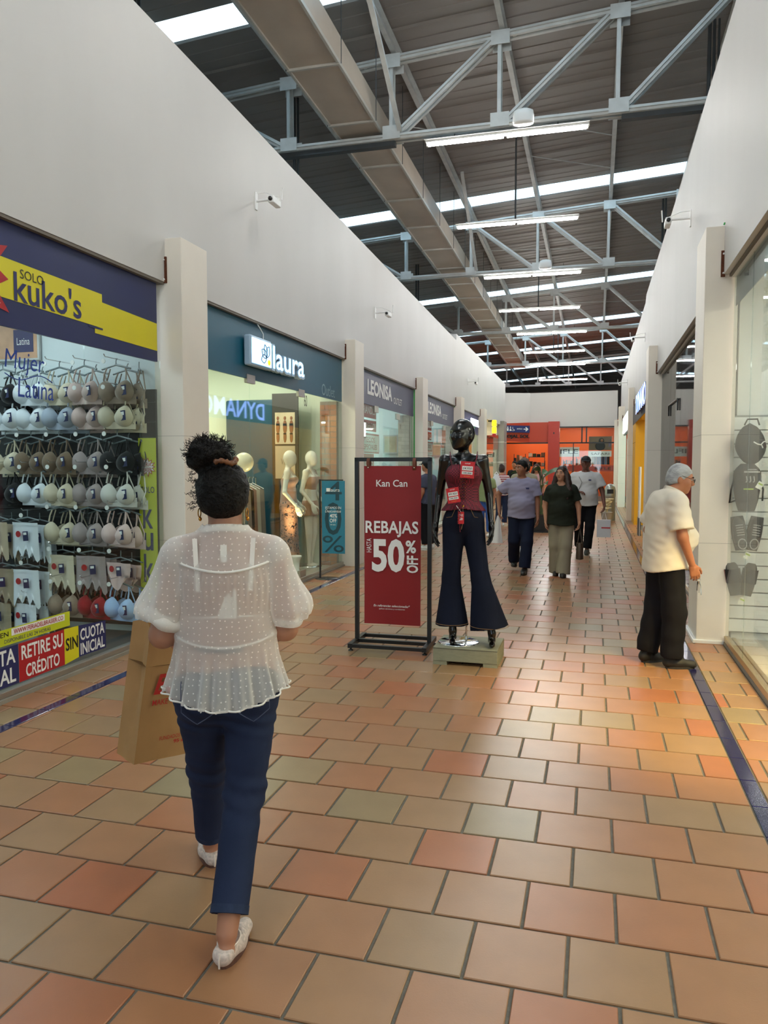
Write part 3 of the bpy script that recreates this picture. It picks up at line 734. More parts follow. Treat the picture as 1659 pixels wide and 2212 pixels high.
text('WWW.FERIADELBRASIER.CO', ((.0012, .55, .455), LX, UP), .52, .034, M_red, t, bold=.012)
lt = thing('window_lettering', 'blue brush lettering of two words stuck on the lingerie shop glass', 'lettering', (GX+.007, 0, 0))
M_blueprint = mat('blue_print', '#1f3f96', .4)
text('Mujer', ((0, 4.44, 2.285), LX, UP), .40, .17, M_blueprint, lt, shear=.15); text('Latina', ((0, 4.56, 2.13), LX, UP), .37, .14, M_blueprint, lt, shear=.1)
B = MB(); B.tube([(0.001, 4.44+.48*i/12, 2.285-.03*math.sin(i/12*PI*2)-.02*i/12) for i in range(13)], .004, 5); B.build('flourish', M_blueprint, lt)

# ---- shop 2: teal ------------------------------------------------------
M_teal = mat('teal_signboard', '#0a5871', .35, var=.05, vscale=1)
shop('teal_shop', 6.95, 11.74, mat('mint_wall', '#dfe9d8', .6), 14, '#fbf6dc')
w2 = front(2, 6.93, 11.76, 2.66, [8.35, 9.98, 11.2], 'glass front and door of the teal clothing shop')
for y, z in ((8.36, 2.70), (9.98, 2.68)):
    B = MB(); B.box(-.02, .02, y-6.93-.11, y-6.93+.11, z-.09, z+.01); B.build('patch_fitting', M_alu, w2)
    B = MB(); B.box(-.02, .02, y-6.93-.11, y-6.93+.11, .03, .17); B.build('patch_fitting', M_alu, w2)
text('60', ((.006, 10.10-6.93, 2.47), LX, UP), .11, .16, M_black, w2, name='number')
sg = thing('shop_sign', 'teal signboard with glowing white letters over the clothing shop', 'sign', (GX, 0, 0))
B = MB(); B.box(-.012, .012, 6.95, 11.74, 2.66, 3.34); B.build('board', M_teal, sg)
M_lit = emis('lit_letter', '#a6dcff', 1.5); M_lith = mat('letter_return', '#a9c4dc', .4)
B = MB(); B.box(.03, .12, 8.14, 8.74, 2.80, 3.15); B.build('logo_back', M_lith, sg, bevel=.02)
B = MB(); B.box(.12, .128, 8.17, 8.71, 2.83, 3.12); B.build('logo_square', M_lit, sg)
M_petal = mat('petal_line', '#2f5c86', .5)
for a in (1.1, 1.9, 2.6, 3.4):
    B = MB(); B.tube([(.131, 8.56+.16*math.cos(a)*t_+.05*math.sin(a)*math.sin(t_*PI)*s_, 2.93+.16*math.sin(a)*t_-.05*math.cos(a)*math.sin(t_*PI)*s_) for s_ in (1, -1) for t_ in ([i/6 for i in range(7)] if s_ == 1 else [1-i/6 for i in range(1, 7)])], .006, 4); B.build('petal', M_petal, sg)
B = MB(); B.ball((.131, 8.63, 2.88), (.012, .035, .035)); B.build('orange_dot', emis('orange_lit', '#ffae1c', 2.0), sg)
text('laura', ((.05, 8.74, 2.80), LX, UP), 1.10, .33, M_lith, sg, bold=.035, depth=.07)
text('laura', ((.122, 8.77, 2.83), LX, UP), 1.04, .28, M_lit, sg, bold=.008, depth=.002)
B = MB(); B.tube([(.03, 8.5, 3.34), (.06, 8.55, 3.27), (.07, 8.6, 3.22), (.06, 8.62, 3.15)], .008, 5); B.build('power_cable', M_white, sg)
text('Outlet', ((.014, 10.80, 2.69), LX, UP), .58, .17, mat('pale_print', '#8fb0bb', .5), sg)
# inside: brick pier, teal panel, poster, rack, plant, globe, spot
def brick_pier(name, y, x0, x1, z1, cols, lab):
    t = thing(name, lab, 'brickwork', (x0, y, 0)); w = x1-x0
    B = MB(); B.box(0.004, w-.004, 0, .1, 0, z1); B.build('mortar', mat('mortar_'+cols[0][1:], cols[1], .9), t)
    ms = [mat('brick_%s_%d' % (cols[0][1:], i), c, .8, var=.12, vscale=20) for i, c in enumerate(cols[2:]+[cols[0]])]
    r = 0; z = .0
    while z < z1-.06:
        e = [0, w*.62, w] if r % 2 == 0 else [0, w*.3, w]
        for a, b in zip(e[:-1], e[1:]):
            key = ('brick', round(b-a, 3), cols[0])
            if key not in TM:
                B = MB(); B.box(-(b-a)/2+.005, (b-a)/2-.005, -.008, .02, .005, .082); TM[key] = B.mesh('brick'); TM[key].materials.append(None)
            o = bpy.data.objects.new('brick', TM[key]); link(o, t); o.location = ((a+b)/2, 0, z); o.material_slots[0].link = 'OBJECT'; o.material_slots[0].material = random.choice(ms)
        z += .087; r += 1
brick_pier('brick_pier', 11.62, -4.27, -3.985, 2.66, ['#b0764d', '#8c8272', '#a76a44', '#bb8156'], 'orange brick pier at the right end of the teal shop')
B = MB(); B.box(-5.85, -5.0, 11.45, 11.60, 0.03, 2.70); tp = B.build('teal_partition', mat('teal_panel', '#1b5066', .35), None, 'tall dark teal partition inside the clothing shop', 'partition', bevel=.03)
ps = thing('poster_stand', 'tall dark poster stand with small photographs inside the teal shop', 'poster', (-4.98, 11.35, 0.03))
B = MB(); B.box(0, .44, 0, .03, 1.3, 2.75); B.build('board', mat('dark_poster', '#39352f', .5), ps)
B = MB(); B.box(.05, .39, -.004, 0, 1.95, 2.45); B.build('photo', mat('photo_cream', '#dcc7a8', .4, var=.1), ps)
for k, dx in enumerate((.10, .22, .33)):
    B = MB(); B.ball((dx, -.006, 2.36), (.022, .004, .03)); B.ball((dx, -.006, 2.22), (.035, .004, .11)); B.ball((dx, -.006, 2.06), (.028, .004, .09)); B.build('photo_figure', mat('photo_skin', '#9a6240', .6), ps)
    B = MB(); B.box(dx-.03, dx+.03, -.012, -.009, 2.24, 2.275); B.box(dx-.025, dx+.025, -.012, -.009, 2.1, 2.125); B.build('photo_swimwear', M_black, ps)
B = MB(); B.box(.05, .39, -.004, 0, 1.40, 1.92); B.build('text_panel', mat('photo_tan', '#cdb698', .4), ps)
text('Vitten', ((.15, -.005, 1.62), FX, UP), .18, .1, mat('grey_print', '#7d7468', .5), ps)
B = MB(); B.box(.04, .40, 0, .03, 0, 1.3); B.build('stand_leg', M_dark, ps)
rk = thing('clothes_rack', 'clothes rail with pastel garments inside the teal shop', 'rack', (-5.25, 9.4, 0.03))
B = MB(); B.tube([(0, 0, 0), (0, 0, 1.42), (0, 1.9, 1.42), (0, 1.9, 0)], .014, 8); B.build('rail', M_chrome, rk)
GC = ['#b99e94', '#c8beb2', '#8f9088', '#a98b86', '#c9b7a6', '#4b4a48', '#b08f7d', '#7b8a8c', '#c3a99f', '#34322f', '#b98f7c', '#cfc6b8', '#9c8f86']
GN = ['dusty pink', 'oatmeal', 'grey', 'mauve', 'sand', 'charcoal', 'terracotta', 'blue-grey', 'rose', 'black', 'salmon', 'ivory', 'stone']
for i in range(13):
    y = 9.5+i*.14
    t = thing('hanging_garment', '%s garment on the clothes rail in the teal shop' % GN[i], 'garment', (-5.25, y, 0.03), 0, 'garments on the rail in the teal shop')
    def fn(u, v, i=i):
        w_ = .20+.03*v+.02*math.sin(i); x = (u-.5)*2*w_; z = 1.30-.08*abs(2*u-1)**1.6*(1-v)-(.75+.2*((i*37) % 5)/5)*v
        return (x, .018*math.sin(u*14+i)*(v+.2)+.012, z)
    B = MB(); B.grid(fn, 16, 8); B.grid(lambda u, v: (fn(1-u, v)[0], fn(1-u, v)[1]-.05, fn(1-u, v)[2]), 16, 8); B.build('cloth', mat('garment_%d' % i, GC[i], .8, var=.08, vscale=3), t)
    B = MB(); B.tube([(-.19, 0, 1.24), (0, 0, 1.33), (.19, 0, 1.24)], .007, 5); B.tube([(0, 0, 1.33), (0, 0, 1.40), (.02, 0, 1.43)], .004, 5); B.build('hanger', M_white, t)
gl = thing('globe_lamp', 'round pale globe on a thin stem inside the teal shop', 'lamp', (-4.83, 10.0, 0.03))
B = MB(); B.ball((0, 0, 1.655), .14, 20, 14); B.build('globe', mat('pale_globe', '#e6ead9', .3), gl)
B = MB(); B.tube([(0, 0, 0), (0, 0, 1.52)], .01, 6); B.lathe([(.12, 0), (.12, .015), (.02, .03)], (0, 0, 0), 16); B.build('stem', M_chrome, gl)
sp = thing('snake_plant', 'snake plant with upright banded leaves behind the column', 'plant', (-4.22, 7.45, 0.03))
B = MB(); B.lathe([(.09, 0), (.12, .28), (.125, .3), (.11, .3), (.1, .26), (0, .26)], (0, 0, 0), 18); B.build('pot', mat('grey_pot', '#70706c', .6), sp)
M_snake = mat('snake_leaf', '#3f5a35', .4, var=.35, vscale=9, stretch=(1, 1, 4)); M_snakee = mat('snake_leaf_edge', '#a9a957', .5)
for k, (dx, dy, L_, le) in enumerate(((-.02, 0, 1.22, .10), (.07, .03, 1.05, .16), (.1, -.04, .85, .12), (-.08, .04, .9, -.1), (.03, .07, 1.0, .05), (.13, .02, 1.1, .2))):
    for nm, ww, off, m_ in (('leaf', .033, 0, M_snake), ('leaf_edge', .040, .004, M_snakee)):
        B = MB()
        B.grid(lambda u, v: (dx+le*v*v+(u-.5)*2*ww*(1-v**4)*(.5+.8*v*(1.2-v)*1.6), dy+.012*(1-abs(2*u-1))*-1+off+.03*math.sin(3*v+k), .26+L_*v), 5, 14); B.build(nm, m_, sp)
up = thing('floor_spotlight', 'warm floor spotlight at the foot of the white mannequins', 'lamp', (-4.28, 10.55, 0.03))
B = MB(); B.lathe([(.10, 0), (.11, .02), (.06, .06), (.07, .2), (.10, .25), (.10, .27), (.08, .262)], (0, 0, 0), 20); B.build('housing', M_white, up)
B = MB(); B.lathe([(.08, .258), (0, .262)], (0, 0, 0), 20); B.build('lamp_face', emis('warm_lamp', '#ffcf7a', 14), up)
ld = bpy.data.lights.new('spot_beam', 'SPOT'); ld.energy = 60; ld.color = (1, .72, .32); ld.spot_size = 1.9; ld.spot_blend = .6; ld.shadow_soft_size = .08
lo = bpy.data.objects.new('spot_beam', ld); link(lo, up); lo.location = (0, 0, .29); lo.rotation_euler = (PI+.25, .15, 0)
# ---- shops 3 and 4: grey outlets -----------------------------------------
M_slate = mat('slate_signboard', '#4d4c69', .4)
for i, (y0, y1, lab) in enumerate(((12.25, 16.76, 'first grey outlet shop'), (17.3, 21.83, 'second grey outlet shop'))):
    tg = ['first_outlet', 'second_outlet'][i]
    shop(tg, y0, y1, mat('outlet_wall', '#e3efee', .6), 9, '#e4fbff')
    w = front(3+i, y0, y1, 2.75, [y0+1.5, y0+3.15], 'glass front of the '+lab)
    for yy_, z in ((y0+1.5, 2.72), (y0+3.15, 2.68)):
        B = MB(); B.box(-.02, .02, yy_-y0-.13, yy_-y0+.13, z-.1, z+.02); B.build('patch_fitting', M_alu, w)
    s = thing('shop_sign', 'slate signboard with white capitals over the '+lab, 'sign', (GX, 0, 0))
    B = MB(); B.box(-.012, .012, y0, y1, 2.73, 3.31); B.build('board', M_slate, s)
    ya = 13.17 if i == 0 else 18.3
    text('LEONISA', ((.014, ya, 2.91), LX, UP), 1.72 if i == 0 else 1.68, .28, M_whiteprint, s, bold=.035)
    text('OUTLET', ((.014, ya+1.85, 2.88), LX, UP), .68, .13, M_whiteprint, s)
    brick_pier('brick_pier', y1-.16, -4.25, -3.985, 2.75, [['#a79a8c', '#8c867c', '#9d9184', '#b0a497'], ['#a99c8f', '#8c867d', '#9d9285', '#b0a498']][i], 'pale brick pier at the right end of the '+lab)
    # posters on the glass
    P = [(y0+.55, 2.50, 1.05, .28, 'GRANDES', M_red, M_whiteprint, 'red'), (y0+.55, 2.26, 1.05, .2, 'DESCUENTOS', M_red, M_whiteprint, 'darker red'), (y0+.35, 1.55, 1.1, .3, 'UNIDAS', M_red, M_whiteprint, 'low red')]
    for a, z, ww, h, tx, mb, mt_, cn in P:
        t = thing('window_poster', '%s sale poster in the window of the %s' % (cn, lab), 'poster', (GX-.02, a, z))
        B = MB(); B.box(-.003, 0, 0, ww, 0, h); B.build('paper', mb, t); text(tx, ((.001, .06, h*.25), LX, UP), ww-.12, h*.5, mt_, t, bold=.01)
    t = thing('window_poster', 'white poster with a red outline in the window of the '+lab, 'poster', (GX-.02, y0+.3, 1.86))
    B = MB(); B.box(-.003, 0, 0, 1.5, 0, .36); B.build('paper', M_red, t); B = MB(); B.box(0, .002, .03, 1.47, .03, .33); B.build('white_face', M_whiteprint, t)
    text('PRECIOS', ((.003, .5, .20), LX, UP), .7, .09, M_red, t, bold=.005); text('ESPECIALES', ((.003, .4, .07), LX, UP), .95, .09, M_red, t, bold=.005)
    t = thing('framed_picture', 'framed pale picture on the inner wall of the '+lab, 'picture', (-4.62, y1-.03, 1.9))
    B = MB(); B.box(0, .34, -.03, 0, 0, .42); B.build('frame', M_steel, t); B = MB(); B.box(.03, .31, -.034, -.03, .03, .39); B.build('print', mat('picture_print', '#c8b99a', .5, var=.2, vscale=6), t)
    for k in range(7):
        col = ['#3b3a42', '#7a8a5a', '#2a2b30', '#8c3b4e', '#c9c3b8', '#30405c', '#222226'][k]; cn = ['charcoal', 'olive', 'black', 'wine', 'cream', 'navy', 'jet black'][k]
        t = thing('mannequin_bust', '%s top on a bust inside the %s' % (cn, lab), 'bust', (-4.75-.3*(k % 2), y0+1.0+k*.45, .03), 0, 'dressed busts inside the '+lab)
        B = MB(); B.lathe([(.10, .95), (.13, 1.05), (.12, 1.2), (.16, 1.35), (.17, 1.45), (.12, 1.53), (.05, 1.56)], (0, 0, 0), 14, ax=1, ay=.7); B.build('torso', mat('bust_%d' % k, col, .8), t)
        B = MB(); B.lathe([(.05, 1.55), (.05, 1.62), (.06, 1.63), (0, 1.64)], (0, 0, 0), 10); B.build('neck_cap', M_dark, t)
        B = MB(); B.lathe([(.14, 0), (.14, .015), (.02, .03), (.02, .96)], (0, 0, 0), 12); B.build('stand', M_chrome, t)
# ---- shop 5: purple, shop 6 -----------------------------------------------
shop('purple_shop', 22.4, 26.68, mat('lime_wall', '#e4ebc6', .6), 9, '#fdf8cf')
front(5, 22.4, 26.7, 2.7, [24.5], 'glass front of the purple shop')
s = thing('shop_sign', 'purple signboard with a lit white name and a green smile', 'sign', (GX, 0, 0))
B = MB(); B.box(-.012, .012, 22.42, 26.68, 2.68, 3.32); B.build('board', mat('purple_signboard', '#3b3568', .4), s)
B = MB(); B.box(.012, .10, 24.4, 26.1, 2.93, 3.13); B.build('light_box', mat('pale_box', '#9fa8c8', .4), s)
text('INTEGRAL', ((.10, 24.42, 2.92), LX, UP), 1.66, .23, emis('lit_blue_white', '#dfe9ff', 3), s, bold=.02, depth=.02)
B = MB(); B.tube([(.03, 24.6+1.0*i/10, 2.90-.12*math.sin(PI*i/10)) for i in range(11)], .035, 6); B.build('smile', mat('green_smile', '#3fae3a', .4), s)
text('PASTEUR', ((.014, 22.55, 2.98), LX, UP), 1.6, .14, mat('dim_print', '#7a78a8', .5), s)
t = thing('shelving_unit', 'white shelving unit of boxed goods inside the purple shop', 'shelf', (-4.3, 26.3, .03))
for xs_ in (-2.42, .2):
    B = MB(); B.box(xs_, xs_+.03, 0, .3, 0, 2.7); B.build('side_panel', M_white, t)
for k, z in enumerate((1.07, 1.47, 1.87, 2.27)):
    sh_ = MB().box(-2.4, .2, 0, .3, 0, .02).build('shelf_board', M_white, t); sh_.location = (0, 0, z)
    for j in range(9):
        B = MB(); hh = .14+.12*((j*7+k*3) % 4)/4; B.box(-2.3+j*.27, -2.1+j*.27, .02, .2, .02, .02+hh); B.build('goods_box', mat('goods_%d' % ((j+k) % 5), ['#d8d23a', '#4a63a8', '#e9e6da', '#5fa04a', '#c8b23a'][(j+k) % 5], .5), sh_)
shop('far_shop', 27.3, 32.6, mat('far_wall', '#e8e2d2', .6), 8, '#fff3d6')
hs_ = thing('hanging_sign', 'glowing yellow sign of two discs hanging from a bracket at the far left shop', 'sign', (-3.78, 29.5, 0))
for z in (2.98, 3.24):
    B = MB(); B.box(-.05, .12, -.04, .04, z-.12, z+.12); B.build('yellow_disc', emis('yellow_lit', '#ffd21c', 2.2), hs_, bevel=.03)
B = MB(); B.box(-.03, .10, -.05, .05, 2.72, 2.84); B.build('red_tip', M_red, hs_); B = MB(); B.box(-.20, .0, -.02, .02, 3.3, 3.36); B.build('bracket', M_dark, hs_)
B = MB(); B.box(-5.8, -3.96, 32.55, 32.59, 2.3, 2.9); B.build('red_banner', mat('brick_red', '#9c3a22', .5), None, 'brick-red banner inside the far left shop', 'banner')
t = thing('wall_sign', 'white sign with a red line inside the far left shop', 'sign', (-5.4, 32.5, 1.7)); B = MB(); B.box(0, 1.35, 0, .03, 0, .55); B.build('panel', M_whiteprint, t)
text('UFI', ((.55, -.002, .28), FX, UP), .75, .2, M_black, t, bold=.02); B = MB(); B.box(.3, .8, -.003, 0, .18, .21); B.build('red_line', M_red, t)
wf = front(6, 27.25, 32.6, 2.75, [29, 31], 'open glass front of the far left shop', sill=False)
# ================================================================ RIGHT-HAND SHOPS
RG = 1.18
M_whitewall = mat('slat_wall', '#dfe3e1', .4)
shop('shoe_shop', -1.5, 7.66, M_whitewall, 16, '#fff4e2', x0=1.25, x1=6.0, side=1)
def rfront(num, y0, y1, z1, seams, lab, gm):
    w = thing('window_%d' % num, lab, None, (RG, y0, 0), 0, None, 'structure')
    e = [0]+[s-y0 for s in seams]+[y1-y0]
    for a, b in zip(e[:-1], e[1:]):
        B = MB(); B.box(-.005, .005, a+.004, b-.004, .07, z1); B.build('glass_pane', gm, w)
    B = MB(); B.box(-.015, .10, 0, y1-y0, 0, .03); B.build('sill_plinth', MATS['sill_concrete'], w)
    B = MB(); B.box(-.012, .035, 0, y1-y0, .03, .085); B.build('sill_track', mat('gold_track', '#b9a377', .3, metal=.85), w, bevel=.006)
    B = MB(); B.box(.05, .085, 0, y1-y0, .03, .075); B.build('inner_track', MATS['gold_track'], w, bevel=.006)
    B = MB(); B.box(-.05, .05, 0, y1-y0, 3.325, 3.35); B.build('head_track', MATS['soffit_brown'], w)
    return w
w = rfront(7, -1.5, 7.50, 3.33, [1.9, 4.3, 6.66], 'pale glass front of the shoe shop at the right edge', M_glass_r)
B = MB(); B.box(.006, .012, 0, 8.98, 3.06, 3.33); B.build('grey_film', mat('grey_film', '#9b9a98', .35), w)
# slat wall with items
sw = thing('slat_wall', 'white slatted display wall behind the glass of the shoe shop', 'display', (1.22, 7.62, 0))
B = MB(); B.box(0, .9, .0, .03, .1, 2.10); B.build('backboard', mat('slat_gap', '#8f9492', .6), sw)
for i in range(16):
    B = MB(); B.box(0, .9, -.015, .0, .11+i*.124, .222+i*.124); B.build('slat', M_whitewall, sw, bevel=.003)
B = MB(); B.box(.9, .94, -.35, .03, .03, 2.6); B.build('end_panel', M_whitewall, sw)
M_grey_i = mat('dark_fabric', '#2d2d2f', .8, var=.1); M_shoe_i = mat('black_shoe', '#232326', .35)
M_pt = mat('price_card', '#e9ece2', .5); M_lime = mat('lime_strip', '#a9c832', .5)
def price(par, x, y, z, a, s=.05):
    B = MB(); M2 = Matrix.Rotation(a, 3, 'Y')
    v = [M2 @ Vector(p) for p in ((-s/2, 0, -s*.65), (s/2, 0, -s*.65), (s/2, 0, s*.65), (-s/2, 0, s*.65))]; v = [Vector((x, y, z))+p for p in v]
    B.add(v+[p+Vector((0, .002, 0)) for p in v], [(0, 1, 2, 3), (7, 6, 5, 4)]); B.build('price_card', M_pt, par)
    B = MB(); v = [M2 @ Vector(p) for p in ((-s*.4, -.001, s*.1), (s*.4, -.001, s*.1), (s*.4, -.001, s*.35), (-s*.4, -.001, s*.35))]; B.add([Vector((x, y, z))+p for p in v], [(0, 1, 2, 3)]); B.build('lime_strip', M_lime, par)
t = thing('cap_bag', 'dark grey duffel bag hanging at the top of the slat wall', 'bag', (1.32, 7.45, 1.83))
B = MB(); B.grid(lambda u, v: ((math.cos(u*2*PI)*.13*math.sin(v*PI)**.6)*(1.0 if v < .5 else .95)+.02*(1-v), -.02+math.sin(u*2*PI)*.07*math.sin(v*PI)**.6, -.19+.38*v), 20, 12, True, True); B.build('body', M_grey_i, t)
B = MB(); B.tube([(-.05, -.06, .17), (-.03, -.08, .22), (.05, -.08, .22), (.07, -.06, .17)], .008, 6); B.build('handle', M_grey_i, t)
B = MB(); B.tube([(.02, -.10, .02), (.05, -.105, .0), (.08, -.10, -.005), (.10, -.09, .02), (.12, -.08, .025)], .006, 5); B.tube([(.085, -.10, -.01), (.095, -.10, -.035)], .006, 5); B.build('leaping_mark', M_whiteprint, t)
t = thing('backpack', 'grey backpack with a claw-like mark hanging below the duffel bag', 'backpack', (1.31, 7.45, 1.45))
B = MB(); B.grid(lambda u, v: (math.copysign(abs(math.cos(u*2*PI))**.6, math.cos(u*2*PI))*(.115-.05*(1-v)**3)*(1-max(0, v-.75)**2*9), -.02+math.copysign(abs(math.sin(u*2*PI))**.7, math.sin(u*2*PI))*.075, -.21+.42*v), 22, 12, True, True); B.add([(-.06, .0, .205), (.06, 0, .205), (.06, -.05, .2), (-.06, -.05, .2)], [(0, 1, 2, 3)]); B.build('body', M_grey_i, t)
B = MB(); B.box(-.04, .09, -.108, -.098, .13, .145); B.box(-.01, .06, -.108, -.098, .155, .163); B.build('pale_stripe', mat('grey_stripe', '#a9a9a7', .6), t)
for dx in (-.02, .01, .04):
    B = MB(); B.tube([(dx, -.1, .10), (dx+.005, -.102, .06), (dx-.003, -.1, .045)], .005, 5); B.build('claw_mark', MATS['grey_stripe'], t)
B = MB(); B.box(-.04, .04, -.104, -.098, -.02, -.008); B.build('lime_stripe', M_lime, t)
B = MB(); B.tube([(-.10, -.02, .1), (-.13, -.04, -.02), (-.14, -.02, -.14), (-.09, 0, -.12)], .008, 6); B.tube([(.10, -.02, .1), (.13, -.04, -.02), (.13, -.02, -.12)], .008, 6); B.build('strap', M_dark, t)
price(t, .085, -.13, .02, .5)
def shoe_mesh(B, L_, W_, H_, m=1):
    """shoe seen from above when hung: toe up (+z), sole on the wall side"""
    def fn(u, v):
        a = u*2*PI; w_ = W_*(.72+.28*math.sin(min(1, v*1.15)*PI*.9))*(1-max(0, v-.8)**2*14)*(1-max(0, .15-v)**2*25); h = H_*(.75-.25*v)
        return (math.cos(a)*w_, -h/2+math.sin(a)*h/2*(1.0), -L_/2+L_*v)
    B.grid(fn, 16, 14, True, True)
    B.add([fn(i/16, 0) for i in range(16)], [tuple(range(15, -1, -1))]); B.add([fn(i/16, 1) for i in range(16)], [tuple(range(16))])
for nm, z, x0, col, lab in (('sneakers', 1.03, 1.335, M_shoe_i, 'pair of black sneakers with pale rims on the slat wall'), ('slide_sandals', .61, 1.30, M_grey_i, 'pair of dark slide sandals low on the slat wall')):
    for s in (-1, 1):
        t = thing('sneaker' if nm == 'sneakers' else 'slide_sandal', lab.replace('pair of ', '').replace('sneakers', 'sneaker').replace('sandals', 'sandal')+(', left of its pair' if s < 0 else ', right of its pair'), 'shoe', (x0+s*.062, 7.52, z))
        t.rotation_euler = (0, s*.16, 0)
        if nm == 'sneakers':
            B = MB(); shoe_mesh(B, .30, .06, .09); B.build('upper', col, t)
            B = MB(); B.grid(lambda u, v: (math.cos(u*2*PI)*.066*(.8+.2*math.sin(v*PI)), .0+.006*math.sin(u*2*PI), -.155+.31*v), 14, 10, True, True); B.build('sole', mat('dark_sole', '#3b3b3b', .7), t)
            B = MB(); B.tube([(.034*math.cos(a*PI/8), -.098, -.09+.045*math.sin(a*PI/8)) for a in range(16)], .005, 5, closed=True); B.build('collar', MATS['grey_stripe'], t)
            for q in range(5):
                B = MB(); B.tube([(-.03, -.085+.006*q, -.01+.022*q), (0, -.098+.006*q, -.008+.022*q), (.03, -.085+.006*q, -.01+.022*q)], .004, 5); B.build('lace', MATS['grey_stripe'], t)
        else:
            B = MB(); B.grid(lambda u, v: (math.cos(u*2*PI)*.062*(.78+.22*math.sin(v*PI))*(1-max(0, v-.85)**2*16), .0+.014*math.sin(u*2*PI), -.15+.30*v), 16, 14, True, True); B.build('footbed', mat('sandal_sole', '#4a4844', .7), t)
            B = MB(); B.grid(lambda u, v: (math.cos(PI*u)*.066, -.075*math.sin(PI*u)**.8, -.03+.13*v), 12, 5); B.build('strap_band', col, t)
    q = t; price(q, -.04, -.11, -.19 if nm == 'slide_sandals' else -.20, .3, .05)
t = thing('pink_sandal', 'pinkish red sandal half hidden at the left of the slide sandals', 'shoe', (1.215, 7.55, .62)); t.rotation_euler = (0, -.2, 0)
B = MB(); B.grid(lambda u, v: (math.cos(u*2*PI)*.05*(.78+.22*math.sin(v*PI)), .014*math.sin(u*2*PI), -.13+.26*v), 14, 12, True, True); B.build('footbed', mat('pink_sole', '#8a5f58', .7), t)
B = MB(); B.grid(lambda u, v: (math.cos(PI*u)*.055, -.06*math.sin(PI*u), -.03+.11*v), 12, 4); B.build('strap_band', mat('pink_strap', '#a06a62', .7), t)
# warm display lamps of the shoe shop that light the corridor floor
dl = thing('track_spotlights', 'warm track spotlights under the ceiling of the shoe shop', 'lamp', (2.1, 4.9, 3.22))
B = MB(); B.box(-.02, .02, -2.2, 1.6, .03, .06); B.build('track', M_white, dl)
for k, dy in enumerate((-1.1, -.1)):
    B = MB(); B.tube([(0, dy, .03), (0, dy, -.02)], .012, 8); B.tube([(.04, dy, -.0), (-.08, dy, -.12)], .045, 12); B.build('lamp_head', M_white, dl)
    ld = bpy.data.lights.new('warm_beam', 'SPOT'); ld.energy = 300; ld.color = (1, .64, .15); ld.spot_size = 1.0; ld.spot_blend = .7; ld.shadow_soft_size = .06
    lo = bpy.data.objects.new('warm_beam', ld); link(lo, dl); lo.location = (-.10, dy, -.15)
    tgt = Vector((1.0-2.1, 5.4-4.9+k*.2, -3.22)); lo.rotation_euler = (tgt-lo.location).to_track_quat('-Z', 'Y').to_euler()

# ---- papered shop ------------------------------------------------------
shop('papered_shop', 8.2, 15.05, mat('dull_wall', '#77736f', .7), 1.2, '#fff0e0', x0=1.25, x1=5.5, side=1)
w = rfront(8, 8.15, 15.1, 3.33, [9.9, 11.8, 13.4], 'dull grey glass of the papered-over shop beyond the first right column', M_glass_dark)
M_paper = mat('grey_film_board', '#5f5d5c', .16, var=.12, vscale=1.6, stretch=(1, 1, .3), spec=.7)
for k, (a, b, m_, nm) in enumerate(((0.05, 1.7, M_paper, 'board'), (1.75, 3.2, M_paper, 'board'), (3.25, 4.9, mat('dark_film', '#3a3735', .13, spec=.7), 'board'), (4.95, 6.9, mat('grey_sheet', '#6f6d6c', .5, var=.1, stretch=(1, 3, .4)), 'board'))):
    B = MB(); B.box(.03, .045, a, b, .08, 3.32); B.build('covering_board', m_, w)
B = MB(); B.box(.018, .024, 1.9, 3.9, 0.9, 2.12); B.build('red_poster', mat('dull_red', '#7a2a26', .3, var=.1), w)
B = MB(); B.box(.017, .02, 5.0, 5.9, 2.4, 3.2); B.build('torn_paper', mat('pale_sheet', '#9a9aa2', .6), w)
B = MB(); B.tube([(-.02, 3.9, 2.45), (-.02, 3.9, 2.62), (-.02, 5.3, 2.62), (-.02, 5.3, 2.45)], .012, 6); B.build('door_closer', M_dark, w)

# ---- yellow shop -----------------------------------------------------------
M_yel = mat('mustard_panel', '#d9a514', .4)
shop('yellow_shop', 15.85, 23.6, M_yel, 9, '#fff0c0', x0=1.5, x1=5.5, side=1)
pt = thing('shop_portal', 'mustard yellow portal framing the entrance of the yellow shop', 'portal', (1.06, 15.85, 0))
B = MB(); B.box(0, .42, 0, 7.7, 2.86, 3.31); B.build('lintel', M_yel, pt); B = MB(); B.box(0, .5, 6.2, 7.7, 0, 2.86); B.build('jamb', M_yel, pt); B = MB(); B.box(.02, .5, 0, .5, 0, 2.86); B.build('jamb', M_yel, pt)
B = MB(); B.box(-.004, .0, 6.2, 7.7, 2.26, 2.275); B.build('panel_joint', mat('dull_joint', '#9a7510', .6), pt)
B = MB(); B.box(-.01, .0, 0, 7.7, 2.8, 3.34); B.build('dark_backing', mat('sign_backing', '#23262e', .5), pt)
dy = thing('lit_sign', 'row of glowing blue-white capitals on the right wall above the yellow shop', 'sign', (1.02, 0, 0))
M_blue = emis('lit_blue', '#8fa8ff', 2.6)
text('DYNAMO', ((-.02, 19.6, 2.86), RX, UP), 3.6, .46, mat('letter_side', '#2a3350', .5), dy, bold=.02, depth=.06)
text('DYNAMO', ((-.082, 19.6, 2.86), RX, UP), 3.6, .46, M_blue, dy, bold=.015, depth=.003)
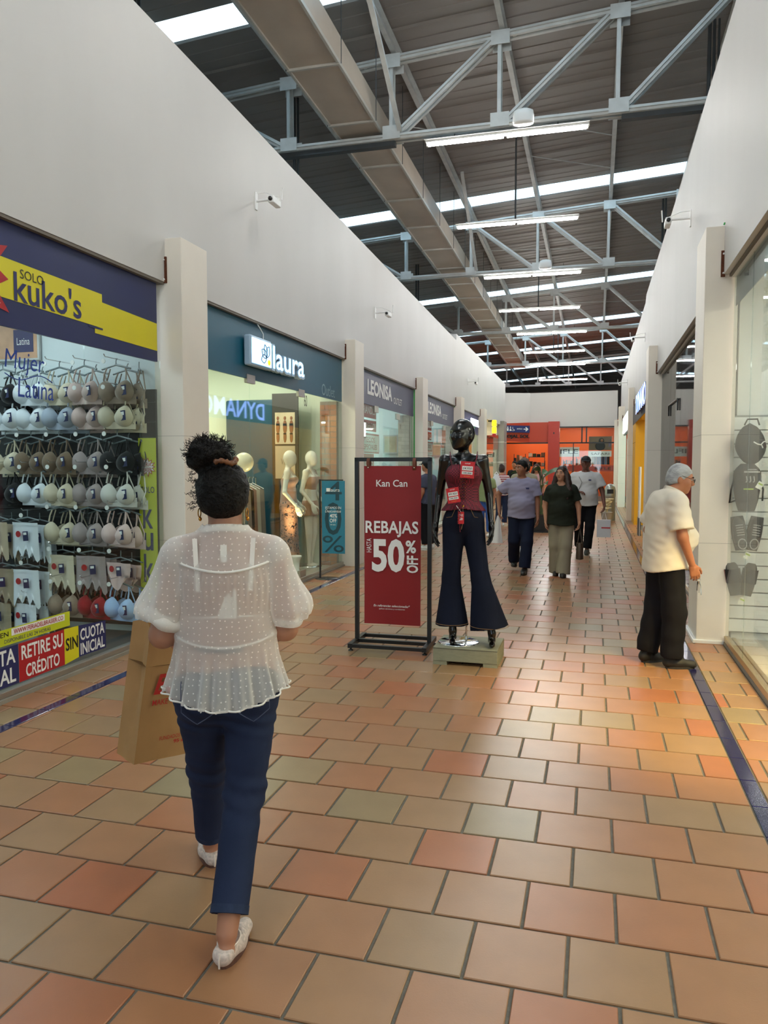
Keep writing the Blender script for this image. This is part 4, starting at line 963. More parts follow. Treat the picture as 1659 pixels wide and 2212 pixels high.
for k, (y, x) in enumerate(((16.4, 1.02), (18.6, 1.02))):
    t = thing('security_gate', ['nearer', 'farther'][k]+' white security gate pedestal at the yellow shop entrance', 'gate', (x, y, 0))
    B = MB(); B.tube([(0, 0, 0), (0, 0, 1.60), (0, .38, 1.60), (0, .38, 0)], .022, 8); B.build('frame', M_white, t)
    for z in (.55, 1.1):
        B = MB(); B.tube([(0, 0, z), (0, .38, z)], .014, 6); B.build('crossbar', M_white, t)
    B = MB(); B.box(-.008, .008, .03, .35, .45, 1.57); B.build('yellow_panel', M_yel, t)
    B = MB(); B.box(-.03, .03, -.02, .40, 0, .42); B.build('base_shroud', mat('shroud_grey', '#55585b', .5), t)
    if k == 1: break
# clothing display in the yellow shop seen in reflection
for k, (y, c, cn) in enumerate(((17.2, '#cfd6d8', 'pale grey'), (18.4, '#ded7c8', 'cream'), (19.6, '#5a6a7a', 'blue-grey'))):
    t = thing('display_bust', cn+' shirt on a bust inside the yellow shop', 'bust', (2.0, y, .03), 0, 'shirt busts in the yellow shop')
    B = MB(); B.lathe([(.17, .9), (.17, 1.1), (.16, 1.25), (.21, 1.42), (.20, 1.52), (.08, 1.57), (.06, 1.64), (0, 1.65)], (0, 0, 0), 14, ax=.7); B.build('shirt', mat('bust_shirt_%d' % k, c, .8), t)
    B = MB(); B.lathe([(.15, 0), (.15, .02), (.02, .03), (.02, .9)], (0, 0, 0), 12); B.build('stand', M_chrome, t)
# ---- far right shops ---------------------------------------------------------
shop('pale_shop', 24.2, 31.0, mat('pale_aqua_wall', '#d8ece8', .5), 11, '#e2fff8', x0=1.5, x1=5.0, side=1)
w = rfront(9, 24.2, 31.0, 2.65, [26, 28.5], 'pale glass front of the far right shop', M_glass)
s = thing('lit_sign', 'small glowing white sign over the far pale shop on the right', 'sign', (1.03, 0, 0))
B = MB(); B.box(-.03, .04, 24.9, 29.6, 2.72, 3.4); B.build('backing', mat('sign_grey', '#6a6f70', .5), s)
text('FERRETTI', ((-.035, 29.4, 2.78), RX, UP), 4.3, .55, emis('lit_white', '#effff8', 3.5), s, bold=.02, depth=.03)
shop('last_shop', 31.6, 35.0, mat('pale_aqua_wall', '#d8ece8', .5), 8, '#fff6e6', x0=1.5, x1=5.0, side=1)
rfront(10, 31.6, 35.0, 3.3, [33.2], 'glass front of the last shop on the right', M_glass)

# ================================================================ FAR END
EY = 36.0
B = MB(); B.prism([(-2.95, 3.40), (.95, 3.33), (.95, 5.0), (-2.95, 4.97)], ((0, EY+.42, 0), FX, UP), .15); B.build('wall_end', mat('end_wall_paint', '#d6d4d0', .6), None, 'white end wall above the orange shop', None, None, 'structure')
B = MB(); B.add([(-4.6, 34.9, 3.42), (-2.95, EY+.22, 3.5), (-2.95, EY+.22, 4.97), (-4.6, 34.9, 4.9), (-4.6, 35.1, 3.42), (-2.95, EY+.42, 3.5), (-2.95, EY+.42, 4.97), (-4.6, 35.1, 4.9)], [(0, 1, 2, 3), (7, 6, 5, 4), (0, 4, 5, 1), (3, 2, 6, 7), (0, 3, 7, 4), (1, 5, 6, 2)])
B.build('wall_end_angled', MATS['end_wall_paint'], None, 'angled white end wall left of the far end', None, None, 'structure')
M_or = mat('orange_paint', '#bf3d1c', .45); M_orr = mat('red_orange_paint', '#b8301f', .4); M_ori = mat('orange_interior', '#ea6a20', .5)
fa = thing('shop_facade', 'orange-red facade beam and pillar of the shop at the far end', 'facade', (0, EY, 0))
B = MB(); B.add([(-4.4, -1.2, 2.75), (-2.95, 0, 2.68), (-2.95, 0, 3.60), (-4.4, -1.2, 3.50), (-4.4, -1.0, 2.75), (-2.95, .2, 2.68), (-2.95, .2, 3.60), (-4.4, -1.0, 3.50)], [(0, 1, 2, 3), (7, 6, 5, 4), (0, 4, 5, 1), (3, 2, 6, 7), (0, 3, 7, 4)]); B.box(-2.95, -2.05, 0, .2, 2.68, 3.60); B.build('beam', M_or, fa)
B = MB(); B.box(-2.08, -1.58, -.25, .25, 0, 3.62); B.build('pillar', M_orr, fa)
B = MB(); B.box(-1.85, -1.80, -.28, -.25, 3.05, 3.13); B.build('lamp_bracket', M_dark, fa)
B = MB(); B.box(-4.3, -2.08, -.02, .05, 2.62, 2.68); B.build('dark_edge', M_dark, fa)
for ch, a, s_ in (('O', 0, 1), ('J', .17, 1), ('A', .30, 1), ('L', .47, 1), ('S', .75, 1), ('O', .92, 1), ('L', 1.09, 1)):
    pass
text('ROJAL SOL', ((-4.02, -.92, 2.83), (.80, .60, 0), UP), 1.35, .2, M_black, fa, bold=.03, depth=.03)
ws = thing('wayfinding_sign', 'blue direction sign with restroom symbols and a white arrow on the orange beam', 'sign', (-4.02, EY-.98, 3.12))
d1 = (.80, .60, 0)
def onsign(x, z): return (d1[0]*x, d1[1]*x, z)
B = MB(); B.prism([(-.3, 0), (1.36, 0), (1.36, .32), (-.3, .32)], ((0, 0, 0), d1, UP), .03); B.build('panel', mat('sign_blue', '#1d2b66', .4), ws)
for k, x in enumerate((.20, .34)):
    B = MB(); B.prism([(x+.03*math.cos(a*PI/5), .235+.03*math.sin(a*PI/5)) for a in range(10)], ((0, 0, 0), d1, UP), .034); B.prism([(x-.035, .07), (x+.035, .07), (x+.045, .19), (x-.045, .19)] if k == 0 else [(x-.06, .07), (x+.06, .07), (x+.02, .19), (x-.02, .19)], ((0, 0, 0), d1, UP), .034); B.build('person_symbol', M_whiteprint, ws)
B = MB(); B.tube([(*onsign(.47+.05*math.cos(a*.42), .12+.05*math.sin(a*.42))[:2], .12+.05*math.sin(a*.42)) for a in range(8, 16)], .008, 5); B.tube([onsign(.45, .25), onsign(.46, .15), onsign(.52, .14), onsign(.55, .08)], .012, 5); ob = B.build('wheelchair_symbol', M_whiteprint, ws); ob.location = (d1[1]*.036, -d1[0]*.036, 0)
text('BAÑOS', ((d1[0]*.68+.02, d1[1]*.68-.027, .14), d1, UP), .28, .07, M_whiteprint, ws, depth=.003, bold=.01)
B = MB(); B.prism([(1.03, .14), (1.18, .14), (1.12, .08), (1.17, .06), (1.29, .16), (1.17, .26), (1.12, .24), (1.18, .18), (1.03, .18)], ((0, 0, 0), d1, UP), .034); B.build('arrow', M_whiteprint, ws)
# interior of the end shop
shopE = 'end_shop'
B = MB(); B.box(-6.5, 3.5, 41.9, 42.0, 0, 3.6); B.build('wall_end_shop', M_ori, None, 'orange back wall inside the end shop', None, None, 'structure')
B = MB(); B.box(-6.5, 3.5, 36.3, 42, 3.6, 3.7); ce = B.build('ceiling_end_shop', M_ori, None, 'orange ceiling of the end shop', None, None, 'structure')
for k, y in enumerate((37.5, 39, 40.5)):
    B = MB(); B.box(-1.3, .3, y-.05, y+.05, 3.55, 3.59); B.build('tube_light', emis('end_tube', '#fff0dc', 14), ce)
    B = MB(); B.box(-4.3, -2.4, y-.05, y+.05, 3.55, 3.59); B.build('tube_light', MATS['end_tube'], ce)
w = thing('window_11', 'dark framed glass front of the orange end shop', None, (0, EY+.1, 0), 0, None, 'structure')
B = MB(); B.box(-1.58, .85, -.004, .004, .1, 3.36); B.build('glass_pane', M_glass, w)
for a, b, z0, z1 in ((-1.58, .85, 2.62, 2.68), (-.62, -.56, 2.62, 3.4), (-.42, -.36, 2.62, 3.4), (-.98, -.94, 0, 2.66), (-1.6, .85, 3.34, 3.4)):
    B = MB(); B.box(a, b, -.03, .03, z0, z1); B.build('frame_bar', M_dark, w)
B = MB(); B.box(-1.58, .85, .05, .1, 1.36, 1.62); B.build('red_rail', M_orr, w); text('RIFLE', ((.0, .045, 1.43), FX, UP), .7, .11, M_black, w, bold=.01)
B = MB(); B.box(-1.58, -.70, .25, .28, 2.02, 2.46); B.build('name_panel', M_whiteprint, w); text('RIFLE', ((-1.85, .245, 2.16), FX, UP), 1.1, .2, M_black, w, bold=.01)
B = MB(); B.box(-.30, .72, .25, .28, 2.02, 2.28); B.build('name_panel', M_whiteprint, w); text('SAFARI', ((-.18, .245, 2.1), FX, UP), .8, .1, M_black, w)
t = thing('window_poster', 'poster of a dark-haired figure in the end shop window', 'poster', (-.28, EY+.3, 2.32))
B = MB(); B.box(0, 1.0, 0, .02, 0, .62); B.build('print', mat('poster_tan', '#7a6148', .5, var=.15, vscale=3), t)
B = MB(); B.ball((.55, -.01, .42), (.12, .01, .13)); B.ball((.5, -.01, .18), (.22, .01, .2)); B.build('dark_figure', M_black, t); B = MB(); B.ball((.57, -.02, .44), (.06, .01, .07)); B.build('figure_face', MATS['photo_skin'], t)
for k in range(9):
    c = ['#c9c4b8', '#d6d4cc', '#bdb5a6', '#8a7a68', '#3e3026', '#37475f', '#2c3a55', '#6c7f98', '#202430'][k]
    t = thing('hanging_trousers', '%s folded trousers in the end shop window' % ['pale', 'white', 'sand', 'tan', 'brown', 'blue', 'navy', 'light blue', 'black'][k], 'trousers', (-.33+.115*k, EY+.4, 1.66), 0, 'trousers in the end shop window')
    B = MB(); B.grid(lambda u, v: ((u-.5)*.11, .015*math.sin(u*9+k), .36-.36*v), 8, 3); B.grid(lambda u, v: (-(u-.5)*.11, .06, .36-.36*v), 8, 3); B.build('cloth', mat('trouser_%d' % k, c, .8), t)
    B = MB(); B.tube([(-.04, .03, .36), (.04, .03, .36)], .006, 5); B.build('hanger_bar', M_dark, t)
for k, (x, z, w_, h) in enumerate(((-1.5, 1.7, .45, .2), (-.9, 1.66, .45, .4), (-3.2, 2.05, .8, .22), (-3.2, 1.6, .8, .25), (-4.0, 1.7, .6, .5))):
    t = thing('goods_shelf', 'dark shelf of folded goods inside the orange shop, %s' % ['beside the pillar', 'behind the glass', 'upper one left of the pillar', 'lower one left of the pillar', 'far left one'][k], 'shelf', (x, 38+.3*k, z))
    for xs_ in (0, w_-.03):
        B = MB(); B.box(xs_, xs_+.03, .27, .3, -z, h); B.build('upright', M_dark, t)
    B = MB(); B.box(0, w_, 0, .3, -.03, 0); B.build('board', M_dark, t)
    for j in range(4):
        B = MB(); B.box(w_*j/4+.02, w_*(j+1)/4-.02, .02, .28, 0, h*(.6+.1*((j*3+k) % 4))); B.build('folded_stack', mat('stack_%d' % ((j+k) % 4), ['#2b2b2e', '#6e5a46', '#cbbfa8', '#3a4a3a'][(j+k) % 4], .8), t)
# ================================================================ FIGURES: smooth signed-distance bodies meshed by surface nets
class Shape:
    def __init__(s, vox): s.vox = vox; s.p = []
    def cone(s, a, b, r1, r2=None, k=.02, sc=None, cap='', op='u'):
        s.p.append(('c', np.array(a, np.float32), np.array(b, np.float32), r1, r1 if r2 is None else r2, k, sc, cap, op)); return s
    def ell(s, c, r, R=None, k=.02, op='u'):
        s.p.append(('e', np.array(c, np.float32), np.array(r, np.float32), R, None, k, None, '', op)); return s
    def ball(s, c, r, k=.02, op='u'): return s.ell(c, (r, r, r), None, k, op)
    def chain(s, pts, rs, k=.02, sc=None, op='u'):
        for i in range(len(pts)-1): s.cone(pts[i], pts[i+1], rs[i], rs[i+1], k, sc, '', op)
        return s
    def bounds(s, q):
        if q[0] == 'c':
            m = np.array(q[6] or (1, 1, 1), np.float32)*max(q[3], q[4]); return np.minimum(q[1], q[2])-m, np.maximum(q[1], q[2])+m
        m = np.full(3, q[2].max()) if q[3] is not None else q[2]; return q[1]-m, q[1]+m
    def solve(s, post=None, pad=.03):
        los, his = zip(*[s.bounds(q) for q in s.p if q[8] == 'u']); lo = np.min(los, 0)-pad; hi = np.max(his, 0)+pad; h = s.vox
        n = np.ceil((hi-lo)/h).astype(int)+1
        ax = [lo[i]+h*np.arange(n[i], dtype=np.float32) for i in range(3)]
        D = np.full(n, .5, np.float32)
        for q in s.p:
            a, b = s.bounds(q); mg = q[5]+.02+2*h
            i0 = np.clip(np.floor((a-mg-lo)/h).astype(int), 0, n-1); i1 = np.clip(np.ceil((b+mg-lo)/h).astype(int)+1, 1, n)
            if np.any(i1 <= i0): continue
            X = ax[0][i0[0]:i1[0], None, None]; Y = ax[1][None, i0[1]:i1[1], None]; Z = ax[2][None, None, i0[2]:i1[2]]
            if q[0] == 'c':
                A, Bv, r1, r2, sc = q[1], q[2], q[3], q[4], q[6]
                if sc is not None:
                    sx, sy, sz = sc; X = X/sx; Y = Y/sy; Z = Z/sz; A = A/np.array(sc, np.float32); Bv = Bv/np.array(sc, np.float32)
                ab = Bv-A; L2 = float(ab @ ab)+1e-12
                tr = ((X-A[0])*ab[0]+(Y-A[1])*ab[1]+(Z-A[2])*ab[2])/L2; t = np.clip(tr, 0, 1)
                d = np.sqrt((X-A[0]-t*ab[0])**2+(Y-A[1]-t*ab[1])**2+(Z-A[2]-t*ab[2])**2)-(r1+(r2-r1)*t)
                L = math.sqrt(L2)
                if 'a' in q[7]: d = np.maximum(d, -tr*L)
                if 'b' in q[7]: d = np.maximum(d, (tr-1)*L)
                if sc is not None: d = d*min(sc)
            else:
                c, r, R = q[1], q[2], q[3]; x, y, z = X-c[0], Y-c[1], Z-c[2]
                if R is not None:
                    R = np.array(R, np.float32); x, y, z = (R[0, 0]*x+R[1, 0]*y+R[2, 0]*z, R[0, 1]*x+R[1, 1]*y+R[2, 1]*z, R[0, 2]*x+R[1, 2]*y+R[2, 2]*z)
                k0 = np.sqrt((x/r[0])**2+(y/r[1])**2+(z/r[2])**2); k1 = np.sqrt((x/r[0]**2)**2+(y/r[1]**2)**2+(z/r[2]**2)**2)+1e-9
                d = k0*(k0-1)/k1
            sl = (slice(i0[0], i1[0]), slice(i0[1], i1[1]), slice(i0[2], i1[2])); g = D[sl]; k = max(q[5], 1e-5)
            if q[8] == 'u':
                hh = np.maximum(k-np.abs(g-d), 0)/k; D[sl] = np.minimum(g, d)-hh*hh*k*.25
            else:
                d = -d; hh = np.maximum(k-np.abs(g-d), 0)/k; D[sl] = np.maximum(g, d)+hh*hh*k*.25
        if post is not None:
            band = np.argwhere(D < .06+4*h)
            P = (lo+band*h).astype(np.float32); dv = D[band[:, 0], band[:, 1], band[:, 2]]
            D[band[:, 0], band[:, 1], band[:, 2]] = post(P, dv)
        return D, lo, h
    def net(s, post=None, keep=None):
        D, lo, h = s.solve(post); ins = D < 0
        c = ins[:-1, :-1, :-1]; tot = np.zeros(c.shape, np.int8)
        offs = [(i, j, k) for i in (0, 1) for j in (0, 1) for k in (0, 1)]; nx, ny, nz = c.shape
        for o in offs: tot += ins[o[0]:o[0]+nx, o[1]:o[1]+ny, o[2]:o[2]+nz]
        cells = np.argwhere((tot > 0) & (tot < 8))
        idx = np.full(c.shape, -1, np.int32); idx[cells[:, 0], cells[:, 1], cells[:, 2]] = np.arange(len(cells))
        acc = np.zeros((len(cells), 3)); cnt = np.zeros(len(cells))
        vals = {o: D[cells[:, 0]+o[0], cells[:, 1]+o[1], cells[:, 2]+o[2]] for o in offs}
        for o in offs:
            for a in range(3):
                if o[a] == 0:
                    p = list(o); p[a] = 1; p = tuple(p); va, vb = vals[o], vals[p]; m = (va < 0) != (vb < 0)
                    t = va[m]/(va[m]-vb[m]); pt = np.tile(np.array(o, float), (m.sum(), 1)); pt[:, a] = t
                    acc[m] += pt; cnt[m] += 1
        V = lo+(cells+acc/cnt[:, None])*h
        F = []
        for a in range(3):
            b, d = (a+1) % 3, (a+2) % 3
            s0 = [slice(None)]*3; s1 = [slice(None)]*3; s0[a] = slice(0, -1); s1[a] = slice(1, None)
            e0 = ins[tuple(s0)]; e1 = ins[tuple(s1)]
            ed = np.argwhere(e0 != e1); 
            ok = (ed[:, b] > 0) & (ed[:, d] > 0) & (ed[:, b] < D.shape[b]-1) & (ed[:, d] < D.shape[d]-1); ed = ed[ok]
            flip = e0[ed[:, 0], ed[:, 1], ed[:, 2]]
            q = []
            for db, dd in ((0, 0), (-1, 0), (-1, -1), (0, -1)):
                x = ed.copy(); x[:, b] += db; x[:, d] += dd; q.append(idx[x[:, 0], x[:, 1], x[:, 2]])
            q = np.stack(q, 1); q[flip] = q[flip][:, ::-1]; F.append(q[:, ::-1] if False else q)
        F = np.concatenate(F); F = F[:, ::-1]
        F = F[(F >= 0).all(1)]
        if keep is not None:
            k = keep(V[F].mean(1)); F = F[k]
            used = np.unique(F); mp = np.full(len(V), -1); mp[used] = np.arange(len(used)); V = V[used]; F = mp[F]
        return V, F
def net_obj(parts, name, m, parent, label=None, smooth_it=1, kind=None):
    """parts: list of (V, F) -> one mesh object"""
    vs_, fs_, o = [], [], 0
    for V, F in parts: vs_.append(V); fs_.append(F+o); o += len(V)
    V = np.concatenate(vs_); F = np.concatenate(fs_)
    for _ in range(smooth_it):
        acc = np.zeros_like(V); c = np.zeros(len(V))
        for i in range(4):
            for j in (1, 3): np.add.at(acc, F[:, i], V[F[:, (i+j) % 4]]); np.add.at(c, F[:, i], 1)
        V = V*.5+.5*acc/np.maximum(c, 1)[:, None]
    me = bpy.data.meshes.new(name); me.vertices.add(len(V)); me.vertices.foreach_set('co', V.astype(np.float32).ravel())
    me.loops.add(F.size); me.loops.foreach_set('vertex_index', F.astype(np.int32).ravel())
    me.polygons.add(len(F)); me.polygons.foreach_set('loop_start', np.arange(0, F.size, 4, dtype=np.int32)); 
    me.polygons.foreach_set('use_smooth', np.ones(len(F), bool)); me.update(); me.validate()
    ob = bpy.data.objects.new(name, me); me.materials.append(m); return link(ob, parent, label, None, None, kind)

def hand(S_, w, d, n, side, curl=.6, sc=1.0):
    """palm, four fingers and a thumb; w wrist, d finger direction, n palm normal"""
    w = np.array(w, float); d = np.array(d, float); d /= np.linalg.norm(d); n = np.array(n, float); n -= d*(n @ d); n /= np.linalg.norm(n)
    t = np.cross(n, d)*side
    S_.cone(w-d*.03, w+d*.02, .024*sc, .024*sc, .01)
    for i, o in enumerate((-.030, -.010, .011, .031)):      # little finger .. index
        b = w+d*(.082 if i in (1, 2) else .076)*sc+t*o*sc
        S_.cone(w+d*.012+t*o*.55*sc, b, .015*sc, .0115*sc, .012)
        L = (.056, .070, .076, .068)[i]*sc; dirv = d.copy(); p = b
        for j, f in enumerate((.45, .32, .23)):
            a = curl*(.55, .9, .6)[j]*(1.0+.12*(2-i)); dirv = dirv*math.cos(a)+n*math.sin(a); nn = n*math.cos(a)-d*0; q = p+dirv*L*f
            S_.cone(p, q, (.0092-.0008*j)*sc, (.0086-.0009*j)*sc, .003); p = q; dirv /= np.linalg.norm(dirv)
    b = w+d*.02*sc+t*.024*sc; q = b+(t*.62+d*.62+n*.35)*.045*sc; S_.cone(b, q, .015*sc, .011*sc, .01)
    q2 = q+(t*.25+d*.85+n*.4)*.034*sc; S_.cone(q, q2, .0105*sc, .009*sc, .004); S_.cone(q2, q2+(d*.9+n*.4)*.022*sc, .009*sc, .0075*sc, .004)

SKIN = {'brown': mat('skin_brown', '#96644a', .5, var=.05, vscale=12), 'tan': mat('skin_tan', '#a5694a', .5, var=.06, vscale=12), 'dark': mat('skin_dark', '#74493a', .5, var=.05, vscale=12), 'light': mat('skin_light', '#b98669', .5, var=.05, vscale=12)}
M_hairb = mat('black_hair', '#0d0a09', .55, spec=.25, var=.4, vscale=40, bump=.5, bscale=90, stretch=(1, 1, .3))
M_hairbr = mat('brown_hair', '#33201a', .5, var=.3, vscale=30, bump=.5, bscale=80, stretch=(1, 1, .25))
M_hairg = mat('grey_hair', '#9a9b9d', .6, var=.25, vscale=25, bump=.6, bscale=90, stretch=(1, .4, 1))
M_eye = mat('dark_eye', '#140d0a', .2); M_lip = mat('lips', '#7d3f35', .5); M_brow = mat('eyebrow', '#1d1410', .8)
M_jean = mat('indigo_denim', '#262f48', .85, var=.16, vscale=4, bump=.12, bscale=300)
M_navytr = mat('navy_trousers', '#161c30', .8, var=.08)
M_blacktr = mat('black_trousers', '#17161a', .8, var=.08); M_blackshoe = mat('black_leather', '#151313', .45)
M_soleb = mat('dark_rubber', '#2a2826', .7); M_solew = mat('white_rubber', '#d8d6d0', .6)
JDEF = dict(pelvis=(0, 0, .93), waist=(0, 0, 1.07), chest=(0, 0, 1.26), neck=(0, -.015, 1.405), head=(0, .02, 1.597),
            sh_r=(.168, -.01, 1.352), el_r=(.225, -.03, 1.10), wr_r=(.235, .05, .87), sh_l=(-.168, -.01, 1.352), el_l=(-.225, -.03, 1.10), wr_l=(-.235, .05, .87),
            hip_r=(.092, 0, .90), kn_r=(.10, .025, .49), an_r=(.10, -.03, .085), hip_l=(-.092, 0, .90), kn_l=(-.10, .025, .49), an_l=(-.10, -.03, .085))
def head_frame(J, turn, nod):
    R = np.array(Matrix.Rotation(turn, 3, 'Z') @ Matrix.Rotation(nod, 3, 'X')); c = np.array(J['head'])
    return R, (lambda p: c+R @ np.array(p, float))
def head_sdf(S_, J, turn, nod, k=1.0, female=False):
    R, Hf = head_frame(J, turn, nod)
    S_.ell(Hf((0, -.005, .012)), (.074*k, .094*k, .098*k), R, .02); S_.ell(Hf((0, .028, -.045)), (.057*k, .066*k, .07*k), R, .03)
    S_.ball(Hf((0, .072, -.092)), .02*k, .03)
    S_.cone(Hf((0, .086, .015)), Hf((0, .108, -.022)), .010*k, .014*k, .018); S_.ell(Hf((0, .082, -.06)), (.026*k, .015*k, .014*k), R, .012)
    for s in (-1, 1):
        S_.ell(Hf((s*.076*k, -.008, -.012)), (.011*k, .021*k, .031*k), R, .008); S_.ell(Hf((s*.045, .058, -.022)), (.022, .022, .02), R, .03)
        S_.ell(Hf((s*.032, .098, .010)), (.017, .010, .011), R, .015, 's')
    S_.ell(Hf((0, .080, .030)), (.05*k, .012, .010), R, .02)
def face_parts(J, turn, nod, par, brow=M_brow, lip=M_lip):
    R, Hf = head_frame(J, turn, nod); Rm = Matrix([list(r) for r in R])
    for s in (-1, 1):
        B = MB(); B.ball(Hf((s*.032, .084, .010)), (.013, .008, .0075), 10, 8, Rm); B.build('eye', mat('eye_white', '#cfc7bf', .3), par)
        B = MB(); B.ball(Hf((s*.032, .0895, .010)), (.006, .004, .006), 8, 6, Rm); B.build('iris', M_eye, par)
        B = MB(); B.tube([Hf((s*.016, .095, .027)), Hf((s*.034, .092, .033)), Hf((s*.05, .080, .028))], [.004, .0045, .003], 5); B.build('eyebrow', brow, par)
    B = MB(); B.ball(Hf((0, .0935, -.059)), (.022, .006, .0065), 10, 6, Rm); B.build('lips', lip, par)
def shoe(par, an, yaw, m, sole, size=1.0, name='shoe', vox=.009, pitch=0.0):
    S_ = Shape(vox); a = np.array(an, float); f = np.array((-math.sin(yaw), math.cos(yaw), 0)); z0 = a[2]-.085
    P = lambda u, h: np.array((a[0], a[1], z0+h))+f*u*size+np.array((0, 0, 1))*(-math.sin(pitch)*u)
    S_.cone(P(-.03, .05), P(.06, .045), .042, .042, .03); S_.cone(P(.05, .04), P(.165, .030), .045, .036, .03); S_.cone(P(-.02, .06), P(-.01, .10), .040, .040, .02, None, 'b')
    post = lambda Q, d: np.maximum(d, (z0+.012)-(Q[:, 2]+math.sin(pitch)*((Q[:, 0]-a[0])*f[0]+(Q[:, 1]-a[1])*f[1])))
    o = net_obj([S_.net(post)], name, m, par)
    B = MB(); n = 20; ring = []
    for i in range(n):
        t = 2*PI*i/n; u = .068+.118*math.cos(t)*size; wv = .046*math.sin(t)*(1-.10*math.cos(t)); r = np.array((f[1], -f[0], 0)); ring.append(np.array((a[0], a[1], z0))+f*u+r*wv+np.array((0, 0, 1))*(-math.sin(pitch)*u))
    B.add([tuple(p) for p in ring]+[tuple(p+np.array((0, 0, .022))) for p in ring], [tuple(range(n-1, -1, -1)), tuple(range(n, 2*n))]+[(i, (i+1) % n, n+(i+1) % n, n+i) for i in range(n)])
    B.build('sole', sole, o)
def lerp(a, b, t): return np.array(a)*(1-t)+np.array(b)*t
def person(label, loc, rz, h=1.70, J=None, girth=1.0, belly=0.0, bust=0.0, skin='tan', turn=0, nod=0, top=None, bottom=None, shoes=None, hair=('short', M_hairb), vox=.012, hands=((0, 0, -1), (0, 0, -1)), curl=(.5, .5), handvox=.007, face=True, foot_yaw=(0, 0), group=None, scale_head=1.0):
    Jn = dict(JDEF); Jn.update(J or {}); J = Jn
    t = thing('person', label, 'person', loc, rz, group); t.scale = (h/1.70,)*3
    S_ = Shape(vox); g = girth
    S_.ell(J['pelvis'], (.160*g, .115*g, .12), None, .05); S_.cone(J['pelvis'], J['waist'], .145*g, .128*g, .06, (1, .74, 1)); S_.cone(J['waist'], J['chest'], .128*g, .15*g, .06, (1, .72, 1))
    S_.ell(J['chest'], (.158*g, .108*g, .16), None, .06)
    for s in ('r', 'l'):
        sg = 1 if s == 'r' else -1
        S_.cone(np.array(J['neck'])+np.array((sg*.03, 0, -.01)), np.array(J['sh_'+s])+np.array((0, 0, -.012)), .04, .046, .05); S_.cone(np.array(J['neck'])+np.array((sg*.03, -.01, .045)), lerp(J['neck'], J['sh_'+s], .75), .018, .02, .06)
        S_.cone(J['sh_'+s], J['el_'+s], .052*(.6+.4*g), .040*(.6+.4*g), .03); S_.cone(J['el_'+s], J['wr_'+s], .040*(.7+.3*g), .026, .02)
        S_.cone(J['hip_'+s], J['kn_'+s], .085*(.5+.5*g), .055, .03); S_.cone(J['kn_'+s], lerp(J['kn_'+s], J['an_'+s], .3), .055, .052, .02); S_.cone(lerp(J['kn_'+s], J['an_'+s], .3), J['an_'+s], .052, .034, .02)
        an = np.array(J['an_'+s]); yw = foot_yaw[0 if s == 'r' else 1]; f = np.array((-math.sin(yw), math.cos(yw), 0))
        S_.cone(an+np.array((0, 0, -.05))-f*.02, an+f*.13+np.array((0, 0, -.06)), .030, .026, .02)
    if belly: S_.ell(lerp(J['waist'], J['pelvis'], .25)+np.array((0, .05+belly*.25, .02)), (.13*g, .10+belly*.6, .14), None, .06)
    if bust:
        for s in (-1, 1): S_.ell(np.array(J['chest'])+np.array((s*.075, .085, .03)), (.07, .05+bust, .07), None, .04)
    S_.cone(np.array(J['neck'])-np.array((0, 0, .04)), lerp(J['neck'], J['head'], .75), .058*(.6+.4*g), .050*(.6+.4*g), .03)
    head_sdf(S_, J, turn, nod, scale_head)
    parts = [S_.net()]
    for i, s in enumerate(('r', 'l')):
        if handvox:
            Hs = Shape(handvox); w = np.array(J['wr_'+s]); d = np.array(hands[i], float); n = np.array((-1 if s == 'r' else 1, .15, 0)) if abs(d[0]) < .8 else np.array((0, 0, -1.)); hand(Hs, w, d, n, -1 if s == 'r' else 1, curl[i]); parts.append(Hs.net())
    net_obj(parts, 'body', SKIN[skin], t)
    if face: face_parts(J, turn, nod, t)
    if top:
        lo_ = top.get('loose', .014); C_ = Shape(vox); hem = top['hem']
        C_.cone((J['pelvis'][0], J['pelvis'][1], min(hem-.03, J['pelvis'][2])), J['waist'], max(.172*g, .088+(bottom or {}).get('r', (.1,))[0])+lo_+top.get('flare', 0), .158*g+lo_, .06, (1, .84, 1)); C_.cone(J['waist'], J['chest'], .142*g+lo_, .158*g+lo_, .06, (1, .76, 1))
        C_.ell(J['chest'], (.162*g+lo_, .112*g+lo_, .17), None, .06)
        if belly: C_.ell(lerp(J['waist'], J['pelvis'], .25)+np.array((0, .05+belly*.25, .02)), (.13*g+lo_, .10+belly*.6+lo_, .15), None, .07)
        if bust:
            for s in (-1, 1): C_.ell(np.array(J['chest'])+np.array((s*.075, .085, .03)), (.075+lo_, .052+bust+lo_, .075+lo_), None, .05)
        for s in ('r', 'l'):
            sg = 1 if s == 'r' else -1; C_.cone(np.array(J['neck'])+np.array((sg*.03, 0, -.005)), np.array(J['sh_'+s])+np.array((0, 0, -.012)), .042+lo_*.5, .048+lo_*.8, .05)
            fr_ = top.get('sleeve', .6); q = lerp(J['sh_'+s], J['el_'+s], min(1, fr_)); rr = .050*(.6+.4*g)+lo_
            if fr_ <= 1: C_.cone(J['sh_'+s], q, rr+.008, rr+top.get('cuff', .006), .03, None, 'b')
            else:
                C_.cone(J['sh_'+s], J['el_'+s], rr+.006, rr-.004, .03); C_.cone(J['el_'+s], lerp(J['el_'+s], J['wr_'+s], fr_-1), rr-.004, rr-.012, .03, None, 'b')
        nk = np.array(J['neck'])
        C_.cone(nk+np.array((0, .012, .01)), nk+np.array((0, .06, .16)), .062, .10, .012, None, '', 's')
        if top.get('vneck'): C_.cone(nk+np.array((0, .09, -.13)), nk+np.array((0, .06, .02)), .012, .06, .01, None, '', 's')
        sd = top.get('seed', 3); amp = top.get('fold', .006)
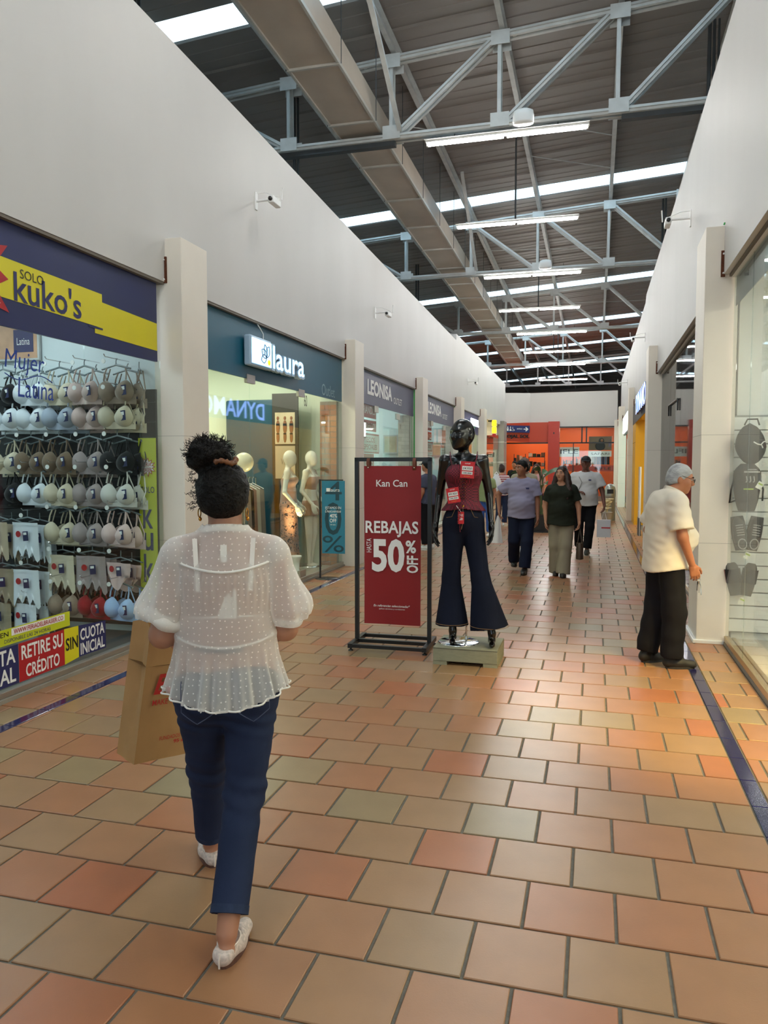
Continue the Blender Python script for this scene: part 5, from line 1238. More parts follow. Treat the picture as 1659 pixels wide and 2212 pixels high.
        def post(Q, d):
            d = d+amp*smooth_noise(Q*np.array((1, 1, .55), np.float32), 26, sd)*np.clip((1.38-Q[:, 2])*6, .1, 1)+amp*.6*smooth_noise(Q*np.array((1, 1, 1.8), np.float32), 55, sd+5)
            hz = hem+top.get('hemcurve', .012)*np.sin(np.arctan2(Q[:, 1], Q[:, 0])*2+1.0)
            inner = np.abs(Q[:, 0]-J['pelvis'][0]) < .30
            return np.maximum(d, np.where(inner, hz-Q[:, 2], d))
        sh = net_obj([C_.net(post)], 'shirt', top['mat'], t, top.get('label'))
        if top.get('collar'):
            B = MB(); pts = []
            def cf(u, v):
                a = PI*.5+2*PI*(.04+.92*u); r = .068+.020*v; front = math.sin(a)*.5+.5
                return (nk[0]+r*math.cos(a+0)*1.02, nk[1]+.022+r*math.sin(a)*.95+.018*front, nk[2]+.075-.07*front-.035*v*(1+.3*front)+.01)
            B.grid(lambda u, v: cf(u, v), 28, 3); B.grid(lambda u, v: (lambda p: (nk[0]+(p[0]-nk[0])*.94, p[1], p[2]))(cf(1-u, v)), 28, 3); B.build('collar', top['mat'], sh)
        if top.get('placket'):
            B = MB()
            for k in range(5):
                z = J['chest'][2]+.08-.085*k; B.ball((J['chest'][0], J['chest'][1]+.112*g+lo_+(belly*.5 if z < 1.15 else 0)+.012+bust*.6, z), (.006, .004, .006), 8, 6)
            B.build('buttons', M_whiteprint, sh)
    if bottom:
        lo_ = bottom.get('loose', .012); C_ = Shape(vox); th, kn, hm = bottom.get('r', (.100, .078, .075))
        C_.ell(np.array(J['pelvis']), (.162*g+lo_, .118*g+lo_, .13), None, .05); C_.cone(np.array(J['pelvis'])+np.array((0, 0, .03)), np.array(J['pelvis'])+np.array((0, 0, bottom.get('rise', .08))), .155*g+lo_, .14*g+lo_*.5, .03, (1, .76, 1), 'b')
        for s in ('r', 'l'):
            e = lerp(J['kn_'+s], J['an_'+s], bottom.get('len', .93))
            C_.cone(np.array(J['hip_'+s])-np.array((0, 0, .045)), J['kn_'+s], th, kn, .05); C_.cone(J['kn_'+s], e, kn, hm, .03, None, 'b')
        amp = bottom.get('fold', .005)
        net_obj([C_.net(lambda Q, d: d+amp*smooth_noise(Q*np.array((1, 1, 1.6), np.float32), 24, 9)+amp*.4*smooth_noise(Q, 60, 4))], 'trousers', bottom['mat'], t, bottom.get('label'))
    if shoes:
        for i, s in enumerate(('r', 'l')): shoe(t, J['an_'+s], foot_yaw[i], shoes[0], shoes[1], vox=vox*.8)
    if hair and hair[0]:
        R, Hf = head_frame(J, turn, nod); C_ = Shape(min(vox, .009)); st, hm_ = hair[:2]
        C_.ell(Hf((0, -.012, .020)), (.083, .100, .102), R, .01)
        if st in ('short', 'bald'):
            C_.ell(Hf((0, -.045, -.03)), (.075, .06, .06), R, .03)
            C_.ell(Hf((0, .10, -.055)), (.12, .105, .115), R, .01, 's'); C_.cone(Hf((-.12, .0, -.115)), Hf((.12, .0, -.115)), .07, .07, .01, None, '', 's')
        elif st == 'long':
            C_.ell(Hf((0, -.03, -.03)), (.09, .085, .11), R, .03)
            for x in (-.075, 0, .075): C_.cone(Hf((x, -.04, -.05)), Hf((x*1.5, -.075, -.27)), .05, .045, .04)
            for s in (-1, 1): C_.cone(Hf((s*.082, .0, -.0)), Hf((s*.135, .03, -.25)), .034, .046, .03); C_.cone(Hf((s*.135, .03, -.25)), Hf((s*.13, .085, -.38)), .046, .022, .03)
            C_.ell(Hf((0, .11, -.05)), (.062, .09, .125), R, .01, 's')
        elif st == 'bun':
            C_.ell(Hf((0, -.03, -.03)), (.078, .075, .09), R, .03); C_.ell(Hf((0, -.06, .10)), (.05, .05, .045), R, .02); C_.ell(Hf((0, .105, -.05)), (.10, .09, .12), R, .01, 's')
        amp = .004
        net_obj([C_.net(lambda Q, d: d+amp*smooth_noise(Q, 130, 2)+amp*.8*smooth_noise(Q, 220, 8))], 'hair', hm_, t)
    t['_'] = 0; del t['_']
    return t, J
def cap_on(t, J, turn, nod, m, visor, back=False):
    R, Hf = head_frame(J, turn, nod); C_ = Shape(.009)
    C_.ell(Hf((0, -.008, .035)), (.088, .106, .095), R, .01)
    S2 = R.T
    def post(Q, d):
        l = (Q-np.array(J['head'], np.float32)) @ R.astype(np.float32); return np.maximum(d, .032-l[:, 2]-.12*np.minimum(0, 0))
    o = net_obj([C_.net(post)], 'cap', m, t)
    B = MB(); s = -1 if back else 1
    B.grid(lambda u, v: Hf(((u-.5)*2*.075*(1-.25*v*v), s*(.075+.085*v*math.sqrt(max(0, 1-(2*u-1)**2*.5))), .048-.02*v-.012*(2*u-1)**2)), 10, 5)
    B.grid(lambda u, v: Hf(((.5-u)*2*.075*(1-.25*v*v), s*(.075+.085*v*math.sqrt(max(0, 1-(2*u-1)**2*.5))), .042-.02*v-.012*(2*u-1)**2)), 10, 5); B.build('visor', visor, o)
# ================================================================ THE WALKING WOMAN (seen from behind)
W = thing('person', 'woman walking away in a sheer white dotted blouse and jeans, curly hair in a bun', 'person', (-1.275, 2.48, 0), math.radians(25))
V1 = .008
JW = dict(head=(-.005, .02, 1.545), neck=(0, -.01, 1.40))
S_ = Shape(V1)
S_.ell((0, 0, .90), (.178, .13, .13), None, .05); S_.cone((0, 0, .90), (0, 0, 1.06), .165, .15, .06, (1, .74, 1)); S_.cone((0, 0, 1.06), (0, 0, 1.24), .145, .148, .06, (1, .74, 1)); S_.ell((0, 0, 1.24), (.152, .112, .15), None, .06)
AR = dict(sh_r=(.165, 0, 1.335), el_r=(.212, .02, 1.05), wr_r=(.19, .24, 1.0), sh_l=(-.165, 0, 1.335), el_l=(-.222, .0, 1.045), wr_l=(-.225, .24, 1.02))
LG = dict(hip_r=(.092, 0, .86), kn_r=(.06, -.04, .47), an_r=(.0, -.29, .095), hip_l=(-.092, .0, .86), kn_l=(-.085, .19, .47), an_l=(-.085, .36, .09))
for s in ('r', 'l'):
    S_.cone((0.03 if s == 'r' else -.03, -.01, 1.38), AR['sh_'+s], .035, .046, .05); S_.cone(AR['sh_'+s], AR['el_'+s], .05, .045, .03); S_.cone(AR['el_'+s], AR['wr_'+s], .046, .028, .02)
    S_.cone(LG['hip_'+s], LG['kn_'+s], .09, .06, .03); S_.cone(LG['kn_'+s], LG['an_'+s], .055, .036, .02); a = np.array(LG['an_'+s]); S_.cone(a+np.array((0, -.02, -.05)), a+np.array((.02, .13, -.065)), .030, .026, .02)
S_.cone((0, -.01, 1.36), (0, .01, 1.50), .062, .055, .03); head_sdf(S_, JW, -.05, 0)
Hs = []
for s, n in (('r', -1), ('l', 1)):
    q = Shape(.0065); hand(q, AR['wr_'+s], (.1*-n, 1, -.25), (0, -.2, -1) if s == 'l' else (-1, 0, 0), n, 1.2); Hs.append(q.net())
M_wskin = mat('skin_olive', '#a8745a', .5, var=.05, vscale=10)
net_obj([S_.net()]+Hs, 'body', M_wskin, W)
face_parts(JW, -.05, 0, W)
# bra seen through the blouse
M_bra = mat('white_bra', '#e9e2da', .7)
C_ = Shape(V1)
C_.cone((0, 0, 1.05), (0, 0, 1.25), .151, .154, .03, (1, .76, 1)); C_.ell((0, 0, 1.24), (.156, .117, .15), None, .03)
net_obj([C_.net(lambda Q, d: np.maximum(np.maximum(d, 1.115-Q[:, 2]-.012*np.cos(Q[:, 0]*9)), Q[:, 2]-1.215-.012*np.cos(Q[:, 0]*9)))], 'bra_band', mat('thin_bra', '#cbb0a0', .7), W)
for zz_ in (1.122, 1.218):
    B = MB(); B.tube([(.158*math.cos(a), .121*math.sin(a)-.0, zz_+.012*math.cos(.158*math.cos(a)*9)-.008) for a in [PI+PI*i/24 for i in range(25)]], .0045, 5); B.build('bra_edge', M_bra, W)
B = MB(); B.grid(lambda u, v: (-.035+.07*u+.008, -.126+.006*abs(2*u-1), 1.118+.105*v), 6, 4); B.build('bra_clasp', M_bra, W)
B = MB(); B.grid(lambda u, v: (.028+.012*u, -.128, 1.118+.105*v), 3, 4); B.build('hook_strip', M_bra, W)
for s in (-1, 1):
    B = MB(); B.grid(lambda u, v: (s*(.088+.012*v+.016*(u-.5)), -.119+.02*v+(.035*max(0, v-.6)), 1.215+.18*v), 3, 10); B.build('bra_strap', M_bra, W)
# jeans
C_ = Shape(V1)
C_.ell((0, -.005, .875), (.185, .142, .12), None, .05); C_.cone((0, 0, .90), (0, 0, 1.02), .175, .162, .03, (1, .78, 1), 'b')
for s in (-1, 1): C_.ell((s*.083, -.055, .845), (.088, .085, .10), None, .03)
e_r = lerp(LG['kn_r'], LG['an_r'], .87); e_l = lerp(LG['kn_l'], LG['an_l'], .86)
C_.cone((.092, -.005, .82), LG['kn_r'], .098, .070, .035); C_.cone(LG['kn_r'], e_r, .070, .063, .03, None, 'b')
C_.cone((-.092, .0, .82), LG['kn_l'], .098, .070, .035); C_.cone(LG['kn_l'], e_l, .070, .062, .03, None, 'b')
def jpost(Q, d):
    z = Q[:, 2]; m = np.exp(-((z-.47)/.10)**2)
    f = .004*m*np.sin(z*95+Q[:, 0]*22+2*np.sin(Q[:, 1]*14))+.004*smooth_noise(Q*np.array((1, 1, 2.0), np.float32), 22, 5)+.004*np.exp(-((z-.73)/.05)**2)*np.sin(z*120+Q[:, 0]*30)
    return d+f
jn = net_obj([C_.net(jpost)], 'jeans', M_jean, W)
M_stitch = mat('jean_stitch', '#4a5068', .8); M_worn = mat('worn_denim', '#2d374f', .85, var=.2, vscale=30)
def on_jeans(x, z): return -.005-math.sqrt(max(.001, 1-((abs(x)-.083)/.115)**2))*.150+(.03 if z > .9 else 0)
for s in (-1, 1):
    B = MB(); P = [(s*.035, .915), (s*.150, .915), (s*.150, .80), (s*.095, .765), (s*.035, .80)]; pts = []
    for (x0, z0), (x1, z1) in zip(P, P[1:]+P[:1]):
        for i in range(5): x = x0+(x1-x0)*i/5; z = z0+(z1-z0)*i/5; pts.append((x, on_jeans(x, z)-.004, z))
    B.tube(pts, .0018, 4, closed=True); B.build('pocket_stitching', M_stitch, jn)
B = MB(); B.tube([(.0, -.128+.01*abs(z-.87)*6, z) for z in (.96, .92, .88, .84, .80)], .002, 4); B.build('seam', M_stitch, jn)
for nm, e, k, r in (('hem', e_r, LG['kn_r'], .0645), ('hem', e_l, LG['kn_l'], .0635)):
    d = np.array(e)-np.array(k); d /= np.linalg.norm(d); B = MB(); B.tube([np.array(e)-d*.028, np.array(e)-d*.001], r, 24, cap=False); B.build('frayed_hem', M_worn, jn)
# blouse
M_sheer = sheer_mat('sheer_dotted_cotton', '#faf7f2', .48, 46)
M_cuff = sheer_mat('doubled_cotton', '#f4f0ea', .88, 46)
hem_z = lambda Q: .815+.035*np.clip(np.abs(Q[:, 0])/.2, 0, 1)**2
C_ = Shape(V1)
C_.cone((0, -.01, .76), (0, 0, 1.02), .232, .170, .02, (1, .90, 1)); C_.cone((0, 0, 1.03), (0, 0, 1.22), .166, .164, .05, (1, .84, 1)); C_.ell((0, 0, 1.23), (.166, .134, .16), None, .05)
for s in (-1, 1): C_.cone((s*.03, -.01, 1.378), (s*.162, 0, 1.335), .050, .062, .05)
C_.cone((0, -.005, 1.30), (0, .005, 1.405), .115, .088, .03)
def bpost(Q, d):
    x, y, z = Q[:, 0], Q[:, 1], Q[:, 2]; a = np.arctan2(y, x)
    pl = np.clip((1.03-z)/.10, 0, 1); up = np.clip((1.30-z)/.05, 0, 1)*np.clip((z-1.04)/.1, 0, 1)
    d = d+pl*(.010*np.sin(a*17+1.5*np.sin(a*3))+.006*np.sin(a*31+2))*(.45+.8*np.clip((1.03-z)/.2, 0, 1))+up*.0035*np.sin(a*38+np.sin(a*5))*np.clip((z-1.1)/.15, .2, 1)+.003*smooth_noise(Q, 30, 3)
    d = d-.004*np.exp(-((z-1.035-.012*np.cos(a*2))/.008)**2)-.004*np.exp(-((z-1.305+.02*np.cos(x*12))/.007)**2)
    d = np.maximum(d, hem_z(Q)-.03-z)
    nk = np.sqrt((x)**2+((y-.015)/1.05)**2)-(.070+np.clip(z-1.42, 0, .2)*.5); return np.maximum(d, np.where(z > 1.34, -nk, d))
blouse = net_obj([C_.net(bpost, lambda c: (c[:, 2] > hem_z(c)) & ~((np.hypot(c[:, 0], c[:, 1]-.015) < .073) & (c[:, 2] > 1.36)))], 'blouse', M_sheer, W, 'sheer white blouse with woven dots and gathered peplum')
for s, sd in (('r', 1), ('l', -1)):
    C_ = Shape(V1); a = np.array(AR['sh_'+s]); e = np.array(AR['el_'+s]); f = np.array(AR['wr_'+s])
    m_ = lerp(a, e, .62)
    end = lerp(a, e, .93) if s == 'r' else lerp(a, e, .86)
    C_.cone(a+np.array((0, 0, -.01)), lerp(a, e, .45), .068, .074, .04); C_.cone(lerp(a, e, .45), lerp(a, e, .72)+np.array((sd*.016, .0, 0)), .074, .090, .03); C_.cone(lerp(a, e, .72)+np.array((sd*.016, 0, 0)), end, .090, .062, .03)
    ax_ = (e-a)/np.linalg.norm(e-a)
    def spost(Q, d):
        h = (Q-a.astype(np.float32)) @ ax_.astype(np.float32); v = Q-a.astype(np.float32); ang = np.arctan2(v[:, 1], v[:, 0]-h*ax_[0])
        d = d+.006*np.sin(ang*9+3*np.sin(h*9))*np.clip(h*5, 0, 1)+.004*smooth_noise(Q, 45, 11); L = np.linalg.norm(end-a); return np.maximum(d, h-L+.0)
    L_ = np.linalg.norm(end-a)
    sl_ = net_obj([C_.net(spost, lambda c: ((c-a) @ ax_) < L_-.012)], 'sleeve', M_sheer, blouse)
    B = MB(); ring = []
    u_ = np.cross(ax_, (0, 1, 0)); u_ /= np.linalg.norm(u_); w_ = np.cross(ax_, u_)
    rr = .066
    B.grid(lambda u, v: tuple(end-ax_*(.03*(1-v))+rr*(1.05+(.22 if s == 'l' else .06)*math.sin(v*PI)*(1+.3*math.sin(u*6*PI)))*(u_*math.cos(u*2*PI)+w_*math.sin(u*2*PI))+ax_*.012*math.sin(u*4*PI)), 28, 6, True, True); B.build('cuff', M_cuff, sl_)
    if s == 'l':      # turned-up cuff
        B = MB(); B.grid(lambda u, v: tuple(end-ax_*(.055*(1-v))+(.070+.035*math.sin(v*PI)+.010*math.sin(u*10*PI))*(u_*math.cos(u*2*PI)+w_*math.sin(u*2*PI))+ax_*.02*math.sin(u*2*PI+1)), 32, 7, True, True); B.build('turned_cuff', M_cuff, sl_)
M_trim = mat('white_cotton', '#ece8e1', .8)
B = MB(); B.grid(lambda u, v: (.082*math.cos(2*PI*u)*(1+.05*v), .012+.080*math.sin(2*PI*u)*(1+.05*v), 1.402+.024*(1-v)-.018*math.sin(2*PI*u)), 32, 3, True, True); B.build('neckband', M_trim, blouse)
B = MB(); B.box(-.012, .010, -.118, -.114, 1.315, 1.375); ob = B.build('inner_tag', M_trim, blouse); ob.rotation_euler = (.0, 0, 0)
def back_y(x, z, off=.0):
    r = .172 if z > 1.1 else .172+(1.03-z)*.22; return -math.sqrt(max(0.0004, 1-(x/r)**2))*r*(.835)-off
B = MB(); B.tube([(x, back_y(x, 1.29, -.0), 1.293-.02*math.cos(x*12)+.01) for x in [i*.018-.153 for i in range(18)]], .0045, 5); B.build('yoke_seam', M_trim, blouse)
B = MB(); B.tube([(.173*math.cos(a), .150*math.sin(a), 1.035+.012*math.cos(2*a)) for a in [2*PI*i/40 for i in range(40)]], .0045, 5, closed=True); B.build('waist_seam', M_trim, blouse)
B = MB(); B.tube([((.222+.010*math.sin(a*17))*math.cos(a), -.008+(.199+.010*math.sin(a*17))*math.sin(a), .818+.035*min(1, abs(.228*math.cos(a))/.2)**2) for a in [2*PI*i/120 for i in range(120)]], .0035, 5, closed=True); B.build('hem_seam', M_trim, blouse)
# shoes
M_loaf = mat('woven_loafer', '#c9b9b0', .6, var=.25, vscale=90); M_pinksole = mat('brown_sole', '#5a3a30', .6); M_trimp = mat('loafer_trim', '#dccfc4', .6)
for s, yw in (('r', -.35), ('l', .25)):
    a = np.array(LG['an_'+s]); S2 = Shape(.006); f = np.array((-math.sin(yw), math.cos(yw), 0)); z0 = .0 if s == 'r' else 0
    P = lambda u, h: np.array((a[0], a[1], z0+h))+f*u
    S2.cone(P(-.03, .045), P(.06, .035), .036, .038, .03); S2.cone(P(.06, .032), P(.165, .024), .040, .028, .03); S2.cone(P(.075, .080), P(.0, .085), .022, .030, .006, None, '', 's')
    o = net_obj([S2.net(lambda Q, d: np.maximum(np.maximum(d, .012-Q[:, 2]), Q[:, 2]-.066-.01*np.abs(Q[:, 0]-a[0])))], 'shoe', M_loaf, W, 'woven blush loafer')
    r = np.array((f[1], -f[0], 0)); B = MB(); n = 20
    ring = [np.array((a[0], a[1], z0))+f*(.066+.112*math.cos(2*PI*i/n))+r*(.039*math.sin(2*PI*i/n)*(1-.15*math.cos(2*PI*i/n))) for i in range(n)]
    B.add([tuple(p) for p in ring]+[tuple(p+np.array((0, 0, .018))) for p in ring], [tuple(range(n-1, -1, -1)), tuple(range(n, 2*n))]+[(i, (i+1) % n, n+(i+1) % n, n+i) for i in range(n)]); B.build('sole', M_pinksole, o)
    B = MB(); B.tube([tuple(P(-.066, .02)), tuple(P(-.068, .045)), tuple(P(-.062, .066))], .0035, 6); B.build('heel_strip', M_trimp, o)
    B = MB(); B.tube([tuple(P(.02+.052*math.cos(t), .066+.004*math.cos(t))+r*.034*math.sin(t)) for t in [2*PI*i/20 for i in range(20)]], .004, 5, closed=True); B.build('opening_trim', M_trimp, o)
# hair
R, Hf = head_frame(JW, -.05, 0)
C_ = Shape(.007)
C_.ell(Hf((0, -.018, .018)), (.094, .108, .105), R, .01); C_.ell(Hf((0, -.05, -.025)), (.078, .066, .055), R, .03); C_.ell(Hf((0, .115, -.055)), (.10, .10, .125), R, .01, 's')
C_.ell(Hf((-.045, -.03, .145)), (.078, .07, .052), R, .015); C_.ell(Hf((-.075, -.03, .12)), (.045, .05, .045), R, .02)
def hpost(Q, d): return d+.004*smooth_noise(Q, 150, 2)+.004*smooth_noise(Q, 260, 8)+np.where(Q[:, 2] > 1.635, .009*smooth_noise(Q, 110, 21)+.004*smooth_noise(Q, 300, 4), 0)
M_curl = mat('curly_hair', '#0e0a08', .55, spec=.2, var=.5, vscale=50, bump=.7, bscale=110)
hr = net_obj([C_.net(hpost)], 'hair', M_curl, W)
rr_ = random.Random(5); B = MB()
for i in range(620):
    if i < 430:
        a = rr_.uniform(0, 2*PI); b = rr_.uniform(-.6, 1.4); c0 = np.array((-.045, -.03, .145)); nrm = np.array((math.cos(a)*math.cos(b), math.sin(a)*math.cos(b), math.sin(b))); p = c0+nrm*np.array((.072, .065, .048)); ln = rr_.uniform(.012, .032)
    else:
        a = rr_.uniform(PI, 2*PI); b = rr_.uniform(-1.0, 1.0); nrm = np.array((math.cos(a)*math.cos(b), math.sin(a)*math.cos(b), math.sin(b))); p = np.array((0, -.018, .018))+nrm*np.array((.09, .104, .10)); ln = rr_.uniform(.004, .016)
        if i > 560: p = np.array((-.085, -.03, .03))+np.array((rr_.uniform(-.02, .01), rr_.uniform(-.05, .05), rr_.uniform(-.08, .09))); nrm = np.array((-1, rr_.uniform(-.5, .5), rr_.uniform(-.6, .2))); ln = rr_.uniform(.008, .026)
    u_ = np.cross(nrm, (.3, .2, .9)); u_ /= np.linalg.norm(u_)+1e-6; w_ = np.cross(nrm, u_); cr = rr_.uniform(.004, .009); ph = rr_.uniform(0, 6.3)
    B.tube([Hf(p+nrm*ln*t+cr*t*(u_*math.cos(ph+t*7)+w_*math.sin(ph+t*7))) for t in (0, .25, .5, .75, 1)], [.0014, .0013, .0012, .001, .0006], 3, cap=False)
B.build('stray_curls', M_curl, hr, None, None, None, 'stuff')
B = MB(); B.tube([Hf((-.01+.06*math.cos(t), -.045+.05*math.sin(t)-.01, .105+.012*math.sin(3*t)+.02*math.cos(t))) for t in [PI*1.45+PI*.6*i/16 for i in range(17)]], [.009+.003*math.sin(i*2.3) for i in range(17)], 8); B.build('hair_clip', mat('tortoise_clip', '#6b3f1f', .35, var=.5, vscale=30), hr)
for s in (1, -1):
    ea = thing('x', 'x', 'x') if False else None
    B = MB(); c = Hf((s*.084, -.005, -.055)); B.tube([tuple(c+np.array((.004*math.cos(t), .010*math.cos(t), -.012+.016*math.sin(t)))) for t in [2*PI*i/12 for i in range(12)]], .0022, 5, closed=True); B.ball(tuple(c+np.array((.002, 0, -.034))), (.006, .005, .008)); B.build('earring', mat('gold', '#c58a35', .25, metal=1), W)
# paper bag in her left hand
BG = thing('paper_bag', 'tall brown paper shopping bag with red lettering in the walking woman\'s left hand', 'bag', (-1.775, 2.64, .44), math.radians(15.4))
BG.rotation_euler = (0, math.radians(8), math.radians(15.4))
u1 = np.array((.66, .75, 0)); u2 = np.array((-.75, .66, 0)); wB, gB, hB = .34, .135, .56
M_kraft = mat('kraft_paper', '#a87f4f', .7, var=.07, vscale=7, bump=.25, bscale=14); M_kraftin = mat('kraft_inside', '#6d4f30', .8)
M_redink = mat('red_ink', '#b3201c', .6)
c00 = np.array((0., 0, 0)); cor = [c00, u1*wB, u1*wB+u2*gB, u2*gB]
def face_grid(p, q, crease, nm, m_, flip=False, off=0, z0=0, z1=hB):
    B = MB(); n = np.cross(q-p, (0, 0, 1)); n /= np.linalg.norm(n)
    def fn(u, v):
        b = crease*(1-abs(2*u-1))*(min(1, v*1.6)) + .004*math.sin(u*7+v*9)*math.sin(PI*u)
        return tuple(p+(q-p)*u+n*(off-b)+np.array((0, 0, z0+(z1-z0)*v+.012*math.sin(u*5)*v*v)))
    B.grid(fn, 14, 14, False); return B.build(nm, m_, BG)
face_grid(cor[0], cor[1], .004, 'front_panel', M_kraft); face_grid(cor[1], cor[2], .03, 'side_panel', M_kraft); face_grid(cor[2], cor[3], .004, 'back_panel', M_kraft); face_grid(cor[3], cor[0], .028, 'side_panel', M_kraft)
B = MB(); B.add([tuple(c) for c in cor], [(3, 2, 1, 0)]); B.build('base_panel', M_kraft, BG)
B = MB(); B.add([tuple(c*.985+np.array((0, 0, hB*.72))) for c in cor], [(0, 1, 2, 3)]); B.build('dark_contents', M_kraftin, BG)
nF = np.cross(u1, (0, 0, 1))
o1 = u1*.045+nF*.004
text('Bata', (tuple(o1+np.array((0, 0, .285))), tuple(u1), UP), .20, .085, M_redink, BG, bold=.025, depth=.004, shear=.25)
text('MAKE YOUR WAY', (tuple(o1+np.array((0, 0, .24))), tuple(u1), UP), .235, .024, M_redink, BG, bold=.01, depth=.004)
text('FUNDADOS EN 1894', (tuple(u1*.10+nF*.004+np.array((0, 0, .085))), tuple(u1), UP), .17, .016, M_redink, BG, depth=.004)
text('95 años', (tuple(u1*.17+nF*.004+np.array((0, 0, .062))), tuple(u1), UP), .09, .016, M_redink, BG, bold=.02, depth=.004)
for f_ in (0.0, 1.0):
    b0 = u2*gB*f_; B = MB(); B.tube([tuple(b0+u1*.10+np.array((0, 0, hB-.03))), tuple(b0+u1*.12+np.array((.0, 0, hB+.06))), tuple(u1*.15+u2*gB*.5+np.array((0, 0, hB+.10))), tuple(b0+u1*.18+np.array((0, 0, hB+.06))), tuple(b0+u1*.2+np.array((0, 0, hB-.03)))], .004, 6); B.build('handle', M_kraft, BG)

# ================================================================ OLDER MAN
M_cream = mat('cream_shirt', '#d3c9ba', .8, var=.03, vscale=4, bump=.08, bscale=200)
oldJ = dict(head=(0.0, .11, 1.54), neck=(0, .03, 1.40), sh_r=(.17, .0, 1.355), el_r=(.235, .02, 1.08), wr_r=(.225, .11, .855), sh_l=(-.17, .02, 1.355), el_l=(-.25, -.03, 1.10), wr_l=(-.24, .08, .86), an_r=(.10, .02, .085), kn_r=(.105, .03, .48), an_l=(-.11, -.09, .085), kn_l=(-.10, -.02, .48))
T, J = person('older grey-haired man in a cream short-sleeved shirt looking into the right-hand shop', (.57, 6.60, 0), math.radians(-68), 1.70, oldJ, 1.0, .11, 0, 'tan', -.38, -.26,
    dict(mat=M_cream, hem=.80, sleeve=.80, loose=.026, collar=True, cuff=.022, fold=.0065, hemcurve=.02, label='cream shirt hanging loose'), dict(mat=M_blacktr, r=(.105, .095, .09), len=.98, fold=.008), (mat('black_sneaker', '#1b1713', .6), M_soleb), ('short', M_hairg), .0085, ((0, .35, -1), (0, .2, -1)), (.75, .5), .0055, True, (-.15, .15))
R, Hf = head_frame(J, -.38, -.26)
gsp = thing('eyeglasses', 'thin dark-framed eyeglasses worn by the older man', 'glasses', (.57, 6.60, 0), math.radians(-68))
for s in (-1, 1):
    B = MB(); B.tube([tuple(Hf((s*.034+.021*math.cos(t), .108, .006+.015*math.sin(t)))) for t in [2*PI*i/16 for i in range(16)]], .0022, 5, closed=True); B.build('rim', M_dark, gsp)
    B = MB(); B.tube([tuple(Hf((s*.056, .107, .010))), tuple(Hf((s*.078, .07, .016))), tuple(Hf((s*.082, -.0, .022))), tuple(Hf((s*.080, -.02, .0)))], .0025, 5); B.build('temple', M_dark, gsp)
B = MB(); B.tube([tuple(Hf((-.013, .110, .008))), tuple(Hf((0, .114, .012))), tuple(Hf((.013, .110, .008)))], .002, 5); B.build('bridge', M_dark, gsp)
ky = thing('key_ring', 'bunch of keys hanging from the older man\'s hand', 'keys', (.57, 6.60, 0), math.radians(-68))
k0 = np.array(J['wr_r'])+np.array((-.01, .06, -.115))
B = MB(); B.tube([tuple(k0+np.array((0, .014*math.cos(t), .014*math.sin(t)))) for t in [2*PI*i/14 for i in range(14)]], .0018, 5, closed=True); B.build('ring', M_chrome, ky)
for i, dx in enumerate((-.008, 0, .009)):
    B = MB(); B.tube([tuple(k0+np.array((dx, 0, -.012))), tuple(k0+np.array((dx*2, .005*i, -.05))), tuple(k0+np.array((dx*2.5, .006*i, -.09-.015*i)))], [.006, .003, .003], 5); B.build('key', M_chrome if i else M_dark, ky)

# ================================================================ COUPLE AND MAN IN WHITE
M_polo = mat('lilac_polo', '#8f8ca6', .8, var=.03, bump=.08, bscale=150); M_olive = mat('dark_green_shirt', '#262a22', .8, var=.04); M_khaki = mat('khaki_trousers', '#8b8270', .8, var=.06); M_tee = mat('white_tee', '#c9c9ca', .8, var=.03)
pj = dict(el_r=(.355, -.06, 1.19), wr_r=(.335, .02, .95), sh_r=(.188, 0, 1.352), sh_l=(-.182, 0, 1.35), el_l=(-.235, .0, 1.09), wr_l=(-.245, .07, .84), an_r=(.12, -.26, .15), kn_r=(.105, .05, .50), an_l=(-.06, .20, .085), kn_l=(-.09, .15, .49))
T, J = person('man in a lilac polo shirt and dark blue trousers walking beside the woman in green', (-1.07, 11.8, 0), PI+.05, 1.71, pj, 1.14, .07, 0, 'brown', -.75, -.18,
    dict(mat=M_polo, hem=.84, sleeve=.72, loose=.020, collar=True, cuff=.02, fold=.010), dict(mat=M_navytr, r=(.112, .088, .088), len=.97), (M_blackshoe, M_soleb), ('short', M_hairb), .011, ((0, .1, -1), (0, .1, -1)), (.9, .6), .0075, True, (.1, -.1))
B = MB(); B.box(-.115, -.055, .148, .152, 1.275, 1.30); B.build('chest_emblem', M_navyprint, T)
bg = thing('plastic_bag', 'white plastic bag in the lilac-shirted man\'s hand', 'bag', (-1.07, 11.8, 0), PI+.05)
B = MB(); B.grid(lambda u, v: (.345+.085*math.cos(u*2*PI)*(.25+.9*v)+.03*v, .04+.03*math.sin(u*2*PI)*(.3+v)+.008*math.sin(u*9*PI), .87-.42*v), 24, 10, True, True); B.build('sack', mat('white_poly', '#d9d9dc', .4), bg)
B = MB(); B.tube([(.335, .04, .93), (.345, .04, .86)], .012, 6); B.build('handle', MATS['white_poly'], bg)
wj = dict(sh_r=(.165, 0, 1.345), el_r=(.25, -.02, 1.09), wr_r=(.23, .05, .86), el_l=(-.26, -.02, 1.09), wr_l=(-.275, .05, .85), an_r=(.07, -.06, .085), kn_r=(.085, .03, .49), an_l=(-.045, .14, .085), kn_l=(-.08, .10, .49))
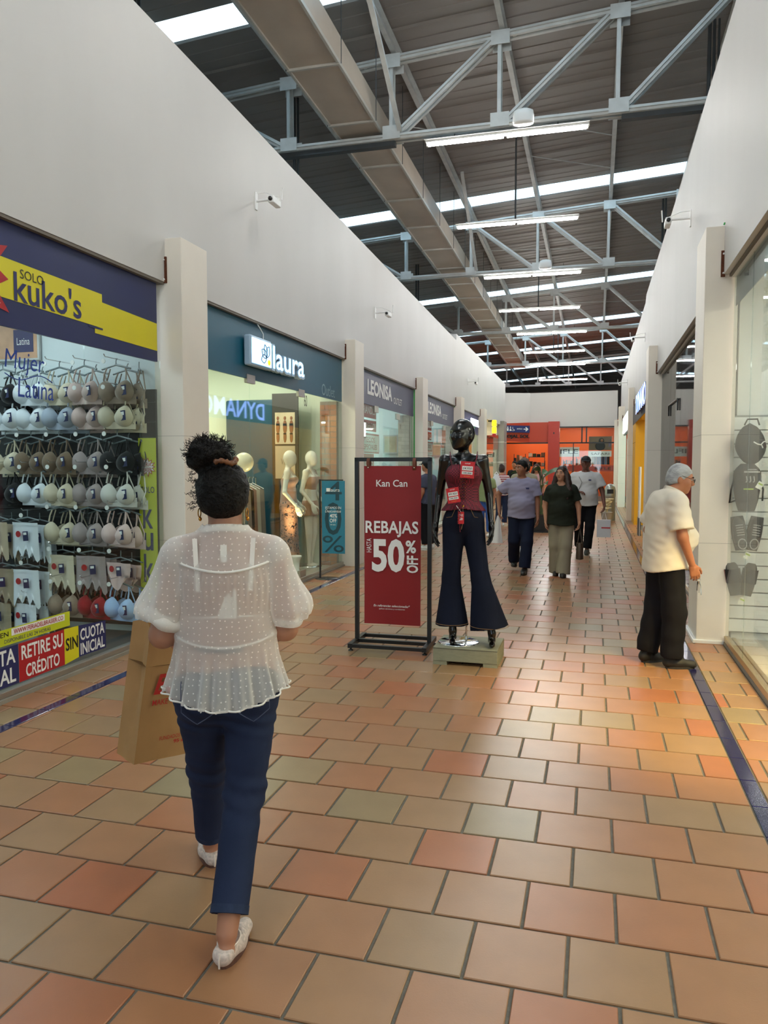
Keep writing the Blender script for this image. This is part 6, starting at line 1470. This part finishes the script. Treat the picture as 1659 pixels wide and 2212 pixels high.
T, J = person('woman with long dark hair in a dark green shirt and khaki trousers', (-.47, 11.6, 0), PI+.0, 1.62, wj, 1.13, .05, .02, 'light', -.40, -.02,
    dict(mat=M_olive, hem=.80, sleeve=.70, loose=.018, vneck=True, cuff=.016, flare=.01), dict(mat=M_khaki, r=(.118, .092, .11), len=1.08), (mat('dark_sandal', '#241d1a', .6), M_soleb), ('long', M_hairbr), .011, ((0, .1, -1), (0, .1, -1)), (.6, .9), .0075)
hb = thing('handbag', 'brown leather handbag in the hand of the woman in green', 'handbag', (-.47, 11.6, 0), PI)
M_bag = mat('brown_leather', '#4a3a2e', .5, var=.1)
B = MB(); B.grid(lambda u, v: (-.275+.055*math.cos(u*2*PI)*(1-.1*v), .05+.13*math.sin(u*2*PI)*(1-.35*v*v), .27+.24*v), 24, 8, True, True); B.add([(-.33, .05, .27), (-.275, -.08, .27), (-.22, .05, .27), (-.275, .18, .27)], [(0, 1, 2, 3)]); B.build('body', M_bag, hb)
for dx in (-.03, .03):
    B = MB(); B.tube([(-.275+dx, -.03, .50), (-.275+dx*.5, .0, .62), (-.275, .05, .72), (-.275+dx*.5, .1, .62), (-.275+dx, .13, .50)], .007, 6); B.build('handle', M_bag, hb)
tj = dict(el_r=(.27, .0, 1.12), wr_r=(.12, .20, 1.10), sh_r=(.188, 0, 1.352), sh_l=(-.188, 0, 1.352), el_l=(-.285, -.02, 1.11), wr_l=(-.325, .06, .87), an_r=(.11, -.2, .10), kn_r=(.105, .03, .49), an_l=(-.05, .16, .085), kn_l=(-.085, .12, .49))
T, J = person('man in a white t-shirt, black trousers and black cap looking up', (-.16, 14.6, 0), PI-.05, 1.79, tj, 1.16, .05, 0, 'dark', -.05, .08,
    dict(mat=M_tee, hem=.86, sleeve=.70, loose=.026, cuff=.03, fold=.008), dict(mat=mat('black_jeans', '#121216', .8), r=(.105, .08, .075), len=.93), (mat('green_sneaker', '#3a3b33', .6), M_solew), ('short', M_hairb), .012, ((-.9, .4, .0), (0, .1, -1)), (.8, .9), .008)
cap_on(T, J, -.05, .08, mat('black_cap', '#161618', .7), MATS['black_cap'])
B = MB(); B.tube([(.10, .152, 1.36), (.05, .178, 1.26), (.10, .185, 1.14), (.2, .15, 1.05)], .006, 5); B.build('chest_strap', mat('grey_cord', '#8f8d8b', .6), T)
B = MB(); B.box(-.105, -.06, .165, .17, 1.29, 1.315); B.build('chest_emblem', M_navyprint, T)
bg = thing('gift_bag', 'white paper bag with a red stripe in the hand of the man in white', 'bag', (-.16, 14.6, 0), PI-.05)
B = MB(); B.box(-.46, -.22, .0, .13, .33, .645); B.build('body', mat('white_paper', '#c9c8cc', .6), bg)
B = MB(); B.box(-.455, -.30, .13, .133, .49, .515); B.build('red_stripe', M_red, bg)
for y in (.01, .12):
    B = MB(); B.tube([(-.39, y, .64), (-.36, .06, .76), (-.33, .06, .78), (-.30, y, .64)], .004, 5); B.build('handle', MATS['white_paper'], bg)

# ================================================================ BACKGROUND PEOPLE
def bgp(label, loc, rz, h, top, bot, hair, skin='tan', **kw):
    return person(label, loc, rz, h, kw.get('J'), kw.get('g', 1.0), 0, 0, skin, kw.get('turn', 0), kw.get('nod', 0), dict(mat=top, hem=.86, sleeve=kw.get('sleeve', .7), loose=.016), dict(mat=bot), (M_solew, M_solew), hair, .018, handvox=.011, face=kw.get('face', True), group='shoppers in the background')
M_grey_t = mat('slate_tshirt', '#4a4e60', .8)
T, J = bgp('man in a slate t-shirt and black cap behind the red sale stand', (-3.12, 14.5, 0), math.radians(70), 1.74, M_grey_t, M_blacktr, ('short', M_hairb), 'tan'); cap_on(T, J, 0, 0, MATS['black_cap'], MATS['black_cap'])
B = MB(); B.grid(lambda u, v: (.25+.02*math.sin(u*6), -.08+.16*u, .86-.32*v*(1-.5*abs(2*u-1))), 8, 5); o = B.build('pink_cloth', mat('pink_cloth', '#c22a5e', .8), T)
mst = mat('striped_tee', '#b9a4a0', .8)
nt = mst.node_tree; wv = nt.nodes.new('ShaderNodeTexWave'); wv.bands_direction = 'Z'; wv.inputs['Scale'].default_value = 5.5; tcn = nt.nodes.new('ShaderNodeTexCoord'); crn = nt.nodes.new('ShaderNodeValToRGB'); crn.color_ramp.interpolation = 'CONSTANT'; crn.color_ramp.elements[0].color = srgb('#8e2f3c'); crn.color_ramp.elements[1].color = srgb('#d8d2d0'); crn.color_ramp.elements[1].position = .5
nt.links.new(tcn.outputs['Object'], wv.inputs['Vector']); nt.links.new(wv.outputs['Fac'], crn.inputs[0]); nt.links.new(crn.outputs[0], nt.nodes['Principled BSDF'].inputs['Base Color'])
T, J = bgp('woman in a red and white striped top carrying a big white bag', (-2.40, 20.6, 0), math.radians(-20), 1.64, mst, M_jean, ('bun', M_hairbr), 'light')
tb = thing('tote_bag', 'large white bag slung at the striped-top woman\'s side', 'bag', (-2.52, 20.4, 0), 0)
B = MB(); B.grid(lambda u, v: (.0+.16*math.cos(u*2*PI)*math.sin(PI*(.18+.74*v)), .10*math.sin(u*2*PI)*math.sin(PI*(.18+.74*v)), .78+.62*v), 20, 10, True, True); B.build('sack', MATS['white_poly'], tb)
B = MB(); B.tube([(-.06, 0, 1.38), (0, .02, 1.46), (.06, 0, 1.38)], .015, 6); B.build('handle', MATS['white_poly'], tb)
bgp('dark-haired young man in black standing by the grey far column', (-2.55, 25.5, 0), math.radians(160), 1.76, mat('black_tee', '#191a1e', .8), M_blacktr, ('short', M_hairb), 'tan')
T, J = bgp('person in a green top and grey hood seen from behind among the far shoppers', (-2.2, 23.2, 0), 0, 1.60, mat('teal_green_top', '#1f6b58', .8), mat('pale_trousers', '#c9c4b4', .8), ('bun', mat('grey_hood', '#7d8580', .8)), 'tan')
bgp('woman in a cream top with a dark strap behind the lilac-shirted man', (-1.85, 22.0, 0), math.radians(120), 1.68, mat('cream_top', '#d8c9b6', .8), M_jean, ('bun', M_hairb), 'light')
T, J = bgp('man in a beige shirt and brown cap directly behind the lilac-shirted man', (-1.28, 14.6, 0), math.radians(200), 1.76, mat('beige_shirt', '#a39a82', .8), M_jean, ('short', M_hairb), 'brown', g=1.15); cap_on(T, J, 0, 0, mat('brown_cap', '#6d564a', .7), mat('dark_visor', '#33302c', .7))
bgp('woman with glasses in a pink top behind the tall plant', (-1.55, 21.5, 0), math.radians(170), 1.66, mat('pink_top', '#c79a9c', .8), M_jean, ('long', M_hairbr), 'light')
bgp('long-haired woman in a dark top near the orange pillar', (-.92, 24.5, 0), math.radians(150), 1.62, mat('dark_top', '#38383a', .8), M_blacktr, ('long', M_hairb), 'light')
bgp('person in a pale green shirt and blue jeans behind the black mannequin', (-2.42, 17.6, 0), math.radians(170), 1.60, mat('pale_green_shirt', '#8d9a6e', .8), mat('mid_blue_jeans', '#3f5ea0', .8), ('short', M_hairb), 'tan')
# ================================================================ BLACK MANNEQUIN ON PLINTH
MX, MY, MZ = -1.06, 6.36, .158
PL = thing('plinth', 'low pale grey-green wooden plinth under the black mannequin', 'plinth', (-1.0, 6.35, 0), 0)
M_pl = mat('plinth_paint', '#85846f', .7, var=.08, vscale=18, stretch=(1, 1, 4), bump=.1, bscale=60)
B = MB(); B.box(-.265, .265, -.235, .235, .035, .15); B.build('box', M_pl, PL, bevel=.004)
for s in (-1, 1):
    B = MB(); B.box(s*.265 if s < 0 else .15, -.15 if s < 0 else .265, -.23, .23, 0, .035); B.build('foot', M_pl, PL)
B = MB(); B.box(-.266, .266, -.236, .236, .138, .141); B.build('lid_joint', M_dark, PL)
DK = thing('mannequin_stand', 'round chrome base disc with a rod under the black mannequin', 'stand', (MX-.03, MY-.02, .15))
B = MB(); B.lathe([(.175, 0), (.175, .004), (.165, .008), (0, .009)], (0, 0, 0), 40); B.build('disc', M_chrome, DK)
B = MB(); B.tube([(.06, .03, .008), (.06, .03, .155)], .008, 8); B.build('rod', M_chrome, DK)
MN = thing('mannequin', 'glossy black female mannequin in a wine corset top and flared jeans', 'mannequin', (MX, MY, MZ), PI+math.radians(8)); MN.scale = (1.09,)*3
M_gloss = mat('gloss_black', '#0c0b0c', .22, spec=.6)
mj = dict(head=(.01, .02, 1.60), neck=(0, -.01, 1.46), sh_r=(.146, 0, 1.405), el_r=(.19, -.09, 1.13), wr_r=(.215, -.0, .88), sh_l=(-.146, -.01, 1.405), el_l=(-.195, -.06, 1.14), wr_l=(-.215, .04, .90))
ml = dict(hip_r=(.075, 0, .90), kn_r=(.09, .01, .50), an_r=(.075, .03, .085), hip_l=(-.075, 0, .90), kn_l=(-.135, .06, .50), an_l=(-.225, .10, .085))
S_ = Shape(.0075)
S_.ell((0, 0, .94), (.135, .10, .12), None, .05); S_.cone((0, 0, .95), (0, 0, 1.10), .12, .095, .05, (1, .75, 1)); S_.cone((0, 0, 1.10), (0, 0, 1.28), .095, .12, .05, (1, .72, 1)); S_.ell((0, 0, 1.30), (.125, .085, .13), None, .05)
for s in (-1, 1): S_.ell((s*.062, .075, 1.305), (.058, .052, .06), None, .03)
for s in ('r', 'l'):
    sg = 1 if s == 'r' else -1
    S_.cone((sg*.03, -.01, 1.425), mj['sh_'+s], .028, .038, .05); S_.cone(mj['sh_'+s], mj['el_'+s], .040, .031, .025); S_.cone(mj['el_'+s], mj['wr_'+s], .031, .020, .015)
    S_.cone(ml['hip_'+s], ml['kn_'+s], .075, .05, .03); S_.cone(ml['kn_'+s], ml['an_'+s], .048, .028, .02)
    a = np.array(ml['an_'+s]); S_.cone(a, a+np.array((0, -.005, -.05)), .028, .026, .02); S_.cone(a+np.array((0, -.01, -.055)), a+np.array((0, .09, -.066)), .024, .020, .02); S_.cone(a+np.array((0, .09, -.066)), a+np.array((0, .125, -.068)), .020, .013, .015)
S_.cone((0, -.015, 1.40), (0, .005, 1.55), .040, .037, .03); head_sdf(S_, mj, -.75, 0, 1.1)
hs = []
for s in ('r', 'l'):
    q = Shape(.0055); hand(q, mj['wr_'+s], (0, .15, -1), (-1 if s == 'r' else 1, .3, 0), -1 if s == 'r' else 1, .35, .95); hs.append(q.net())
net_obj([S_.net()]+hs, 'body', M_gloss, MN)
# flared jeans
M_flare = mat('dark_blue_denim', '#131828', .8, var=.22, vscale=3.5, bump=.15, bscale=300)
C_ = Shape(.0075)
C_.ell((0, -.005, .945), (.150, .118, .125), None, .05); C_.cone((0, 0, .97), (0, 0, 1.075), .14, .112, .03, (1, .82, 1), 'b')
C_.cone(ml['hip_r'], ml['kn_r'], .086, .068, .03); C_.cone(lerp(ml['hip_l'], ml['kn_l'], 0), ml['kn_l'], .086, .070, .03)
C_.cone(ml['kn_r'], (.085, .03, .13), .068, .128, .03, None, 'b'); C_.cone(ml['kn_l'], (-.205, .10, .125), .070, .150, .03, None, 'b')
jm = net_obj([C_.net(lambda Q, d: d+.003*smooth_noise(Q, 25, 3)+.0025*np.sin(np.arctan2(Q[:, 1], Q[:, 0])*7)*np.clip((.45-Q[:, 2])*3, 0, 1))], 'flared_jeans', M_flare, MN)
M_goldst = mat('gold_stitch', '#8a6a45', .7)
for c, r in (((.085, .03, .150), .127), ((-.205, .10, .147), .147)):
    B = MB(); B.tube([(c[0]+r*math.cos(t), c[1]+r*math.sin(t), c[2]) for t in [2*PI*i/40 for i in range(40)]], .0022, 4, closed=True); B.build('hem_stitching', M_goldst, jm)
for s in (-1, 1):
    B = MB(); B.tube([(s*.135, .02, 1.0), (s*.125, .065, .965), (s*.085, .105, .975), (s*.06, .115, 1.03)], .0022, 4); B.build('pocket_stitching', M_goldst, jm)
B = MB(); B.tube([(0, .112, 1.06), (.0, .122, 1.0), (.0, .125, .93), (.012, .118, .88)], .0022, 4); B.build('fly_stitching', M_goldst, jm)
B = MB(); B.ball((-.0, .108, 1.055), (.010, .006, .010), 10, 8); B.build('button', MATS['gold'], jm)
# corset
M_cors = mat('wine_corset', '#6b1428', .7)
nt = M_cors.node_tree; tcn = nt.nodes.new('ShaderNodeTexCoord'); ck = nt.nodes.new('ShaderNodeTexChecker'); ck.inputs['Scale'].default_value = 95; ck.inputs['Color1'].default_value = srgb('#7c152e'); ck.inputs['Color2'].default_value = srgb('#3f0a1a')
nt.links.new(tcn.outputs['Object'], ck.inputs['Vector']); nt.links.new(ck.outputs['Color'], nt.nodes['Principled BSDF'].inputs['Base Color'])
C_ = Shape(.0065)
C_.cone((0, 0, .985), (0, 0, 1.10), .190, .108, .015, (1, .80, 1)); C_.cone((0, 0, 1.10), (0, 0, 1.27), .106, .128, .04, (1, .76, 1)); C_.ell((0, 0, 1.29), (.134, .096, .12), None, .04)
for s in (-1, 1): C_.ell((s*.062, .077, 1.305), (.067, .060, .066), None, .03)
def cpost(Q, d):
    x, y, z = Q[:, 0], Q[:, 1], Q[:, 2]; a = np.arctan2(y, x)
    d = d+np.clip((1.09-z)/.08, 0, 1)*.008*np.sin(a*13)
    d = np.maximum(d, z-(1.345+.035*np.clip(y/.1, -.3, 1)-.028*np.exp(-(x/.02)**2)*(y > 0)))
    return np.maximum(d, 1.035-.02*np.abs(x)/.15-z)
co = net_obj([C_.net(cpost)], 'corset_top', M_cors, MN, 'wine red gingham corset top with peplum')
for s in (-1, 1):
    B = MB(); B.tube([(s*.085, .11, 1.365), (s*.10, .07, 1.425), (s*.105, .0, 1.468), (s*.10, -.06, 1.42), (s*.09, -.085, 1.34)], .004, 5); B.build('shoulder_strap', M_cors, co)
M_lace = mat('dark_lace', '#2a0710', .6)
for k in range(9):
    z = 1.33-.026*k; yv = .128 if z > 1.25 else .105
    B = MB(); B.tube([(-.014, yv-.006, z), (.014, yv-.002, z-.014)], .0022, 4); B.tube([(.014, yv-.006, z), (-.014, yv-.002, z-.014)], .0022, 4); B.build('lacing', M_lace, co)
    for s in (-1, 1):
        B = MB(); B.ball((s*.016, yv-.004, z), (.0035, .003, .0035), 6, 5); B.build('eyelet', MATS['gold'], co)
for x in (.02, .035):
    B = MB(); B.tube([(x*.5, .11, 1.09), (x, .150, 1.02), (x+.004, .135, .93), (x, .125, .86 if x < .03 else .92)], .0035, 5); B.build('drawstring', M_cors, co)
# tags
M_tagr = mat('price_tag_red', '#c3151c', .45)
def ptag(x, y, z, w, h, rot, l1, l2, lab):
    t = thing('price_tag', lab, 'tag', (x, y, z)); t.rotation_euler = (0, rot, 0)
    B = MB(); B.box(0, w, 0, .002, 0, h); B.build('card', M_tagr, t)
    for z0, z1 in ((h*.46, h*.72), (h*.22, h*.40)):
        B = MB(); B.box(w*.12, w*.88, -.002, 0, z0, z1); B.build('white_panel', M_whiteprint, t)
    text('OUTLET', ((w*.30, -.001, h*.84), FX, UP), w*.4, h*.07, M_whiteprint, t, bold=.01); text(l1, ((w*.18, -.003, h*.52), FX, UP), w*.64, h*.14, M_black, t, bold=.01, shear=.2); text(l2, ((w*.18, -.003, h*.26), FX, UP), w*.64, h*.09, M_black, t, bold=.02, shear=.2)
    text('precio', ((w*.3, -.001, h*.08), FX, UP), w*.4, h*.06, mat('gold_print', '#e2b43a', .5), t)
ptag(-1.062, 6.19, 1.545, .115, .135, .06, '54.950', '109.900', 'upper red price tag pinned to the mannequin\'s corset')
ptag(-1.155, 6.175, 1.33, .105, .125, -.17, '99.950', '199.900', 'lower red price tag on the mannequin\'s peplum')
t = thing('sale_tag', 'small red sale tag hanging at the mannequin\'s waistband', 'tag', (-1.075, 6.205, 1.165)); B = MB(); B.box(0, .046, 0, .002, 0, .10); B.build('card', M_tagr, t)
text('SALE', ((.006, -.001, .062), FX, UP), .034, .02, M_whiteprint, t, bold=.01); text('50', ((.01, -.001, .03), FX, UP), .026, .022, M_whiteprint, t, bold=.02); B = MB(); B.tube([(.02, 0, .10), (-.02, .01, .15)], .003, 5); B.build('cord', M_white, t)

# ================================================================ RED SALE STAND
SS = thing('sale_stand', 'black metal floor stand holding the red sale banner', 'stand', (-1.735, 6.60, 0), math.radians(1))
hw = .335
for s in (-1, 1):
    B = MB(); B.box(s*hw-.0175, s*hw+.0175, -.0175, .0175, .06, 1.715); B.build('post', M_dark, SS)
    B = MB(); B.box(s*hw-.02, s*hw+.02, -.24, .24, .03, .07); B.build('base_rail', M_dark, SS)
    for y in (-.21, .21):
        B = MB(); B.lathe([(.022, 0), (.022, .012), (.008, .016), (.008, .032)], (s*hw, y, 0), 12); B.build('levelling_foot', M_dark, SS)
B = MB(); B.box(-hw-.0175, hw+.0175, -.0175, .0175, 1.68, 1.715); B.build('top_rail', M_dark, SS)
for y in (-.22, .0, .22):
    B = MB(); B.box(-hw, hw, y-.0175, y+.0175, .035, .065); B.build('cross_rail', M_dark, SS)
RB = thing('sale_banner', 'dark red fabric sale banner with large white lettering', 'banner', (-1.735, 6.585, 0), math.radians(1))
M_ban = mat('banner_red', '#8c1519', .55, var=.06, vscale=1.5)
B = MB(); B.grid(lambda u, v: ((u-.5)*.52, -.012+.006*math.sin(u*5+v*4), .215+1.425*v), 16, 24); B.grid(lambda u, v: ((.5-u)*.52, -.009+.006*math.sin((1-u)*5+v*4), .215+1.425*v), 16, 24); B.build('cloth', M_ban, RB)
for x in (-.22, .20):
    B = MB(); B.grid(lambda u, v: (x+(u-.5)*.03, .0+.024*math.cos(v*2*PI), 1.665+.055*math.sin(v*2*PI)-.01), 3, 17); B.build('leather_loop', mat('tan_leather', '#6e3a22', .6), RB)
    B = MB(); B.ball((x, -.024, 1.625), (.006, .004, .006), 8, 6); B.build('rivet', M_chrome, RB)
YB = -.022
text('Kan Can', ((-.145, YB, 1.455), FX, UP), .285, .062, M_whiteprint, RB, bold=.012)
text('REBAJAS', ((-.245, YB, 1.005), FX, UP), .485, .145, M_whiteprint, RB, bold=.022, spacing=1.02)
text('50', ((-.185, YB, .69), FX, UP), .30, .30, M_whiteprint, RB, bold=.035, spacing=1.0)
text('%', ((.125, YB, .865), FX, UP), .095, .115, M_whiteprint, RB, bold=.03)
text('OFF', ((.24, YB, .69), (0, 0, 1), (-1, 0, 0)), .155, .105, M_whiteprint, RB, bold=.03)
text('HASTA', ((-.19, YB, .865), (0, 0, 1), (-1, 0, 0)), .125, .045, M_whiteprint, RB)
text('En referencias seleccionadas*', ((-.17, YB, .375), FX, UP), .335, .022, M_whiteprint, RB, shear=.25, bold=.01); text('aplican términos y condiciones', ((-.12, YB, .348), FX, UP), .24, .016, M_whiteprint, RB, shear=.2)

# ================================================================ TEAL BANNER STAND
TB = thing('banner_stand', 'black post stand with a teal discount banner by the teal shop door', 'stand', (-3.82, 10.38, 0), math.radians(2))
B = MB(); B.tube([(0, 0, .0), (0, 0, 1.44)], .014, 8); B.build('post', M_dark, TB); B = MB(); B.lathe([(.17, 0), (.17, .008), (.02, .016)], (.10, 0, 0), 28); B.build('base', M_dark, TB); B = MB(); B.tube([(0, 0, 1.43), (.35, 0, 1.43)], .008, 6); B.build('arm', M_dark, TB)
M_ban2 = mat('banner_teal', '#1f7590', .5, var=.08, vscale=1.5); M_dteal = mat('dark_teal_print', '#123d4a', .5)
B = MB(); B.box(.03, .375, -.004, .004, .37, 1.42); B.build('panel', M_ban2, TB)
text('4', ((.08, -.006, 1.14), FX, UP), .25, .27, M_dteal, TB, depth=.001); text('0', ((.075, -.006, .64), FX, UP), .25, .47, M_dteal, TB, depth=.001); text('%', ((.04, -.006, .39), FX, UP), .32, .24, M_dteal, TB, depth=.001)
B = MB(); B.box(.10, .15, -.008, -.006, 1.265, 1.315); B.build('logo_square', M_whiteprint, TB); text('laura', ((.155, -.007, 1.265), FX, UP), .145, .05, M_whiteprint, TB)
text('ESTAMOS EN', ((.085, -.007, 1.015), FX, UP), .235, .035, M_whiteprint, TB); text('Descuentos', ((.08, -.007, .965), FX, UP), .24, .04, M_whiteprint, TB, shear=.3)
text('40%', ((.15, -.007, .89), FX, UP), .11, .055, M_whiteprint, TB, bold=.01); text('OFF', ((.15, -.007, .82), FX, UP), .10, .055, M_whiteprint, TB, bold=.01); text('REF SELEC', ((.16, -.007, .78), FX, UP), .08, .018, M_whiteprint, TB)

# ================================================================ WHITE MANNEQUINS IN THE TEAL SHOP
M_wm = mat('white_mannequin', '#e9e4d8', .3)
M_satin = mat('satin_pink', '#b58a78', .3, var=.1, vscale=4, sheen=.3); M_satinp = mat('satin_print', '#b88a74', .35)
nt = M_satinp.node_tree; tcn = nt.nodes.new('ShaderNodeTexCoord'); vz = nt.nodes.new('ShaderNodeTexNoise'); vz.inputs['Scale'].default_value = 14; vz.inputs['Detail'].default_value = 6; vz.inputs['Distortion'].default_value = 2.5; crn = nt.nodes.new('ShaderNodeValToRGB'); crn.color_ramp.elements[0].position = .53; crn.color_ramp.elements[0].color = srgb('#bf8f78'); crn.color_ramp.elements[1].position = .60; crn.color_ramp.elements[1].color = srgb('#2b1e1c')
nt.links.new(tcn.outputs['Object'], vz.inputs['Vector']); nt.links.new(vz.outputs['Fac'], crn.inputs[0]); nt.links.new(crn.outputs[0], nt.nodes['Principled BSDF'].inputs['Base Color'])
def white_mannequin(loc, rz, label, outfit, sc=1.07):
    t = thing('mannequin', label, 'mannequin', loc, rz); t.scale = (sc,)*3; J = dict(mj); S_ = Shape(.011)
    S_.ell((0, 0, .94), (.14, .105, .12), None, .05); S_.cone((0, 0, .95), (0, 0, 1.10), .125, .098, .05, (1, .75, 1)); S_.cone((0, 0, 1.10), (0, 0, 1.28), .098, .122, .05, (1, .72, 1)); S_.ell((0, 0, 1.30), (.128, .088, .13), None, .05)
    for s in (-1, 1): S_.ell((s*.062, .075, 1.305), (.058, .048, .06), None, .03)
    for s in ('r', 'l'):
        sg = 1 if s == 'r' else -1; an = (sg*.07, .02 if s == 'r' else -.02, .07)
        S_.cone((sg*.03, -.01, 1.43), J['sh_'+s], .036, .042, .04); el = (sg*.215, -.03, 1.13); wr = (sg*.205, .14, .93); S_.cone(J['sh_'+s], el, .042, .032, .025); S_.cone(el, wr, .032, .021, .015)
        S_.cone((sg*.075, 0, .90), (sg*.08, .02, .5), .078, .052, .03); S_.cone((sg*.08, .02, .5), an, .05, .028, .02); S_.cone((an[0], an[1]-.02, .03), (an[0], an[1]+.11, .02), .024, .016, .02)
    S_.cone((0, -.015, 1.40), (0, .005, 1.55), .042, .038, .03); S_.ell((0, .02, 1.61), (.075, .095, .112), None, .02); S_.ell((0, .04, 1.56), (.055, .068, .07), None, .03)
    q1 = Shape(.007); hand(q1, (.205, .14, .93), (0, .35, -1), (-1, 0, 0), -1, .3); q2 = Shape(.007); hand(q2, (-.205, .14, .93), (0, .35, -1), (1, 0, 0), 1, .3)
    net_obj([S_.net(), q1.net(), q2.net()], 'body', M_wm, t)
    C_ = Shape(.010)
    if outfit == 'slip':
        C_.cone((0, 0, .95), (0, 0, 1.10), .150, .120, .05, (1, .85, 1)); C_.cone((0, 0, 1.10), (0, 0, 1.28), .120, .134, .05, (1, .78, 1)); C_.ell((0, 0, 1.28), (.138, .098, .10), None, .04)
        for s in (-1, 1): C_.ell((s*.062, .08, 1.30), (.065, .055, .065), None, .03)
        net_obj([C_.net(lambda Q, d: np.maximum(np.maximum(d+.004*smooth_noise(Q, 30, 3), Q[:, 2]-1.33-.1*Q[:, 1]), .93-Q[:, 2]))], 'slip_top', M_satin, t)
        for s in (-1, 1):
            B = MB(); B.tube([(s*.075, .10, 1.33), (s*.10, .04, 1.44), (s*.10, -.03, 1.45), (s*.08, -.09, 1.31)], .004, 5); B.build('strap', M_satin, t)
        C_ = Shape(.010); C_.ell((0, 0, .93), (.152, .12, .12), None, .05); C_.cone((0, 0, .9), (0, .02, .14), .155, .17, .05, (1, .8, 1), 'b'); net_obj([C_.net(lambda Q, d: d+.008*np.sin(np.arctan2(Q[:, 1], Q[:, 0])*8)*np.clip(.95-Q[:, 2], 0, 1))], 'long_skirt', M_satinp, t)
    else:
        C_.ell((0, 0, .94), (.150, .115, .12), None, .04)
        for s in (-1, 1): C_.cone((s*.075, 0, .90), (s*.085, .01, .76), .09, .10, .03, None, 'b')
        net_obj([C_.net(lambda Q, d: np.maximum(d, Q[:, 2]-1.03))], 'satin_shorts', M_satin, t); C_ = Shape(.010)
        C_.cone((0, 0, 1.14), (0, 0, 1.28), .110, .134, .05, (1, .78, 1)); C_.ell((0, 0, 1.28), (.138, .098, .10), None, .04)
        for s in (-1, 1): C_.ell((s*.062, .08, 1.30), (.065, .055, .065), None, .03)
        net_obj([C_.net(lambda Q, d: np.maximum(np.maximum(d, Q[:, 2]-1.34), 1.14-Q[:, 2]))], 'camisole', M_satin, t)
        for s in (-1, 1):
            B = MB(); B.tube([(s*.075, .10, 1.33), (s*.10, .04, 1.44), (s*.10, -.03, 1.45), (s*.08, -.09, 1.31)], .004, 5); B.build('strap', M_satin, t)
    B = MB(); B.lathe([(.17, 0), (.17, .008), (0, .012)], (0, 0, 0), 24); B.build('base', M_chrome, t)
    return t
white_mannequin((-4.50, 10.85, .03), math.radians(-75), 'white mannequin in a pink slip top and printed long skirt in the teal shop', 'slip')
white_mannequin((-4.36, 11.40, .03), math.radians(-95), 'white mannequin in satin shorts and camisole behind the one in the long skirt', 'shorts')

# ================================================================ PLANTER, BIN, FLOWERS
PT = thing('planter', 'tall leafy plant in a dark planter box between the walking shoppers', 'plant', (-1.28, 19.2, 0))
B = MB(); B.box(-.42, .28, -.3, .3, .05, .42); B.build('box', mat('planter_black', '#22201e', .6), PT); B = MB(); B.box(-.45, .31, -.33, .33, 0, .05); B.build('base', M_dark, PT)
B = MB(); B.box(-.40, .26, -.28, .28, .42, .43); B.build('soil', mat('soil', '#3a2c20', .9), PT)
M_leaf = mat('green_leaf', '#3f5f38', .4, var=.25, vscale=5); M_stem = mat('plant_stem', '#4a5a35', .6)
for k, (az, ln, ht, bend) in enumerate(((.25, .80, 1.5, .65), (2.9, .8, 1.5, .5), (3.6, .6, 1.35, .45), (5.0, .7, 1.2, .5), (1.3, .6, 1.6, .35), (4.3, .5, 1.7, .3), (.6, .5, 1.1, .5), (2.2, .55, 1.15, .5))):
    d = np.array((math.cos(az), math.sin(az)*.5, 0)); P0 = np.array((-.05+.03*k*.5, 0, .42)); P1 = P0+np.array((0, 0, ht-.42))*.85+d*.12
    B = MB(); B.tube([tuple(P0), tuple(lerp(P0, P1, .5)+d*-.02), tuple(P1)], .012, 6); B.build('stem', M_stem, PT)
    r = np.array((-d[1], d[0], 0)); r /= np.linalg.norm(r)
    B = MB(); B.grid(lambda u, v: tuple(P1+d*ln*.75*v+np.array((0, 0, 1))*(ln*bend*v*(1.25-v))+(r*.8+np.array((0, 0, .5)))*((u-.5)*.20*math.sin(PI*min(1, v*.93+.06))**.8)-np.array((0, 0, .02))*(1-abs(2*u-1))), 5, 12); B.build('leaf', M_leaf, PT)
TC = thing('litter_bin', 'shiny steel litter bin with a domed top at the far right', 'bin', (.45, 23.6, 0))
B = MB(); B.lathe([(.16, 0), (.16, .70), (.17, .71), (.17, .76)], (0, 0, 0), 28); B.build('barrel', mat('bright_steel', '#aeb6b3', .28, metal=.5), TC)
B = MB(); B.lathe([(.17, .76), (.168, .88), (.14, 1.0), (.08, 1.07), (0, 1.09)], (0, 0, 0), 28); B.build('dome', MATS['bright_steel'], TC); B = MB(); B.box(-.09, .09, -.175, -.10, .80, .93); B.build('flap', M_dark, TC)
FP = thing('flower_pot', 'pot of pale cream flowers beside the litter bin', 'plant', (.35, 22.4, 0))
B = MB(); B.lathe([(.12, 0), (.17, .30), (.18, .32), (.16, .32), (0, .28)], (0, 0, 0), 20); B.build('pot', mat('stone_pot', '#9a9488', .7), FP)
rr_ = random.Random(9)
for k in range(16):
    a = rr_.uniform(0, 6.28); r = rr_.uniform(.02, .25); z = rr_.uniform(.40, .72); B = MB()
    for j in range(5):
        t = j*1.2566; B.ball((r*math.cos(a)+.045*math.cos(t), r*math.sin(a)+.045*math.sin(t), z), (.035, .035, .016), 7, 5)
    B.tube([(0, 0, .28), (r*.6*math.cos(a), r*.6*math.sin(a), z-.06), (r*math.cos(a), r*math.sin(a), z)], .005, 4); B.build('flower', mat('cream_petal', '#d8d0ae', .7), FP)
